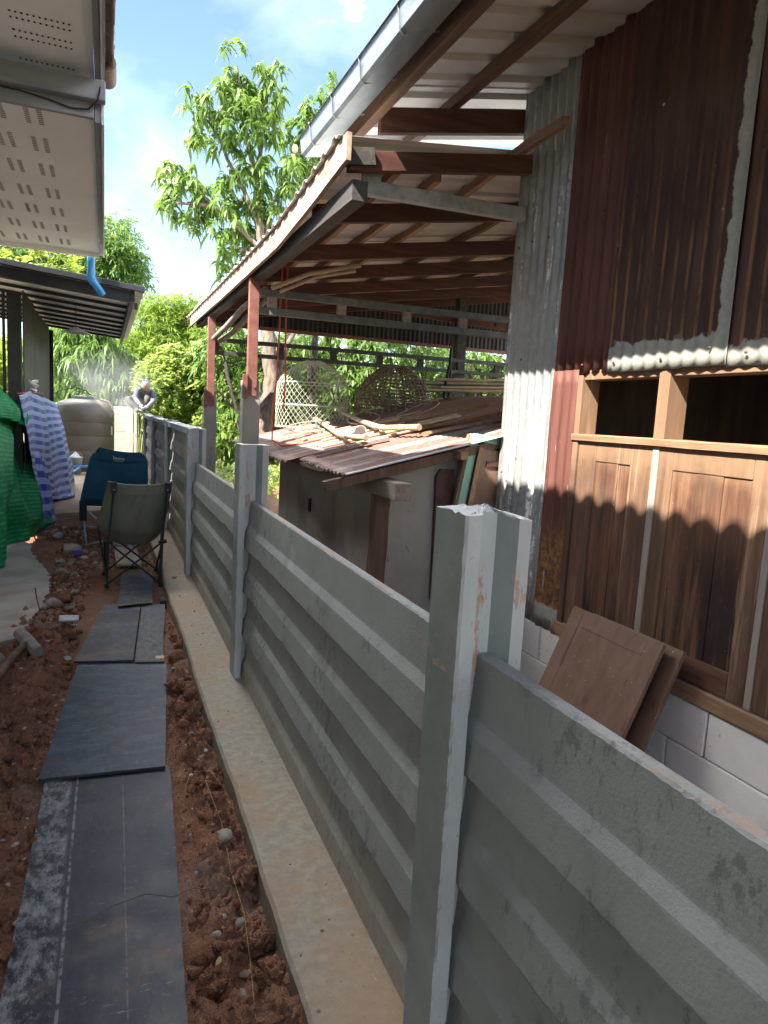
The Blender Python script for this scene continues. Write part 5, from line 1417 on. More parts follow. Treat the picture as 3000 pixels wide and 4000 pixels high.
# ------------------------------------------------------------------ stones and clods
def ico(sub=2):
    import bmesh
    bm = bmesh.new(); bmesh.ops.create_icosphere(bm, subdivisions=sub, radius=1.0)
    v = np.array([p.co[:] for p in bm.verts]); f = np.array([[q.index for q in t.verts] for t in bm.faces]); bm.free(); return v, f
IV, IF = ico(2); IV3, IF3 = ico(3)
def rock(v, seed, rough=0.35, sq=(1, 1, 0.7), facets=6):
    r = np.random.default_rng(seed); p = v.copy()
    for _ in range(facets):      # chop facets
        n = r.normal(size=3); n /= np.linalg.norm(n); d = r.uniform(0.42, 0.85)
        k = p @ n; p = p - np.where(k > d, k-d, 0)[:, None]*n*0.9
    s = 1 + rough*((vnoise(p[:, 0]*1.9+seed, p[:, 1]*1.9+p[:, 2]*1.3)-0.5) + 0.6*(vnoise(p[:, 0]*4.7+seed, p[:, 2]*4.7+p[:, 1]*2)-0.5))
    return p*s[:, None]*np.array(sq)
rocks = [rock(IV, 20+i, 0.22, (1, 0.8+0.05*i, 0.62), 14) for i in range(6)]
clods = [rock(IV, 50+i, 1.0, (1, 0.95, 0.85), 5) for i in range(6)]
IV4, IF4 = ico(4)
clods3 = [rock(IV4, 80+i, 0.75, (1, 0.95, 0.8), 5) for i in range(6)]
def fine(p, seed, a):
    return p*(1 - a*1.1*np.abs(vnoise(p[:, 0]*4+seed*3, p[:, 1]*4+p[:, 2]*3)-0.5) + a*(vnoise(p[:, 0]*9+seed, p[:, 1]*9+p[:, 2]*5)-0.5) + a*0.6*(vnoise(p[:, 0]*19+seed, p[:, 2]*19+p[:, 1]*7)-0.5))[:, None]
clods3 = [fine(c, i, 0.42) for i, c in enumerate(clods3)]
def gz(x, y): return float(ground_height(np.array([x]), np.array([y]))[0])
rock_me = []
for i, p in enumerate(rocks):
    me = np_mesh('stone', p, IF); me.materials.append(M['stone']); rock_me.append(me)
clod_me = []
for i, p in enumerate(clods3):
    me = np_mesh('soil_clod', p, IF4, True); me.materials.append(M['clod']); clod_me.append(me)
def place(name, me, x, y, s, label, cat, group=None, dz=0.25, rot=None):
    o = bpy.data.objects.new(name, me); COL.objects.link(o)
    o.location = (x, y, gz(x, y) + s*dz); o.scale = (s, s, s)
    o.rotation_euler = rot or (random.uniform(-0.4, 0.4), random.uniform(-0.4, 0.4), random.uniform(0, 6.28))
    return tag(o, label, cat, group)
place('stone', rock_me[0], 0.395, 2.27, 0.042, 'whitish angular stone between the boards and the kerb', 'stone')
place('stone', rock_me[1], 0.312, 2.19, 0.036, 'brownish stone beside the nearest board edge', 'stone')
place('stone', rock_me[2], 0.405, 2.99, 0.030, 'white lump tight against the kerb beside the second board', 'stone')
place('stone', rock_me[3], 0.37, 4.06, 0.022, 'pale flat stone beside the far corner of the second board', 'stone')
place('stone', rock_me[4], 0.365, 1.73, 0.022, 'white pebble below the two small stones near the kerb', 'stone')
place('stone', rock_me[5], 0.385, 1.93, 0.022, 'white pebble beside the string', 'stone')
place('stone', rock_me[0], 0.315, 1.90, 0.024, 'white pebble near the edge of the nearest board', 'stone')
place('stone', rock_me[2], 0.315, 1.60, 0.020, 'grey chip between the big clods and the board', 'stone')
place('stone', rock_me[3], 0.345, 1.66, 0.020, 'small white block lying on the clods', 'stone')
place('concrete_chunk', rock_me[1], -0.50, 8.55, 0.085, 'pale concrete chunk leaning by the green net hem', 'rubble', dz=0.55, rot=(0.5, 0.2, 0.4))
place('concrete_chunk', rock_me[3], -0.33, 7.78, 0.13, 'long flat concrete chunk in front of the blue chair', 'rubble', dz=0.2, rot=(0.05, 0.05, 2.7))
place('concrete_chunk', rock_me[4], -0.40, 7.35, 0.06, 'grey concrete chunk in the rubble between net and chairs', 'rubble')
place('concrete_chunk', rock_me[5], -0.36, 5.48, 0.075, 'rough concrete chunk capped with soil by the slab edge', 'rubble', dz=0.5)
place('concrete_chunk', rock_me[2], -0.62, 4.55, 0.095, 'broken concrete corner behind the hammer head', 'rubble', dz=0.2)
place('stone', rock_me[0], -0.21, 4.48, 0.034, 'white flat stone left of the scuffed board', 'stone')
place('stone', rock_me[4], -0.29, 4.35, 0.016, 'tiny white pebble near the white flat stone', 'stone')
# curved grey offcut of gutter tile
b = MB(); P = np.zeros((9, 6, 3))
for i in range(9):
    a = -0.9 + 1.8*i/8
    for j in range(6):
        P[i, j] = (-0.29+0.125*j/5, 5.02+0.075*math.sin(a)-0.02*j/5, -0.012-0.055*math.cos(a)+0.05)
b.grid(P); o = b.build('tile_shard', simple('grey_glazed_shard', (0.33, 0.34, 0.33), (0.46, 0.47, 0.46), 8, 0.6), fix=False); sd = o.modifiers.new('t', 'SOLIDIFY'); sd.thickness = 0.012
tag(o, 'curved grey tile shard lying in the soil left of the boards', 'shard')
o = MB(); o.box(-0.30, -0.22, 7.58, 7.64, -0.09, -0.03); tag(o.build('blue_packet', simple('blue_foil', (0.04, 0.05, 0.30), (0.06, 0.08, 0.42), 9, 0.4), bevel=0.008), 'small blue packet lying under the long concrete chunk', 'packet')
# big clods by the kerb: one by one
CL = [(0.285, 1.52, 0.100), (0.405, 1.50, 0.080), (0.335, 1.30, 0.088), (0.43, 1.36, 0.060), (0.29, 1.38, 0.055), (0.375, 1.42, 0.052), (0.42, 1.22, 0.06), (0.30, 1.19, 0.055), (0.36, 1.14, 0.06), (0.26, 1.72, 0.050),
      (0.42, 2.08, 0.045), (0.415, 1.80, 0.052), (0.43, 1.68, 0.05), (0.34, 1.80, 0.040), (0.43, 3.15, 0.05), (0.40, 3.40, 0.055), (0.35, 3.45, 0.05), (0.42, 3.65, 0.05), (0.37, 3.80, 0.055), (0.42, 4.25, 0.055), (0.40, 2.60, 0.035), (0.44, 2.35, 0.04),
      (-0.42, 3.15, 0.055), (-0.36, 3.0, 0.05), (-0.50, 3.35, 0.05), (-0.45, 3.5, 0.045), (-0.33, 3.35, 0.045), (-0.30, 5.75, 0.06), (-0.28, 5.15, 0.055), (-0.35, 6.42, 0.07), (-0.22, 4.9, 0.05)]
for k, (x, y, s) in enumerate(CL):
    place('soil_clod', clod_me[k % 6], x, y, s*1.0, 'lump of dug red soil beside the concrete kerb' if x > 0 else 'lump of dug red soil left of the boards', 'soil clod', 'soil lumps beside the kerb' if x > 0 else 'soil lumps left of the boards', dz=0.42)
def scatter(name, bases, Fb, n, xr, yr, smin, smax, m, label, keep, dz=0.2, power=2.2, smooth=False):
    Vs = []; Fs = []; c = 0; nv = len(bases[0]); k = 0
    while k < n:
        x = rng.uniform(*xr); y = yr[0] + (yr[1]-yr[0])*rng.random()**1.35
        if not keep(x, y): continue
        s = smin + (smax-smin)*rng.random()**power
        a = rng.uniform(0, 6.28); ca, sa = math.cos(a), math.sin(a)
        p = bases[k % len(bases)]*s
        q = np.stack([p[:, 0]*ca-p[:, 1]*sa, p[:, 0]*sa+p[:, 1]*ca, p[:, 2]], -1)
        Vs.append(np.concatenate([q + np.array([x, y, 0])])); Fs.append(Fb + c); c += nv; k += 1
    V = np.concatenate(Vs); ctr = V.reshape(n, nv, 3).mean(1)
    hz = ground_height(ctr[:, 0], ctr[:, 1]); sz = np.abs(V.reshape(n, nv, 3)[:, :, 2]).max(1)
    V = V.reshape(n, nv, 3); V[:, :, 2] += (hz + dz*sz)[:, None]
    o = put(name, np_mesh(name, V.reshape(-1, 3), np.concatenate(Fs), smooth), m)
    return tag(o, label, kind='stuff')
def off_board(x, y):
    if y < 7.0 and -0.27 + 0.03*(y-1.5) < x < 0.19 + 0.062*(y-1.2): return False
    if x > 0.462: return False
    if x < -0.46 and 4.7 < y < 8.5: return False
    if y > 10.2: return False
    return True
IV1, IF1 = ico(1)
peb = [rock(IV1, 120+i, 0.3, (1, 0.85, 0.6), 4) for i in range(6)]
scatter('loose_soil', clods, IF, 4200, (-1.1, 0.462), (1.0, 9.5), 0.003, 0.030, M['clod'], 'crumbled red soil along the path', off_board, 0.3, 3.0, True)
scatter('gravel', peb, IF1, 5200, (-1.1, 0.462), (1.0, 10.0), 0.0025, 0.014, M['gravel'], 'gravel and grit strewn over the path', off_board, 0.3, 2.4)
scatter('rubble', rocks, IF, 130, (-0.75, 0.05), (5.6, 9.6), 0.010, 0.055, M['stone'], 'broken rubble between the net and the chairs', off_board, 0.25, 2.2)
def on_kerb(x, y): return 0.49 < x < 0.65
V = []; Fk = []; c = 0
for k in range(90):
    x = rng.uniform(0.49, 0.67); y = rng.uniform(1.2, 13); s = rng.uniform(0.002, 0.008)*(1.6 if rng.random() < 0.06 else 1)
    V.append(peb[k % 6]*s + np.array([x, y, 0.001+s*0.3])); Fk.append(IF1+c); c += len(IV1)
tag(put('kerb_grit', np_mesh('kerb_grit', np.concatenate(V), np.concatenate(Fk)), M['gravel']), 'crumbs of grit lying on the concrete strip', kind='stuff')
tag(put('stone', rock_me[3].copy(), None), None)
st = [o for o in COL.objects if o.name.startswith('stone')][-1]; st.location = (0.555, 6.05, 0.014); st.scale = (0.028, 0.022, 0.028); tag(st, 'single stone lying on the concrete strip by the fence', 'stone')

# ------------------------------------------------------------------ green shade net over a heap, striped tarpaulin
def uvmesh(P, name, m, su, sv, parent=None, thick=0.003):
    P = np.asarray(P); nu, nv = P.shape[:2]
    b = MB(); b.grid(P, smooth=True); me = b.mesh(name)
    uvl = me.uv_layers.new(name='UVMap')
    co = np.zeros(len(me.loops)*2, np.float32); vi = np.zeros(len(me.loops), np.int32); me.loops.foreach_get('vertex_index', vi)
    co[0::2] = (vi // nv)/(nu-1)*su; co[1::2] = (vi % nv)/(nv-1)*sv
    uvl.data.foreach_set('uv', co)
    o = put(name, me, m, parent)
    sd = o.modifiers.new('t', 'SOLIDIFY'); sd.thickness = thick
    return o
def interp(pts, t):
    pts = np.asarray(pts, float); x = np.linspace(0, 1, len(pts))
    return np.stack([np.interp(t, x, pts[:, k]) for k in range(pts.shape[1])], -1)
nu, nv = 110, 70
t = np.linspace(0, 1, nu)
top = interp([(-1.75, 6.6, 1.35), (-1.30, 7.2, 1.52), (-1.10, 8.0, 1.60), (-1.0, 8.7, 1.47), (-1.0, 9.3, 1.35), (-1.05, 9.9, 1.2)], t)
mid = interp([(-1.20, 6.2, 0.75), (-0.98, 6.85, 0.80), (-0.90, 7.6, 0.78), (-0.86, 8.4, 0.72), (-0.80, 9.0, 0.60), (-0.86, 9.7, 0.5)], t)
bot = interp([(-1.05, 6.05, -0.07), (-0.89, 6.75, -0.06), (-0.905, 7.2, 0.02), (-0.885, 8.1, -0.05), (-0.645, 9.1, -0.08), (-0.68, 9.75, -0.09)], t)
P = np.zeros((nu, nv, 3)); w = np.linspace(0, 1, nv)
for j, s_ in enumerate(w):
    P[:, j] = (1-s_)**2*top + 2*s_*(1-s_)*mid + s_**2*bot
    fold = 0.060*np.sin(t*19 + 3.5*s_ + 7*fbm(t*4, t*0+s_*2, 3)) + 0.020*np.sin(t*53+s_*6+4*fbm(t*6, t*0+s_*3, 2))
    amp = 0.25 + 0.9*s_
    P[:, j, 0] += fold*amp + 0.10*(fbm(t*6+3, t*0+s_*3, 3)-0.5)
    P[:, j, 1] += 0.05*np.cos(t*19+2*s_)*s_
    P[:, j, 2] += 0.05*(fbm(t*7, t*0+s_*4+9, 3)-0.5)*(1-s_)
net = uvmesh(P, 'shade_net', M['net'], 2.2, 1.0)
tag(net, 'green shade net draped over a heap at the path side', 'net')
# a fold of the net over the top
t2 = np.linspace(0, 1, 40)
a_ = interp([(-1.25, 7.4, 1.62), (-1.05, 8.0, 1.60), (-0.92, 8.6, 1.42)], t2); b_ = interp([(-1.02, 7.5, 1.30), (-0.90, 8.1, 1.24), (-0.80, 8.5, 1.17)], t2)
P = np.zeros((40, 14, 3))
for j in range(14):
    s_ = j/13; P[:, j] = a_*(1-s_)+b_*s_; P[:, j, 0] += 0.06*math.sin(math.pi*s_) + 0.025*np.sin(t2*26+s_*3)
fl = uvmesh(P, 'net_flap', M['net'], 1.0, 0.35, net)
# the tarpaulin hung from a red line
nu, nv = 90, 80; t = np.linspace(0, 1, nu)
top = interp([(-0.83, 8.2, 1.50), (-0.81, 9.2, 1.53), (-0.80, 10.2, 1.52), (-0.79, 11.0, 1.53), (-0.78, 12.2, 1.42), (-0.77, 13.4, 1.375)], t)
mid = interp([(-0.80, 8.6, 0.85), (-0.78, 9.4, 0.80), (-0.76, 10.4, 0.76), (-0.72, 11.5, 0.76), (-0.66, 12.5, 0.80), (-0.58, 13.4, 0.85)], t)
bot = interp([(-0.80, 9.0, 0.42), (-0.78, 10.0, 0.24), (-0.74, 11.0, 0.04), (-0.66, 11.6, -0.03), (-0.56, 12.4, -0.05), (-0.44, 13.8, -0.05)], t)
P = np.zeros((nu, nv, 3))
for j, s_ in enumerate(np.linspace(0, 1, nv)):
    P[:, j] = (1-s_)**2*top + 2*s_*(1-s_)*mid + s_**2*bot
    P[:, j, 0] += (0.040*np.sin(t*17+1.5*s_) + 0.02*np.sin(t*39+4*s_))*(0.35+s_) + 0.07*(fbm(t*5, t*0+s_*6, 3)-0.5)*s_
    P[:, j, 2] += 0.10*(fbm(t*9+2, t*0+s_*9, 3)-0.5)*max(0, s_-0.75)*4*0.6 + 0.03*np.sin(t*9)*(1-s_)
    if s_ > 0.86: P[:, j, 1] -= 0.5*(s_-0.86); P[:, j, 0] += 0.35*(s_-0.86)*np.sin(t*12)
tp = uvmesh(P, 'striped_tarpaulin', M['tarp'], 9.0, 13.5); tag(tp, 'blue and white striped tarpaulin hanging beside the water tank', 'tarpaulin')
nu, nv = 40, 40; t = np.linspace(0, 1, nu)
top = interp([(-0.98, 9.6, 1.20), (-0.90, 10.0, 1.12), (-0.86, 10.3, 1.0)], t); bot = interp([(-0.70, 9.45, -0.09), (-0.615, 9.75, -0.09), (-0.62, 10.0, -0.09)], t)
P = np.zeros((nu, nv, 3))
for j, s_ in enumerate(np.linspace(0, 1, nv)):
    P[:, j] = top*(1-s_)+bot*s_; P[:, j, 0] += 0.02*np.sin(t*15+3*s_) + 0.03*math.sin(math.pi*s_)
tp2 = uvmesh(P, 'striped_tarpaulin', M['tarp'], 2.0, 7.5); tag(tp2, 'strip of blue tarpaulin peeping from under the green net', 'tarpaulin')
b = MB(); b.tube([(-0.84, 8.2, 1.52), (-0.80, 9.5, 1.55), (-0.80, 11.0, 1.555)], 0.008, 5); tag(b.build('red_line', M['redcord']), 'red line tied across above the striped tarpaulin', 'line')
b = MB(); P = np.zeros((10, 8, 3))
for i in range(10):
    for j in range(8):
        P[i, j] = (-0.800+0.035*math.sin(i*1.3+j*0.5)+0.006*j, 9.25+0.05*math.cos(i*0.9+j), 1.56+0.014*i+0.015*math.sin(j*1.7+i))
b.grid(P); o = b.build('knotted_rag', M['rag'], fix=False); sd = o.modifiers.new('t', 'SOLIDIFY'); sd.thickness = 0.01; tag(o, 'white rag knotted on the clad screen wall', 'rag')
# hoses and bucket
b = MB(); b.tube([(-1.05, 12.62, -0.035), (-0.8, 12.65, -0.035), (-0.58, 12.62, -0.03), (-0.49, 12.4, -0.03), (-0.48, 12.05, -0.03), (-0.56, 11.8, -0.03), (-0.8, 11.6, -0.03), (-1.05, 11.5, -0.03)], 0.030, 10); tag(b.build('garden_hose', M['hose']), 'thick blue hose looped on the patio beside the net', 'hose')
b = MB(); b.tube([(-0.95, 15.9, 0.10), (-0.6, 16.0, 0.10), (-0.3, 15.95, 0.115), (0.1, 15.9, 0.11)], 0.030, 8); b.tube([(-0.72, 15.6, 0.0), (-0.6, 15.7, 0.03), (-0.5, 15.95, 0.09)], 0.028, 8); tag(b.build('water_pipe', M['hose_light']), 'light blue pipe lying at the foot of the water tank', 'pipe')
bk = thing('bucket', 'grey plastic bucket standing before the water tank', 'bucket', (-0.58, 16.1, -0.06))
b = MB(); b.lathe([(0.0, 0), (0.10, 0), (0.14, 0.33), (0.155, 0.345), (0.15, 0.36), (0.135, 0.345), (0.097, 0.02), (0, 0.02)], (-0.58, 16.1, -0.062), 22); b.build('tub', M['bucketm'], bk)
b = MB(); b.tube([(-0.58-0.14*math.cos(a), 16.1-0.03, 0.29+0.12*math.sin(a)) for a in np.linspace(0, math.pi, 12)], 0.004, 5); b.build('handle', M['galv_steel'], bk)
b = MB(); P = np.zeros((8, 10, 3))
for i in range(8):
    for j in range(10):
        a = 2*math.pi*j/9; r = 0.135*(1-i/7.2); P[i, j] = (-0.58+r*math.cos(a), 16.1+r*math.sin(a), 0.26+0.14*(i/7)**0.8+0.02*math.sin(i*2+j*2))
b.grid(P); b.build('bag', M['rag'], bk, fix=False)
b = MB(); b.tube([(-0.93, 11.0, 0.02), (-0.80, 11.1, 0.05), (-0.75, 11.05, 0.10), (-0.74, 10.95, 0.02)], 0.03, 8); b.tube([(-0.98, 11.0, -0.02), (-0.8, 10.95, 0.06)], 0.05, 8); tag(b.build('shovel', M['bucketm']), 'grey shovel end lying under the tarpaulin edge', 'shovel')

# ------------------------------------------------------------------ olive folding chair, seen from behind
oc = thing('olive_chair', 'olive green folding camp chair with black frame seen from behind', 'chair', (0.25, 6.45, -0.09))
Lb = Vector((0.015, 6.22, -0.075)); Rb = Vector((0.455, 6.20, -0.075)); Lf = Vector((-0.005, 6.70, -0.075)); Rf = Vector((0.452, 6.80, -0.075))
Lt = Vector((0.070, 6.20, 0.80)); Rt = Vector((0.500, 6.18, 0.805)); Ls = Vector((0.028, 6.26, 0.285)); Rs = Vector((0.468, 6.24, 0.290)); Fl = Vector((-0.06, 6.78, 0.345)); Fr = Vector((0.50, 6.80, 0.345))
def tubes(name, segs, r, m, par):
    for sname, pts in segs:
        b = MB(); b.tube(pts, r, 9); b.build(sname, M[m], par)
tubes('', [('leg', [Lb+Vector((0, 0.08, 0.0)), Ls+Vector((-0.01, 0.05, 0.02))]), ('leg', [Rb+Vector((-0.01, 0.09, 0)), Rs+Vector((0.0, 0.06, 0.02))]), ('leg', [Lf, Ls+Vector((-0.03, 0.10, 0))]), ('leg', [Rf, Rs+Vector((0.01, 0.12, 0))]),
           ('upright', [Lb, Ls, Lt]), ('upright', [Rb, Rs, Rt]),
           ('cross_brace', [Lb+Vector((0, -0.012, 0.01)), Rs+Vector((-0.02, -0.016, -0.01))]), ('cross_brace', [Rb+Vector((0, -0.03, 0.01)), Ls+Vector((0.02, -0.03, -0.01))]),
           ('cross_brace', [Lf, Fr]), ('cross_brace', [Rf, Fl]), ('cross_brace', [Lb+Vector((0, 0.1, 0.02)), Fl]), ('cross_brace', [Rb+Vector((0, 0.1, 0.02)), Fr]), ('cross_brace', [Lf, Ls+Vector((0, 0.03, -0.02))]), ('cross_brace', [Rf, Rs+Vector((0, 0.03, -0.02))])], 0.0088, 'black_steel', oc)
for p in (Lb, Rb, Lf, Rf):
    b = MB(); b.lathe([(0.0, 0), (0.022, 0.0), (0.020, 0.02), (0.012, 0.035), (0, 0.04)], (p.x, p.y, p.z-0.02), 10); b.build('foot', M['blackrubber'], oc)
for p in (Ls, Rs):
    b = MB(); b.bar(p+Vector((-0.03, -0.02, 0)), p+Vector((0.03, 0.0, 0.01)), 0.025, 0.03); b.build('joint', M['blackrubber'], oc)
# cloth: back plus seat bucket
nu, nv = 36, 40; u = np.linspace(0, 1, nu); P = np.zeros((nu, nv, 3))
Lc = interp([(0.022, 6.20, 0.822), (0.000, 6.25, 0.72), (-0.025, 6.33, 0.59), (-0.078, 6.45, 0.43), (-0.04, 6.52, 0.345), (-0.07, 6.75, 0.36)], np.linspace(0, 1, nv))
Rc = interp([(0.540, 6.18, 0.832), (0.530, 6.23, 0.72), (0.520, 6.31, 0.59), (0.490, 6.42, 0.42), (0.480, 6.50, 0.345), (0.52, 6.76, 0.36)], np.linspace(0, 1, nv))
Cc = interp([(0.285, 6.205, 0.792), (0.28, 6.18, 0.70), (0.26, 6.185, 0.55), (0.245, 6.21, 0.38), (0.235, 6.30, 0.262), (0.23, 6.70, 0.30)], np.linspace(0, 1, nv))
for j in range(nv):
    for i in range(nu):
        s_ = u[i]; e = abs(2*s_-1)
        base = Lc[j]*(1-s_)+Rc[j]*s_; mid_ = Cc[j]
        k = 1-e**2.6
        lin = (Lc[j]+Rc[j])/2
        P[i, j] = base + (mid_-lin)*k
        P[i, j, 1] += 0.004*math.sin(s_*40+j*0.3)*(1-abs(2*s_-1)) + 0.010*(vnoise(s_*6+2, j*0.16)-0.5)
b = MB(); b.grid(P); o = b.build('canvas', M['olive'], oc, fix=False); sd = o.modifiers.new('t', 'SOLIDIFY'); sd.thickness = 0.004
b = MB(); b.tube([P[i, 0]+np.array([0, -0.004, 0.002]) for i in range(nu)], 0.006, 6); b.build('hem', M['olive_hem'], o)
b = MB(); b.tube([P[i, 7]+np.array([0, -0.007, 0]) for i in range(2, nu-2)], 0.0025, 5); b.build('seam', M['olive'], o)
for p in (Lt, Rt):
    b = MB(); b.box(p.x-0.024, p.x+0.024, p.y-0.026, p.y-0.010, p.z-0.075, p.z+0.018); q = b.build('corner_pad', M['blackrubber'], oc, bevel=0.004)
    b = MB(); b.lathe([(0, 0.004), (0.006, 0.003), (0.007, 0)], (0, 0, 0), 8)
    for k in range(len(b.v)):
        x, y, z = b.v[k]; b.v[k] = (p.x+x, p.y-0.0265-z, p.z-0.045+y)
    b.build('rivet', M['galv_steel'], q)

# ------------------------------------------------------------------ teal blue camp chair behind it
bc = thing('blue_chair', 'teal blue camp chair with pale printed lettering behind the olive one', 'chair', (0.1, 8.2, -0.09))
nu, nv = 40, 44; u = np.linspace(0, 1, nu); w = np.linspace(0, 1, nv); P = np.zeros((nu, nv, 3))
Lc = interp([(-0.085, 8.02, 1.000), (-0.155, 8.03, 0.86), (-0.205, 8.06, 0.64), (-0.245, 8.10, 0.44), (-0.235, 8.20, 0.36)], w)
Rc = interp([(0.405, 8.28, 0.935), (0.440, 8.30, 0.83), (0.445, 8.32, 0.62), (0.440, 8.36, 0.42), (0.43, 8.40, 0.34)], w)
for j in range(nv):
    for i in range(nu):
        s_ = u[i]; e = abs(2*s_-1); base = Lc[j]*(1-s_)+Rc[j]*s_
        z = -0.022*(1-e**2)*(1-w[j]) - (0.05*max(0, e-0.86)/0.14 if w[j] < 0.12 else 0)*(1-w[j]/0.12)
        P[i, j] = base + np.array([0, -0.055*(1-e**2.2), z])
        P[i, j, 1] += 0.014*(fbm(s_*5+1, w[j]*6, 3)-0.5) + 0.006*math.sin(s_*23+w[j]*14)*(w[j])
        if abs(w[j]-0.24) < 0.02: P[i, j, 1] += 0.010*(1-e**4)
b = MB(); b.grid(P); cv = b.build('backrest', M['teal'], bc, fix=False); sd = cv.modifiers.new('t', 'SOLIDIFY'); sd.thickness = 0.02
b = MB(); b.tube([P[i, 0] for i in range(nu)], 0.010, 6); b.build('hem', M['tealdark'], cv)
# printed lettering, standing a hair off the cloth
def letters(txt, size, loc, name, par):
    c = bpy.data.curves.new(name, 'FONT'); c.body = txt; c.size = size; c.extrude = 0.0006; c.align_x = 'CENTER'
    tmp = bpy.data.objects.new(name, c); COL.objects.link(tmp); bpy.context.view_layer.update()
    tm_ = bpy.data.meshes.new_from_object(tmp.evaluated_get(bpy.context.evaluated_depsgraph_get())); bpy.data.objects.remove(tmp)
    tm_.materials.clear(); tm_.materials.append(M['print']); o = bpy.data.objects.new(name, tm_); COL.objects.link(o)
    o.parent = par; o.location = Vector(loc) - parent_world(par); o.rotation_euler = (R_(90), R_(7), R_(27)); return o
letters('besico', 0.052, (0.138, 8.0575, 0.866), 'lettering', cv)
letters('outdoor furniture', 0.0155, (0.137, 8.0565, 0.845), 'lettering', cv)
# seat bucket and pouch
P = np.zeros((20, 18, 3))
for i in range(20):
    for j in range(18):
        s_ = i/19; q = j/17; a_ = np.array([-0.245, 8.12, 0.43])*(1-s_)+np.array([0.44, 8.38, 0.42])*s_; f = np.array([-0.10, 8.72, 0.44])*(1-s_)+np.array([0.52, 8.90, 0.44])*s_
        P[i, j] = a_*(1-q)+f*q; P[i, j, 2] -= 0.16*math.sin(math.pi*s_)*math.sin(math.pi*(0.15+0.7*q)) + 0.02*(fbm(s_*6, q*6, 2)-0.5)
b = MB(); b.grid(P); o = b.build('seat', M['teal'], bc, fix=False); sd = o.modifiers.new('t', 'SOLIDIFY'); sd.thickness = 0.015
b = MB(); b.tube([P[i, 0] for i in range(20)], 0.012, 6); b.build('seat_piping', M['teal_pale'], bc)
b = MB(); b.box(-0.256, -0.182, 8.02, 8.05, 0.20, 0.42); b.build('side_pouch', M['tealdark'], bc, bevel=0.008)
tubes('', [('leg', [(-0.235, 8.08, 0.42), (-0.185, 8.02, -0.07)]), ('leg', [(-0.24, 8.25, 0.40), (-0.265, 8.62, -0.07)]), ('leg', [(0.43, 8.34, 0.42), (0.30, 7.72, -0.07)]), ('leg', [(0.44, 8.4, 0.42), (0.47, 8.9, -0.07)]),
           ('brace', [(-0.185, 8.02, -0.065), (-0.02, 7.90, 0.0), (0.30, 7.72, -0.06)]), ('brace', [(-0.245, 8.10, 0.36), (0.06, 7.96, 0.10), (0.28, 7.74, -0.05)]), ('brace', [(-0.25, 8.3, 0.10), (-0.10, 8.0, 0.13), (0.05, 7.95, 0.19)])], 0.0105, 'bluegrey_steel', bc)
b = MB(); b.lathe([(0, 0), (0.03, 0.0), (0.026, 0.03), (0, 0.035)], (-0.265, 8.62, -0.095), 10); b.build('foot', M['blackrubber'], bc)
# ------------------------------------------------------------------ worker crouching on top of the fence
wk = thing('person', 'worker in grey shirt and pale hood crouching on the fence, cutting with a grinder', 'person', (0.70, 14.9, 1.31))
J = {  # joints, metres
 'pelvis': (0.78, 15.25, 1.52, 0.135), 'waist': (0.77, 15.18, 1.62, 0.130), 'chest': (0.745, 15.05, 1.73, 0.140), 'neck': (0.745, 14.98, 1.80, 0.065), 'headb': (0.745, 14.93, 1.84, 0.07),
 'shl': (0.60, 14.98, 1.755, 0.070), 'ell': (0.565, 14.90, 1.585, 0.052), 'wrl': (0.655, 14.78, 1.465, 0.036),
 'shr': (0.875, 15.0, 1.745, 0.070), 'elr': (0.915, 14.88, 1.56, 0.052), 'wrr': (0.79, 14.76, 1.445, 0.036),
 'hl': (0.68, 15.24, 1.47, 0.100), 'kl': (0.40, 15.00, 1.595, 0.070), 'al': (0.60, 15.02, 1.375, 0.048), 'tl': (0.60, 14.90, 1.335, 0.036),
 'hr': (0.86, 15.25, 1.47, 0.100), 'kr': (0.80, 14.92, 1.665, 0.070), 'ar': (0.76, 15.10, 1.375, 0.048), 'tr': (0.76, 14.96, 1.335, 0.036)}
E_ = [('pelvis', 'waist'), ('waist', 'chest'), ('chest', 'neck'), ('neck', 'headb'), ('chest', 'shl'), ('shl', 'ell'), ('ell', 'wrl'), ('chest', 'shr'), ('shr', 'elr'), ('elr', 'wrr'),
      ('pelvis', 'hl'), ('hl', 'kl'), ('kl', 'al'), ('al', 'tl'), ('pelvis', 'hr'), ('hr', 'kr'), ('kr', 'ar'), ('ar', 'tr')]
names = list(J); me = bpy.data.meshes.new('body')
me.from_pydata([J[n][:3] for n in names], [(names.index(a), names.index(c)) for a, c in E_], [])
bo = bpy.data.objects.new('body', me); COL.objects.link(bo)
sk = bo.modifiers.new('skin', 'SKIN')
if not me.skin_vertices: me.skin_vertices.new()
for i, n in enumerate(names):
    r = J[n][3]; me.skin_vertices[0].data[i].radius = (r, r); me.skin_vertices[0].data[i].use_root = (n == 'pelvis')
sb = bo.modifiers.new('sub', 'SUBSURF'); sb.levels = 2; sb.render_levels = 2
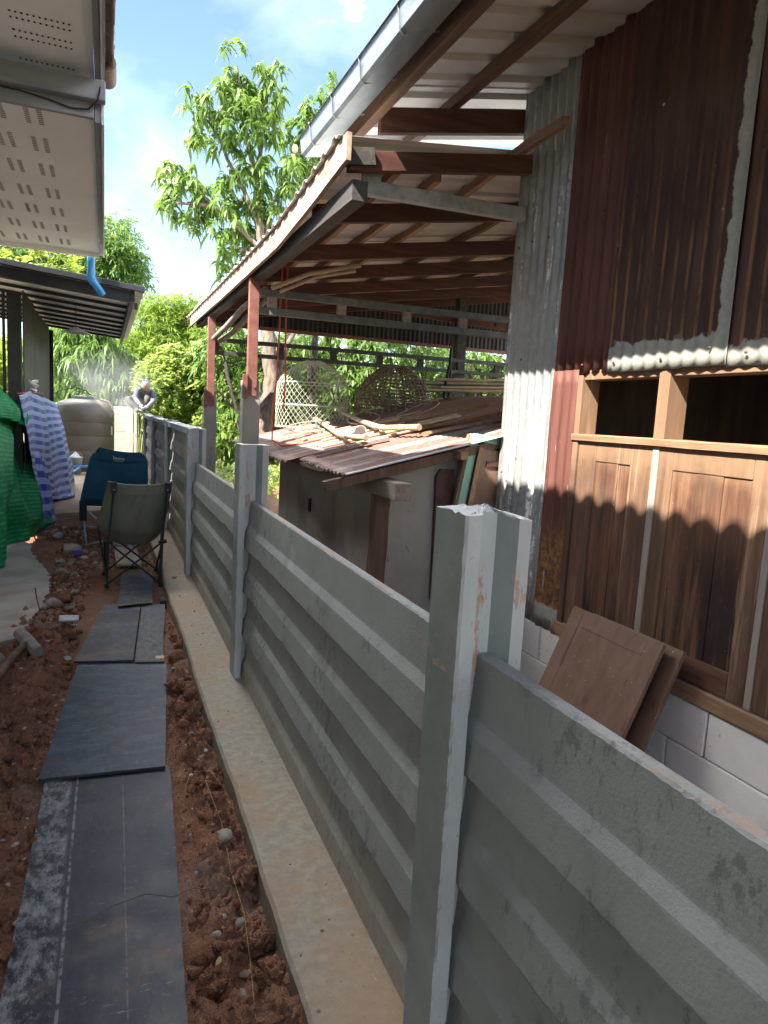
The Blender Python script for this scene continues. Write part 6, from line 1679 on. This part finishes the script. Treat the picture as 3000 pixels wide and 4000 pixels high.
# bake to one mesh so colours can follow the clothing
dg = bpy.context.evaluated_depsgraph_get(); bpy.context.view_layer.update(); dg.update()
me2 = bpy.data.meshes.new_from_object(bo.evaluated_get(dg)); bpy.data.objects.remove(bo)
me2.name = 'body'
for mm in ('shirt', 'trousers', 'skin', 'boot'): me2.materials.append(M[mm])
legs = [(np.array(J[a][:3]), np.array(J[c][:3])) for a, c in E_ if a in ('hl', 'kl', 'hr', 'kr', 'pelvis')]
feet = [np.array(J[n][:3]) for n in ('tl', 'tr')]
arms = [(np.array(J[a][:3]), np.array(J[c][:3])) for a, c in E_ if a in ('chest', 'waist', 'shl', 'shr', 'ell', 'elr')]
def segd(p, a, c):
    t = np.clip(np.dot(p-a, c-a)/np.dot(c-a, c-a), 0, 1); return np.linalg.norm(p-a-(c-a)*t)
for p in me2.polygons:
    c = np.array(p.center[:]); p.use_smooth = True
    dl = min(segd(c, *s) for s in legs) - 0.07; da = min(segd(c, *s) for s in arms) - 0.055
    p.material_index = 1 if dl < da else 0
    if min(np.linalg.norm(c-f) for f in feet) < 0.09: p.material_index = 3
    if c[2] > 1.80 and abs(c[0]-0.745) < 0.07: p.material_index = 2
put('body', me2, None, wk)
# head with face wrap, bent down and forward; hood with brim and neck cloth
def head(cx, cy, cz, tilt):
    v = IV3.copy(); v[:, 0] *= 0.078; v[:, 1] *= 0.095; v[:, 2] *= 0.115
    f = v[:, 1] < 0
    nose = np.exp(-((v[:, 0]/0.016)**2 + ((v[:, 2]+0.005)/0.022)**2))*f; v[:, 1] -= 0.020*nose
    for s in (-1, 1):
        v[:, 1] += 0.010*np.exp(-(((v[:, 0]-s*0.030)/0.014)**2 + ((v[:, 2]-0.02)/0.012)**2))*f
        v[:, 0] += s*0.014*np.exp(-((v[:, 1]/0.018)**2 + ((v[:, 2]-0.005)/0.025)**2))*(np.sign(v[:, 0]) == s)
    v[:, 1] += 0.006*np.exp(-((v[:, 0]/0.026)**2 + ((v[:, 2]+0.048)/0.006)**2))*f
    c, s = math.cos(tilt), math.sin(tilt)
    y = v[:, 1]*c - v[:, 2]*s; z = v[:, 1]*s + v[:, 2]*c
    return np.stack([v[:, 0]+cx, y+cy, z+cz], -1)
put('head', np_mesh('head', head(0.748, 14.87, 1.855, 0.8), IF3, True), M['skin'], wk)
hv = IV3.copy(); k = hv[:, 2] > -0.45
hood = hv.copy(); hood[:, 0] *= 0.100; hood[:, 1] *= 0.118; hood[:, 2] *= 0.128
hood[:, 2] = np.where(hood[:, 2] < -0.02, hood[:, 2]*1.15, hood[:, 2]); front = (hood[:, 1] < -0.035) & (hood[:, 2] < -0.015)
keep = ~front[IF3].all(1)
c, s = math.cos(0.8), math.sin(0.8)
hd = np.stack([hood[:, 0]+0.748, hood[:, 1]*c-hood[:, 2]*s+14.89, hood[:, 1]*s+hood[:, 2]*c+1.875], -1)
o = put('hood', np_mesh('hood', hd, IF3[keep], True), M['hat'], wk); sd = o.modifiers.new('t', 'SOLIDIFY'); sd.thickness = 0.006
b = MB(); P = np.zeros((2, 15, 3))
for j in range(15) if False else []:
    a = math.pi*(1.05 + 0.9*j/14)
    P[0, j] = (0.748+0.098*math.cos(a), 14.86+0.110*math.sin(a)+0.0, 1.895+0.02*math.sin(a)); P[1, j] = (0.748+0.135*math.cos(a), 14.86+0.175*math.sin(a), 1.862+0.05*math.sin(a))
# gloved hands closed on the grinder
def hand(w, tgt, side):
    w = Vector(w); t = Vector(tgt); d = (t-w).normalized(); up = Vector((0, 0, 1)); sx = d.cross(up).normalized()
    b = MB(); b.tube([w, w+d*0.04, w+d*0.085], [0.030, 0.040, 0.036], 8)
    for q in range(4):
        o_ = sx*(0.024-0.016*q); L = (0.066, 0.075, 0.070, 0.055)[q]
        b.tube([w+d*0.075+o_, w+d*(0.075+L*0.45)+o_+up*0.004, w+d*(0.075+L*0.75)+o_-up*0.020, w+d*(0.075+L*0.55)+o_-up*0.045], [0.010, 0.0095, 0.009, 0.007], 6)
    b.tube([w+d*0.03+sx*0.034*side, w+d*0.065+sx*0.052*side-up*0.010, w+d*0.095+sx*0.040*side-up*0.030], [0.012, 0.010, 0.008], 6)
    b.build('hand', M['glove'], wk)
hand((0.655, 14.78, 1.465), (0.70, 14.70, 1.415), -1)
hand((0.79, 14.76, 1.445), (0.735, 14.68, 1.405), 1)
gr = thing('angle_grinder', 'angle grinder held down on the end of the fence cap', 'grinder', (0.72, 14.66, 1.38))
b = MB(); b.tube([(0.80, 14.72, 1.41), (0.72, 14.66, 1.385), (0.66, 14.62, 1.365)], [0.030, 0.033, 0.028], 10); b.build('body', M['grinder'], gr)
b = MB(); b.tube([(0.66, 14.62, 1.375), (0.655, 14.615, 1.345)], 0.035, 12); b.build('gear_head', M['galv_steel'], gr)
b = MB(); b.tube([(0.652, 14.612, 1.343), (0.651, 14.611, 1.340)], 0.058, 20); b.build('disc', M['bucketm'], gr)
b = MB(); b.tube([(0.655, 14.62, 1.38), (0.62, 14.70, 1.43)], 0.014, 8); b.build('side_handle', M['blackrubber'], gr)
b = MB(); b.tube([(0.80, 14.72, 1.41), (0.68, 14.55, 1.32), (0.648, 14.50, 1.15), (0.645, 14.46, 0.95), (0.62, 14.45, 0.86), (0.56, 14.45, 0.84), (0.55, 14.45, 0.90), (0.60, 14.45, 0.90), (0.63, 14.43, 0.82), (0.64, 14.4, 0.4), (0.60, 14.3, -0.0)], 0.005, 6); b.build('cable', M['blackrubber'], gr)
# ------------------------------------------------------------------ trees and shrubs
def leaves(P, D, L, W, droop, roll=None):
    """N leaves as 6-vertex folded blades; P base, D direction (unit), L length, W width, droop"""
    N_ = len(P); up = np.array([0, 0, 1.0])
    S = np.cross(D, up); S /= (np.linalg.norm(S, axis=1, keepdims=True)+1e-6)
    Nn = np.cross(S, D)
    if roll is not None:
        S = S*np.cos(roll)[:, None] + Nn*np.sin(roll)[:, None]
    def at(t): return P + D*(L*t)[:, None] - up*(droop*L*t*t)[:, None]
    def w(t, f): return at(np.full(N_, t)) + S*(W*f)[:, None]
    o = np.ones(N_)
    fold = Nn*(W*0.18)[:, None]
    V = np.stack([at(0*o), w(0.32, -0.5)+fold, w(0.32, 0.5)+fold, w(0.70, -0.40)+fold, w(0.70, 0.40)+fold, at(o)], 1)
    base = (np.arange(N_)*6)[:, None]
    T = np.array([[0, 1, 2], [1, 3, 4], [1, 4, 2], [3, 5, 4]])
    F = (base[:, None, :] + T[None]).reshape(-1, 3)
    return V.reshape(-1, 3), F
def in_blobs(blobs, Y, dens, depth=1.0, seed=0, shell=0.5):
    r = np.random.default_rng(seed); out = []
    for x, z, rad in blobs:
        n = max(3, int(dens*(rad/0.4)**2))
        d = r.normal(size=(n, 3)); d /= np.linalg.norm(d, axis=1, keepdims=True)
        q = d*(rad*(shell + (1-shell)*r.random(n)**0.5))[:, None]
        q[:, 1] *= depth; q[:, 2] *= 0.9
        out.append(q + np.array([x, Y + r.uniform(-0.35, 0.35)*depth, z]))
    return np.concatenate(out)
def whorls(C, k, L, W, droop, seed, upness=(-0.5, 0.75)):
    r = np.random.default_rng(seed); n = len(C)
    kk = np.repeat(np.arange(n), k); N_ = len(kk)
    az = r.uniform(0, 2*np.pi, N_); el = r.uniform(upness[0], upness[1], N_)
    tilt = r.normal(0, 0.25, (n, 3))[kk]
    D = np.stack([np.cos(az)*np.cos(el), np.sin(az)*np.cos(el), np.sin(el)], -1) + tilt
    D /= np.linalg.norm(D, axis=1, keepdims=True)
    P = C[kk] + r.normal(0, 0.012, (N_, 3)) - D*0.01 + np.stack([0*az, 0*az, r.uniform(-0.06, 0.04, N_)], -1)
    Ls = L*r.uniform(0.45, 1.3, N_); Ws = W*r.uniform(0.8, 1.2, N_)
    return leaves(P, D, Ls, Ws, droop*r.uniform(0.5, 1.4, N_), r.uniform(-0.6, 0.6, N_))
def sprays(C, k, tw, L, W, seed, droop=0.6, out=None):
    """feathery drooping twigs with k narrow leaves each"""
    r = np.random.default_rng(seed); n = len(C)
    az = r.uniform(0, 2*np.pi, n); el = r.uniform(-0.2, 0.9, n)
    T = np.stack([np.cos(az)*np.cos(el), np.sin(az)*np.cos(el), np.sin(el)], -1)
    kk = np.repeat(np.arange(n), k); t = np.tile(np.linspace(0.1, 1, k), n)
    P = C[kk] + T[kk]*(tw*t)[:, None] - np.array([0, 0, 1.0])*(droop*tw*t*t)[:, None]
    a2 = r.uniform(0, 2*np.pi, len(kk)); e2 = r.uniform(-0.9, 0.2, len(kk))
    D = np.stack([np.cos(a2)*np.cos(e2), np.sin(a2)*np.cos(e2), np.sin(e2)], -1)*0.9 + T[kk]*0.7
    D /= np.linalg.norm(D, axis=1, keepdims=True)
    return leaves(P, D, L*r.uniform(0.6, 1.3, len(kk)), W*r.uniform(0.8, 1.2, len(kk)), 0.35*np.ones(len(kk)), r.uniform(-1, 1, len(kk)))
def limb(name, pts, r0, r1, m, par, seed=0):
    r = random.Random(seed); P = [Vector(p) for p in pts]; out = []
    for a, c in zip(P, P[1:]):
        for q in range(5):
            p = a.lerp(c, q/5); out.append(p + Vector((r.uniform(-1, 1), r.uniform(-1, 1), 0))*0.018)
    out.append(P[-1]); n = len(out)
    b = MB(); b.tube(out, [r0+(r1-r0)*i/(n-1)*1.0 for i in range(n)], 9); return b.build(name, M[m], par)
def crown(name, VF, m, par):
    return put(name, np_mesh(name, VF[0], VF[1]), M[m], par)

mango = [(1.86, 7.1, 0.22), (1.93, 6.84, 0.32), (2.31, 6.79, 0.36), (2.53, 6.98, 0.24), (2.09, 6.53, 0.44), (1.66, 6.3, 0.4), (1.3, 6.09, 0.36), (1.45, 5.92, 0.4), (1.88, 6.07, 0.48), (2.39, 6.39, 0.4), (2.55, 6.28, 0.28), (2.04, 5.75, 0.44), (1.67, 5.75, 0.32), (2.33, 5.95, 0.36), (1.04, 5.08, 0.36), (1.39, 5.14, 0.4), (0.9, 4.71, 0.28), (1.18, 4.68, 0.36), (0.83, 5.11, 0.16), (1.69, 4.91, 0.44), (2.13, 5.12, 0.48), (2.58, 5.27, 0.48), (2.97, 5.49, 0.4), (3.12, 5.66, 0.28), (1.48, 4.45, 0.28), (1.77, 4.49, 0.4), (2.22, 4.7, 0.48), (2.6, 4.91, 0.48), (2.08, 4.24, 0.4), (1.78, 4.13, 0.28), (2.46, 4.37, 0.4), (1.79, 3.69, 0.24), (1.94, 3.86, 0.32)]
mt = thing('mango_tree', 'tall mango tree with drooping leaf whorls rising behind the lean-to', 'tree', (2.3, 11.2, 0))
limb('trunk', [(2.25, 11.0, -0.2), (2.32, 11.05, 1.15), (2.50, 11.2, 1.9), (2.46, 11.4, 2.7), (2.40, 11.8, 4.0)], 0.16, 0.10, 'bark', mt, 1)
limb('limb', [(2.50, 11.2, 1.9), (2.75, 11.5, 2.5), (3.1, 11.9, 3.1)], 0.08, 0.05, 'bark', mt, 2)
for k, pts in enumerate(([(2.40, 11.8, 4.0), (2.30, 12.0, 5.2), (2.05, 12.0, 6.2), (1.95, 12.0, 6.9)], [(2.36, 11.9, 4.5), (2.0, 12.0, 5.2), (1.6, 12.0, 5.9), (1.35, 12.0, 6.1)], [(2.38, 11.8, 4.1), (1.8, 11.9, 4.6), (1.3, 12, 4.95), (0.95, 12.0, 5.0)],
                         [(2.3, 12.0, 5.2), (2.4, 12, 5.9), (2.45, 12, 6.6)], [(2.38, 11.8, 4.1), (2.6, 12.0, 4.9), (2.95, 12.0, 5.5)], [(1.6, 11.95, 4.7), (1.25, 12, 4.7), (0.95, 12, 4.65)], [(2.40, 11.8, 3.8), (2.1, 11.9, 4.1), (1.85, 12, 4.1)])):
    limb('limb', pts, 0.075 if k == 0 else 0.045, 0.012, 'bark', mt, 3+k)
C = in_blobs([(x, z, r_*0.80) for x, z, r_ in mango], 12.0, 24, 1.2, 3, 0.4)
crown('crown', whorls(C, 10, 0.185, 0.055, 1.0, 4), 'leaf_mango', mt)
for x, z in ((1.16, 5.55), (2.84, 5.69)):
    b = MB(); b.lathe([(0.001, 0.065), (0.030, 0.055), (0.048, 0.01), (0.046, -0.03), (0.025, -0.062), (0.001, -0.07)], (x, 11.6, z), 14); b.build('fruit', M['fruitm'], mt)
m2 = thing('mango_tree', 'smaller mango crown showing above the gutter line', 'tree', (3.9, 13.6, 0))
limb('trunk', [(3.9, 13.7, -0.2), (3.85, 13.6, 3.0), (3.7, 13.5, 6.4), (3.9, 13.5, 7.3)], 0.09, 0.03, 'bark_dark', m2, 30)
C = in_blobs([(3.74, 7.22, 0.32), (4.0, 7.6, 0.27), (3.4, 6.82, 0.36), (3.84, 6.99, 0.36), (3.32, 6.56, 0.27), (4.12, 7.87, 0.18), (4.3, 7.2, 0.4), (3.7, 6.4, 0.4), (4.2, 6.6, 0.5)], 13.5, 24, 1.2, 7, 0.35)
crown('crown', whorls(C, 10, 0.19, 0.056, 1.0, 8), 'leaf_mango', m2)

# trees seen under the lean-to roof
under = [[(2.04, 2.88, 0.36), (2.39, 2.57, 0.36), (2.75, 2.25, 0.45), (2.24, 1.78, 0.54), (2.08, 1.07, 0.45), (2.61, 1.18, 0.45), (2.74, 2.78, 0.36), (2.26, 0.64, 0.45), (1.88, 2.36, 0.36), (1.94, 3.38, 0.27), (2.5, 0.3, 0.4)],
         [(3.29, 2.65, 0.45), (3.84, 2.88, 0.45), (4.42, 2.84, 0.45), (3.58, 2.14, 0.45), (4.26, 2.09, 0.45), (4.85, 2.13, 0.36), (3.14, 1.66, 0.36), (3.89, 1.61, 0.36), (3.4, 1.1, 0.5), (4.4, 1.3, 0.5)],
         [(5.01, 2.89, 0.45), (5.61, 3.04, 0.45), (6.26, 2.9, 0.45), (5.56, 2.18, 0.45), (6.4, 2.34, 0.45), (5.9, 1.6, 0.5), (5.2, 1.5, 0.45)],
         [(6.91, 2.96, 0.45), (7.59, 2.92, 0.45), (7.19, 2.3, 0.45), (7.74, 2.53, 0.45), (6.76, 1.97, 0.36), (7.5, 1.7, 0.5), (8.3, 2.6, 0.6), (8.2, 1.8, 0.5)]]
ulab = ['bright leafy mango sapling between the lean-to posts', 'dark forking mango tree behind the wire cage', 'leafy mango tree behind the woven basket', 'mango tree behind the hanging bamboo bundle']
for k, bl in enumerate(under):
    bl = [(x*1.17, 1.47+(z-1.47)*1.17, r_*1.17) for x, z, r_ in bl]
    t = thing('mango_tree', ulab[k], 'tree', (sum(b_[0] for b_ in bl)/len(bl), 15.7, 0))
    cx = sum(b_[0] for b_ in bl)/len(bl)
    limb('trunk', [(cx, 15.4, -0.2), (cx+0.05, 15.4, 1.2), (cx-0.2, 15.4, 2.0), (cx-0.4, 15.5, 2.9)], 0.075, 0.03, 'bark_dark', t, 40+k)
    limb('limb', [(cx+0.05, 15.4, 1.2), (cx+0.35, 15.4, 1.9), (cx+0.5, 15.4, 2.8)], 0.05, 0.02, 'bark_dark', t, 50+k)
    limb('limb', [(cx-0.05, 15.4, 1.5), (cx-0.5, 15.3, 1.9), (cx-0.6, 15.3, 2.2)], 0.03, 0.012, 'bark_dark', t, 60+k)
    C = in_blobs(bl, 15.8, 22 if k else 28, 1.2, 70+k, 0.3)
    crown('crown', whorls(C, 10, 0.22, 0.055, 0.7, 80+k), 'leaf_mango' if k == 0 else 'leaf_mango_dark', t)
    C = in_blobs([(x, z, r_*1.2) for x, z, r_ in bl], 17.6, 18, 1.2, 90+k, 0.2)
    crown('rear_crown', whorls(C, 10, 0.24, 0.06, 0.7, 95+k), 'leaf_mango', t)

# feathery trees behind the house, young yellow-leaved shrub, bamboo, bush
ft = thing('feathery_tree', 'tall feathery-leaved tree rising behind the black canopy', 'tree', (-1.9, 24.2, 0))
limb('trunk', [(-1.9, 24.3, -0.2), (-1.7, 24.2, 3.0), (-0.6, 24.1, 5.3), (0.1, 24.0, 6.6)], 0.15, 0.03, 'bark_dark', ft, 100)
for k, e in enumerate(((-2.2, 24.0, 5.7), (0.8, 24.0, 5.8), (-1.2, 24.0, 6.0), (0.6, 24, 5.4))):
    limb('limb', [(-1.6, 24.2, 3.2), ((-1.6+e[0])/2, 24.1, (3.2+e[2])/2+0.1), e], 0.05, 0.012, 'bark', ft, 102+k)
fb = [(-1.86, 4.44, 0.68), (-1.34, 4.23, 0.68), (-0.71, 4.5, 0.57), (-0.25, 4.75, 0.60), (0.12, 5.05, 0.50), (0.2, 5.42, 0.28), (0.38, 4.80, 0.45), (0.58, 4.58, 0.36), (-0.44, 4.15, 0.68), (0.48, 4.26, 0.42), (-0.98, 4.75, 0.46), (0.08, 4.51, 0.62), (0.68, 4.25, 0.25), (-2.6, 4.5, 0.8), (-1.0, 3.6, 0.6), (0.1, 3.7, 0.5)]
fb = [(x*24/17, 1.47+(z-1.47)*24/17, r_*24/17) for x, z, r_ in fb]
C = in_blobs(fb, 24.0, 34, 1.0, 110, 0.2)
crown('crown', sprays(C, 13, 0.48, 0.20, 0.038, 111), 'leaf_feather', ft)
yt = thing('young_tree', 'shrub with glowing yellow-green young leaves behind the canopy roof', 'tree', (-1.0, 14.5, 0))
limb('trunk', [(-1.05, 14.7, -0.2), (-1.0, 14.6, 2.0), (-0.95, 14.5, 3.9)], 0.05, 0.015, 'bark', yt, 112)
C = in_blobs([(-1.59, 3.92, 0.29), (-1.3, 3.72, 0.29), (-0.99, 4.0, 0.30), (-0.69, 3.86, 0.28), (-0.45, 3.72, 0.22), (-1.07, 4.12, 0.22), (-1.9, 3.9, 0.3)], 14.5, 34, 1.1, 113, 0.3)
crown('crown', whorls(C, 8, 0.17, 0.05, 0.15, 114, (-0.2, 0.7)), 'leaf_yellow', yt)
bb = thing('bamboo_clump', 'pale feathery bamboo clump in the sun beyond the fence', 'bamboo', (1.8, 23, 0))
for k in range(16):
    r = random.Random(200+k); x0 = 0.9+1.6*r.random(); x1 = x0+r.uniform(-0.8, 0.9)
    b = MB(); b.tube([(x0, 23, -0.2), (x0+(x1-x0)*0.3, 23, 2.2), (x0+(x1-x0)*0.7, 22.9, 3.6), (x1, 22.8, 4.2+0.5*r.random())], [0.035, 0.03, 0.02, 0.006], 6); b.build('culm', M['culm'], bb)
C = in_blobs([(1.22, 4.45, 0.40), (1.5, 4.0, 0.62), (2.04, 4.45, 0.55), (2.59, 4.62, 0.52), (2.33, 3.95, 0.77), (2.88, 4.25, 0.46), (1.63, 4.65, 0.33), (0.96, 3.55, 0.62), (0.83, 3.0, 0.62), (0.3, 3.2, 0.70), (1.6, 3.2, 0.8), (2.5, 3.1, 0.9), (3.3, 3.6, 0.9), (0.9, 2.3, 0.8), (2.0, 2.3, 0.9)], 23.0, 62, 1.2, 120, 0.15)
crown('foliage', sprays(C, 12, 0.45, 0.20, 0.030, 121, 0.8), 'leaf_bamboo', bb)
bu = thing('round_bush', 'rounded bright green bush behind the crouching worker', 'bush', (1.7, 18, 0))
C = in_blobs([(1.62, 2.36, 0.68), (1.08, 2.21, 0.46), (2.06, 2.05, 0.6), (1.3, 1.78, 0.72), (1.85, 1.47, 0.72), (2.28, 2.35, 0.46), (1.15, 1.40, 0.40), (2.52, 1.74, 0.48), (1.5, 2.66, 0.34), (1.6, 0.8, 0.7), (2.4, 0.8, 0.9), (3.0, 1.2, 0.8), (3.1, 2.0, 0.6)], 18.0, 150, 1.0, 130, 0.55)
crown('foliage', whorls(C, 7, 0.11, 0.060, 0.2, 131, (-0.3, 1.0)), 'leaf_bush', bu)
limb('stem', [(1.7, 18, -0.2), (1.6, 18, 1.4), (1.5, 18, 2.2)], 0.06, 0.02, 'bark_dark', bu, 132)
lt = thing('drooping_tree', 'soft drooping tree hanging over the water tank', 'tree', (-0.5, 21, 0))
limb('trunk', [(-0.9, 21.2, -0.2), (-0.8, 21.1, 1.8), (-0.5, 21, 2.9)], 0.08, 0.03, 'bark_dark', lt, 140)
limb('limb', [(-0.8, 21.1, 1.6), (-0.2, 20.9, 2.3), (0.3, 20.8, 2.7)], 0.05, 0.015, 'bark_dark', lt, 141)
C = in_blobs([(-1.12, 2.77, 0.56), (-0.55, 2.57, 0.7), (-0.08, 2.86, 0.56), (-0.89, 3.28, 0.56), (-0.44, 1.83, 0.56), (-1.02, 1.67, 0.56), (0.16, 2.12, 0.7), (0.4, 2.65, 0.56), (-0.3, 3.4, 0.5), (0.1, 1.5, 0.5)], 21.0, 42, 1.0, 142, 0.2)
crown('crown', whorls(C, 9, 0.26, 0.045, 0.9, 143, (-0.9, 0.3)), 'leaf_feather', lt)
# overhanging twig beside the screen wall
sp = thing('leafy_branch', 'dark leafy twig reaching over the tank from the screen wall', 'branch', (-0.8, 14.2, 1.6))
b = MB(); b.tube([(-0.95, 14.2, 1.55), (-0.75, 14.2, 1.66), (-0.5, 14.2, 1.72), (-0.28, 14.2, 1.66)], 0.007, 5); b.build('twig', M['bark_dark'], sp)
C = np.array([(-0.85, 14.2, 1.62), (-0.70, 14.2, 1.72), (-0.55, 14.2, 1.75), (-0.42, 14.2, 1.70), (-0.30, 14.2, 1.66), (-0.62, 14.2, 1.86), (-0.75, 14.2, 1.92)])
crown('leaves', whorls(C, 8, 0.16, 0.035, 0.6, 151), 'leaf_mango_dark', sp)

# far-off scrub that closes the view
def far_wood(seed, n, x0, x1, y0, y1, zt, L, W):
    r = np.random.default_rng(seed)
    x = r.uniform(x0, x1, n); y = r.uniform(y0, y1, n); top = zt*(0.72+0.5*fbm(x*0.35+3, y*0.35, 3))
    z = top*r.random(n)**0.6
    C = np.stack([x, y, z], -1)
    return sprays(C, 8, 0.6, L, W, seed+1, 0.5)
VF = far_wood(160, 9000, -9, 26, 26, 32, 3.6, 0.34, 0.11)
o = put('distant_scrub', np_mesh('distant_scrub', VF[0], VF[1]), M['leaf_bamboo']); tag(o, 'mass of distant scrub closing the view', kind='stuff')
VF = far_wood(170, 4200, 2.5, 16, 17.5, 20, 3.2, 0.30, 0.10)
o = put('thicket', np_mesh('thicket', VF[0], VF[1]), M['leaf_bush']); tag(o, 'thicket of leaves beyond the lean-to', kind='stuff')
# tufts of weeds behind the fence
r = np.random.default_rng(181); n = 900
C = np.stack([r.uniform(1.0, 4.5, n), r.uniform(10.8, 13.0, n), r.uniform(-0.1, 0.5, n)], -1)
VF = whorls(C, 6, 0.16, 0.04, 0.4, 182, (0.1, 1.2)); o = put('weeds', np_mesh('weeds', VF[0], VF[1]), M['leaf_bush']); tag(o, 'weeds along the back of the yard', kind='stuff')

# dry leaf litter and bits of straw on the path
r = np.random.default_rng(190); n = 130
x = r.uniform(-0.95, 0.455, n); y = 1.2 + 8.5*r.random(n)**1.3; keep = np.array([off_board(a, c) for a, c in zip(x, y)]); x = x[keep]; y = y[keep]; n = len(x)
az = r.uniform(0, 6.28, n); D = np.stack([np.cos(az), np.sin(az), r.uniform(-0.1, 0.35, n)], -1); D /= np.linalg.norm(D, axis=1, keepdims=True)
P = np.stack([x, y, ground_height(x, y)+0.008], -1)
VF = leaves(P, D, r.uniform(0.02, 0.075, n), r.uniform(0.003, 0.022, n), r.uniform(-0.1, 0.5, n), r.uniform(-0.5, 0.5, n))
nl_ = N('dry_litter'); nl_.fin(nl_.ramp(nl_.island(), (0.0, (0.13, 0.075, 0.035)), (0.6, (0.27, 0.17, 0.08)), (1.0, (0.40, 0.30, 0.16))), 0.85)
o = put('leaf_litter', np_mesh('leaf_litter', VF[0], VF[1]), nl_.m); tag(o, 'dry leaf litter and straw bits on the soil path', kind='stuff')
# ------------------------------------------------------------------ drifting concrete dust by the grinder
def dust(name, c, r, dens, label):
    me = np_mesh(name, IV3*np.array(r) + np.array(c), IF3, True)
    m = bpy.data.materials.new(name); m.use_nodes = True; t = m.node_tree; t.nodes.clear()
    out = t.nodes.new('ShaderNodeOutputMaterial'); v = t.nodes.new('ShaderNodeVolumePrincipled')
    v.inputs['Color'].default_value = (0.92, 0.93, 0.90, 1); v.inputs['Density'].default_value = dens; v.inputs['Anisotropy'].default_value = 0.2
    tc = t.nodes.new('ShaderNodeNewGeometry'); vm = t.nodes.new('ShaderNodeVectorMath'); vm.operation = 'SUBTRACT'; vm.inputs[1].default_value = c
    dv = t.nodes.new('ShaderNodeVectorMath'); dv.operation = 'DIVIDE'; dv.inputs[1].default_value = r
    ln = t.nodes.new('ShaderNodeVectorMath'); ln.operation = 'LENGTH'; mr = t.nodes.new('ShaderNodeMapRange'); mr.interpolation_type = 'SMOOTHSTEP'
    mr.inputs['From Min'].default_value = 0.95; mr.inputs['From Max'].default_value = 0.1; mr.inputs['To Max'].default_value = dens
    nz = t.nodes.new('ShaderNodeTexNoise'); nz.inputs['Scale'].default_value = 2.2; nz.inputs['Detail'].default_value = 2.0
    r2 = t.nodes.new('ShaderNodeMapRange'); r2.inputs['From Min'].default_value = 0.3; r2.inputs['From Max'].default_value = 0.65
    mu = t.nodes.new('ShaderNodeMath'); mu.operation = 'MULTIPLY'
    t.links.new(tc.outputs['Position'], vm.inputs[0]); t.links.new(vm.outputs[0], dv.inputs[0]); t.links.new(dv.outputs[0], ln.inputs[0]); t.links.new(ln.outputs['Value'], mr.inputs['Value'])
    t.links.new(tc.outputs['Position'], nz.inputs['Vector']); t.links.new(nz.outputs['Fac'], r2.inputs['Value'])
    t.links.new(mr.outputs[0], mu.inputs[0]); t.links.new(r2.outputs[0], mu.inputs[1]); t.links.new(mu.outputs[0], v.inputs['Density'])
    t.links.new(v.outputs[0], out.inputs['Volume']); me.materials.append(m)
    o = put(name, me); tag(o, label, kind='stuff'); return o
dust('dust', (0.05, 16.0, 1.85), (1.3, 1.5, 0.95), 0.32, 'pale haze of concrete dust drifting from the grinder')
dust('dust', (0.45, 15.0, 1.45), (0.45, 0.5, 0.28), 1.6, 'dense puff of concrete dust at the grinder')
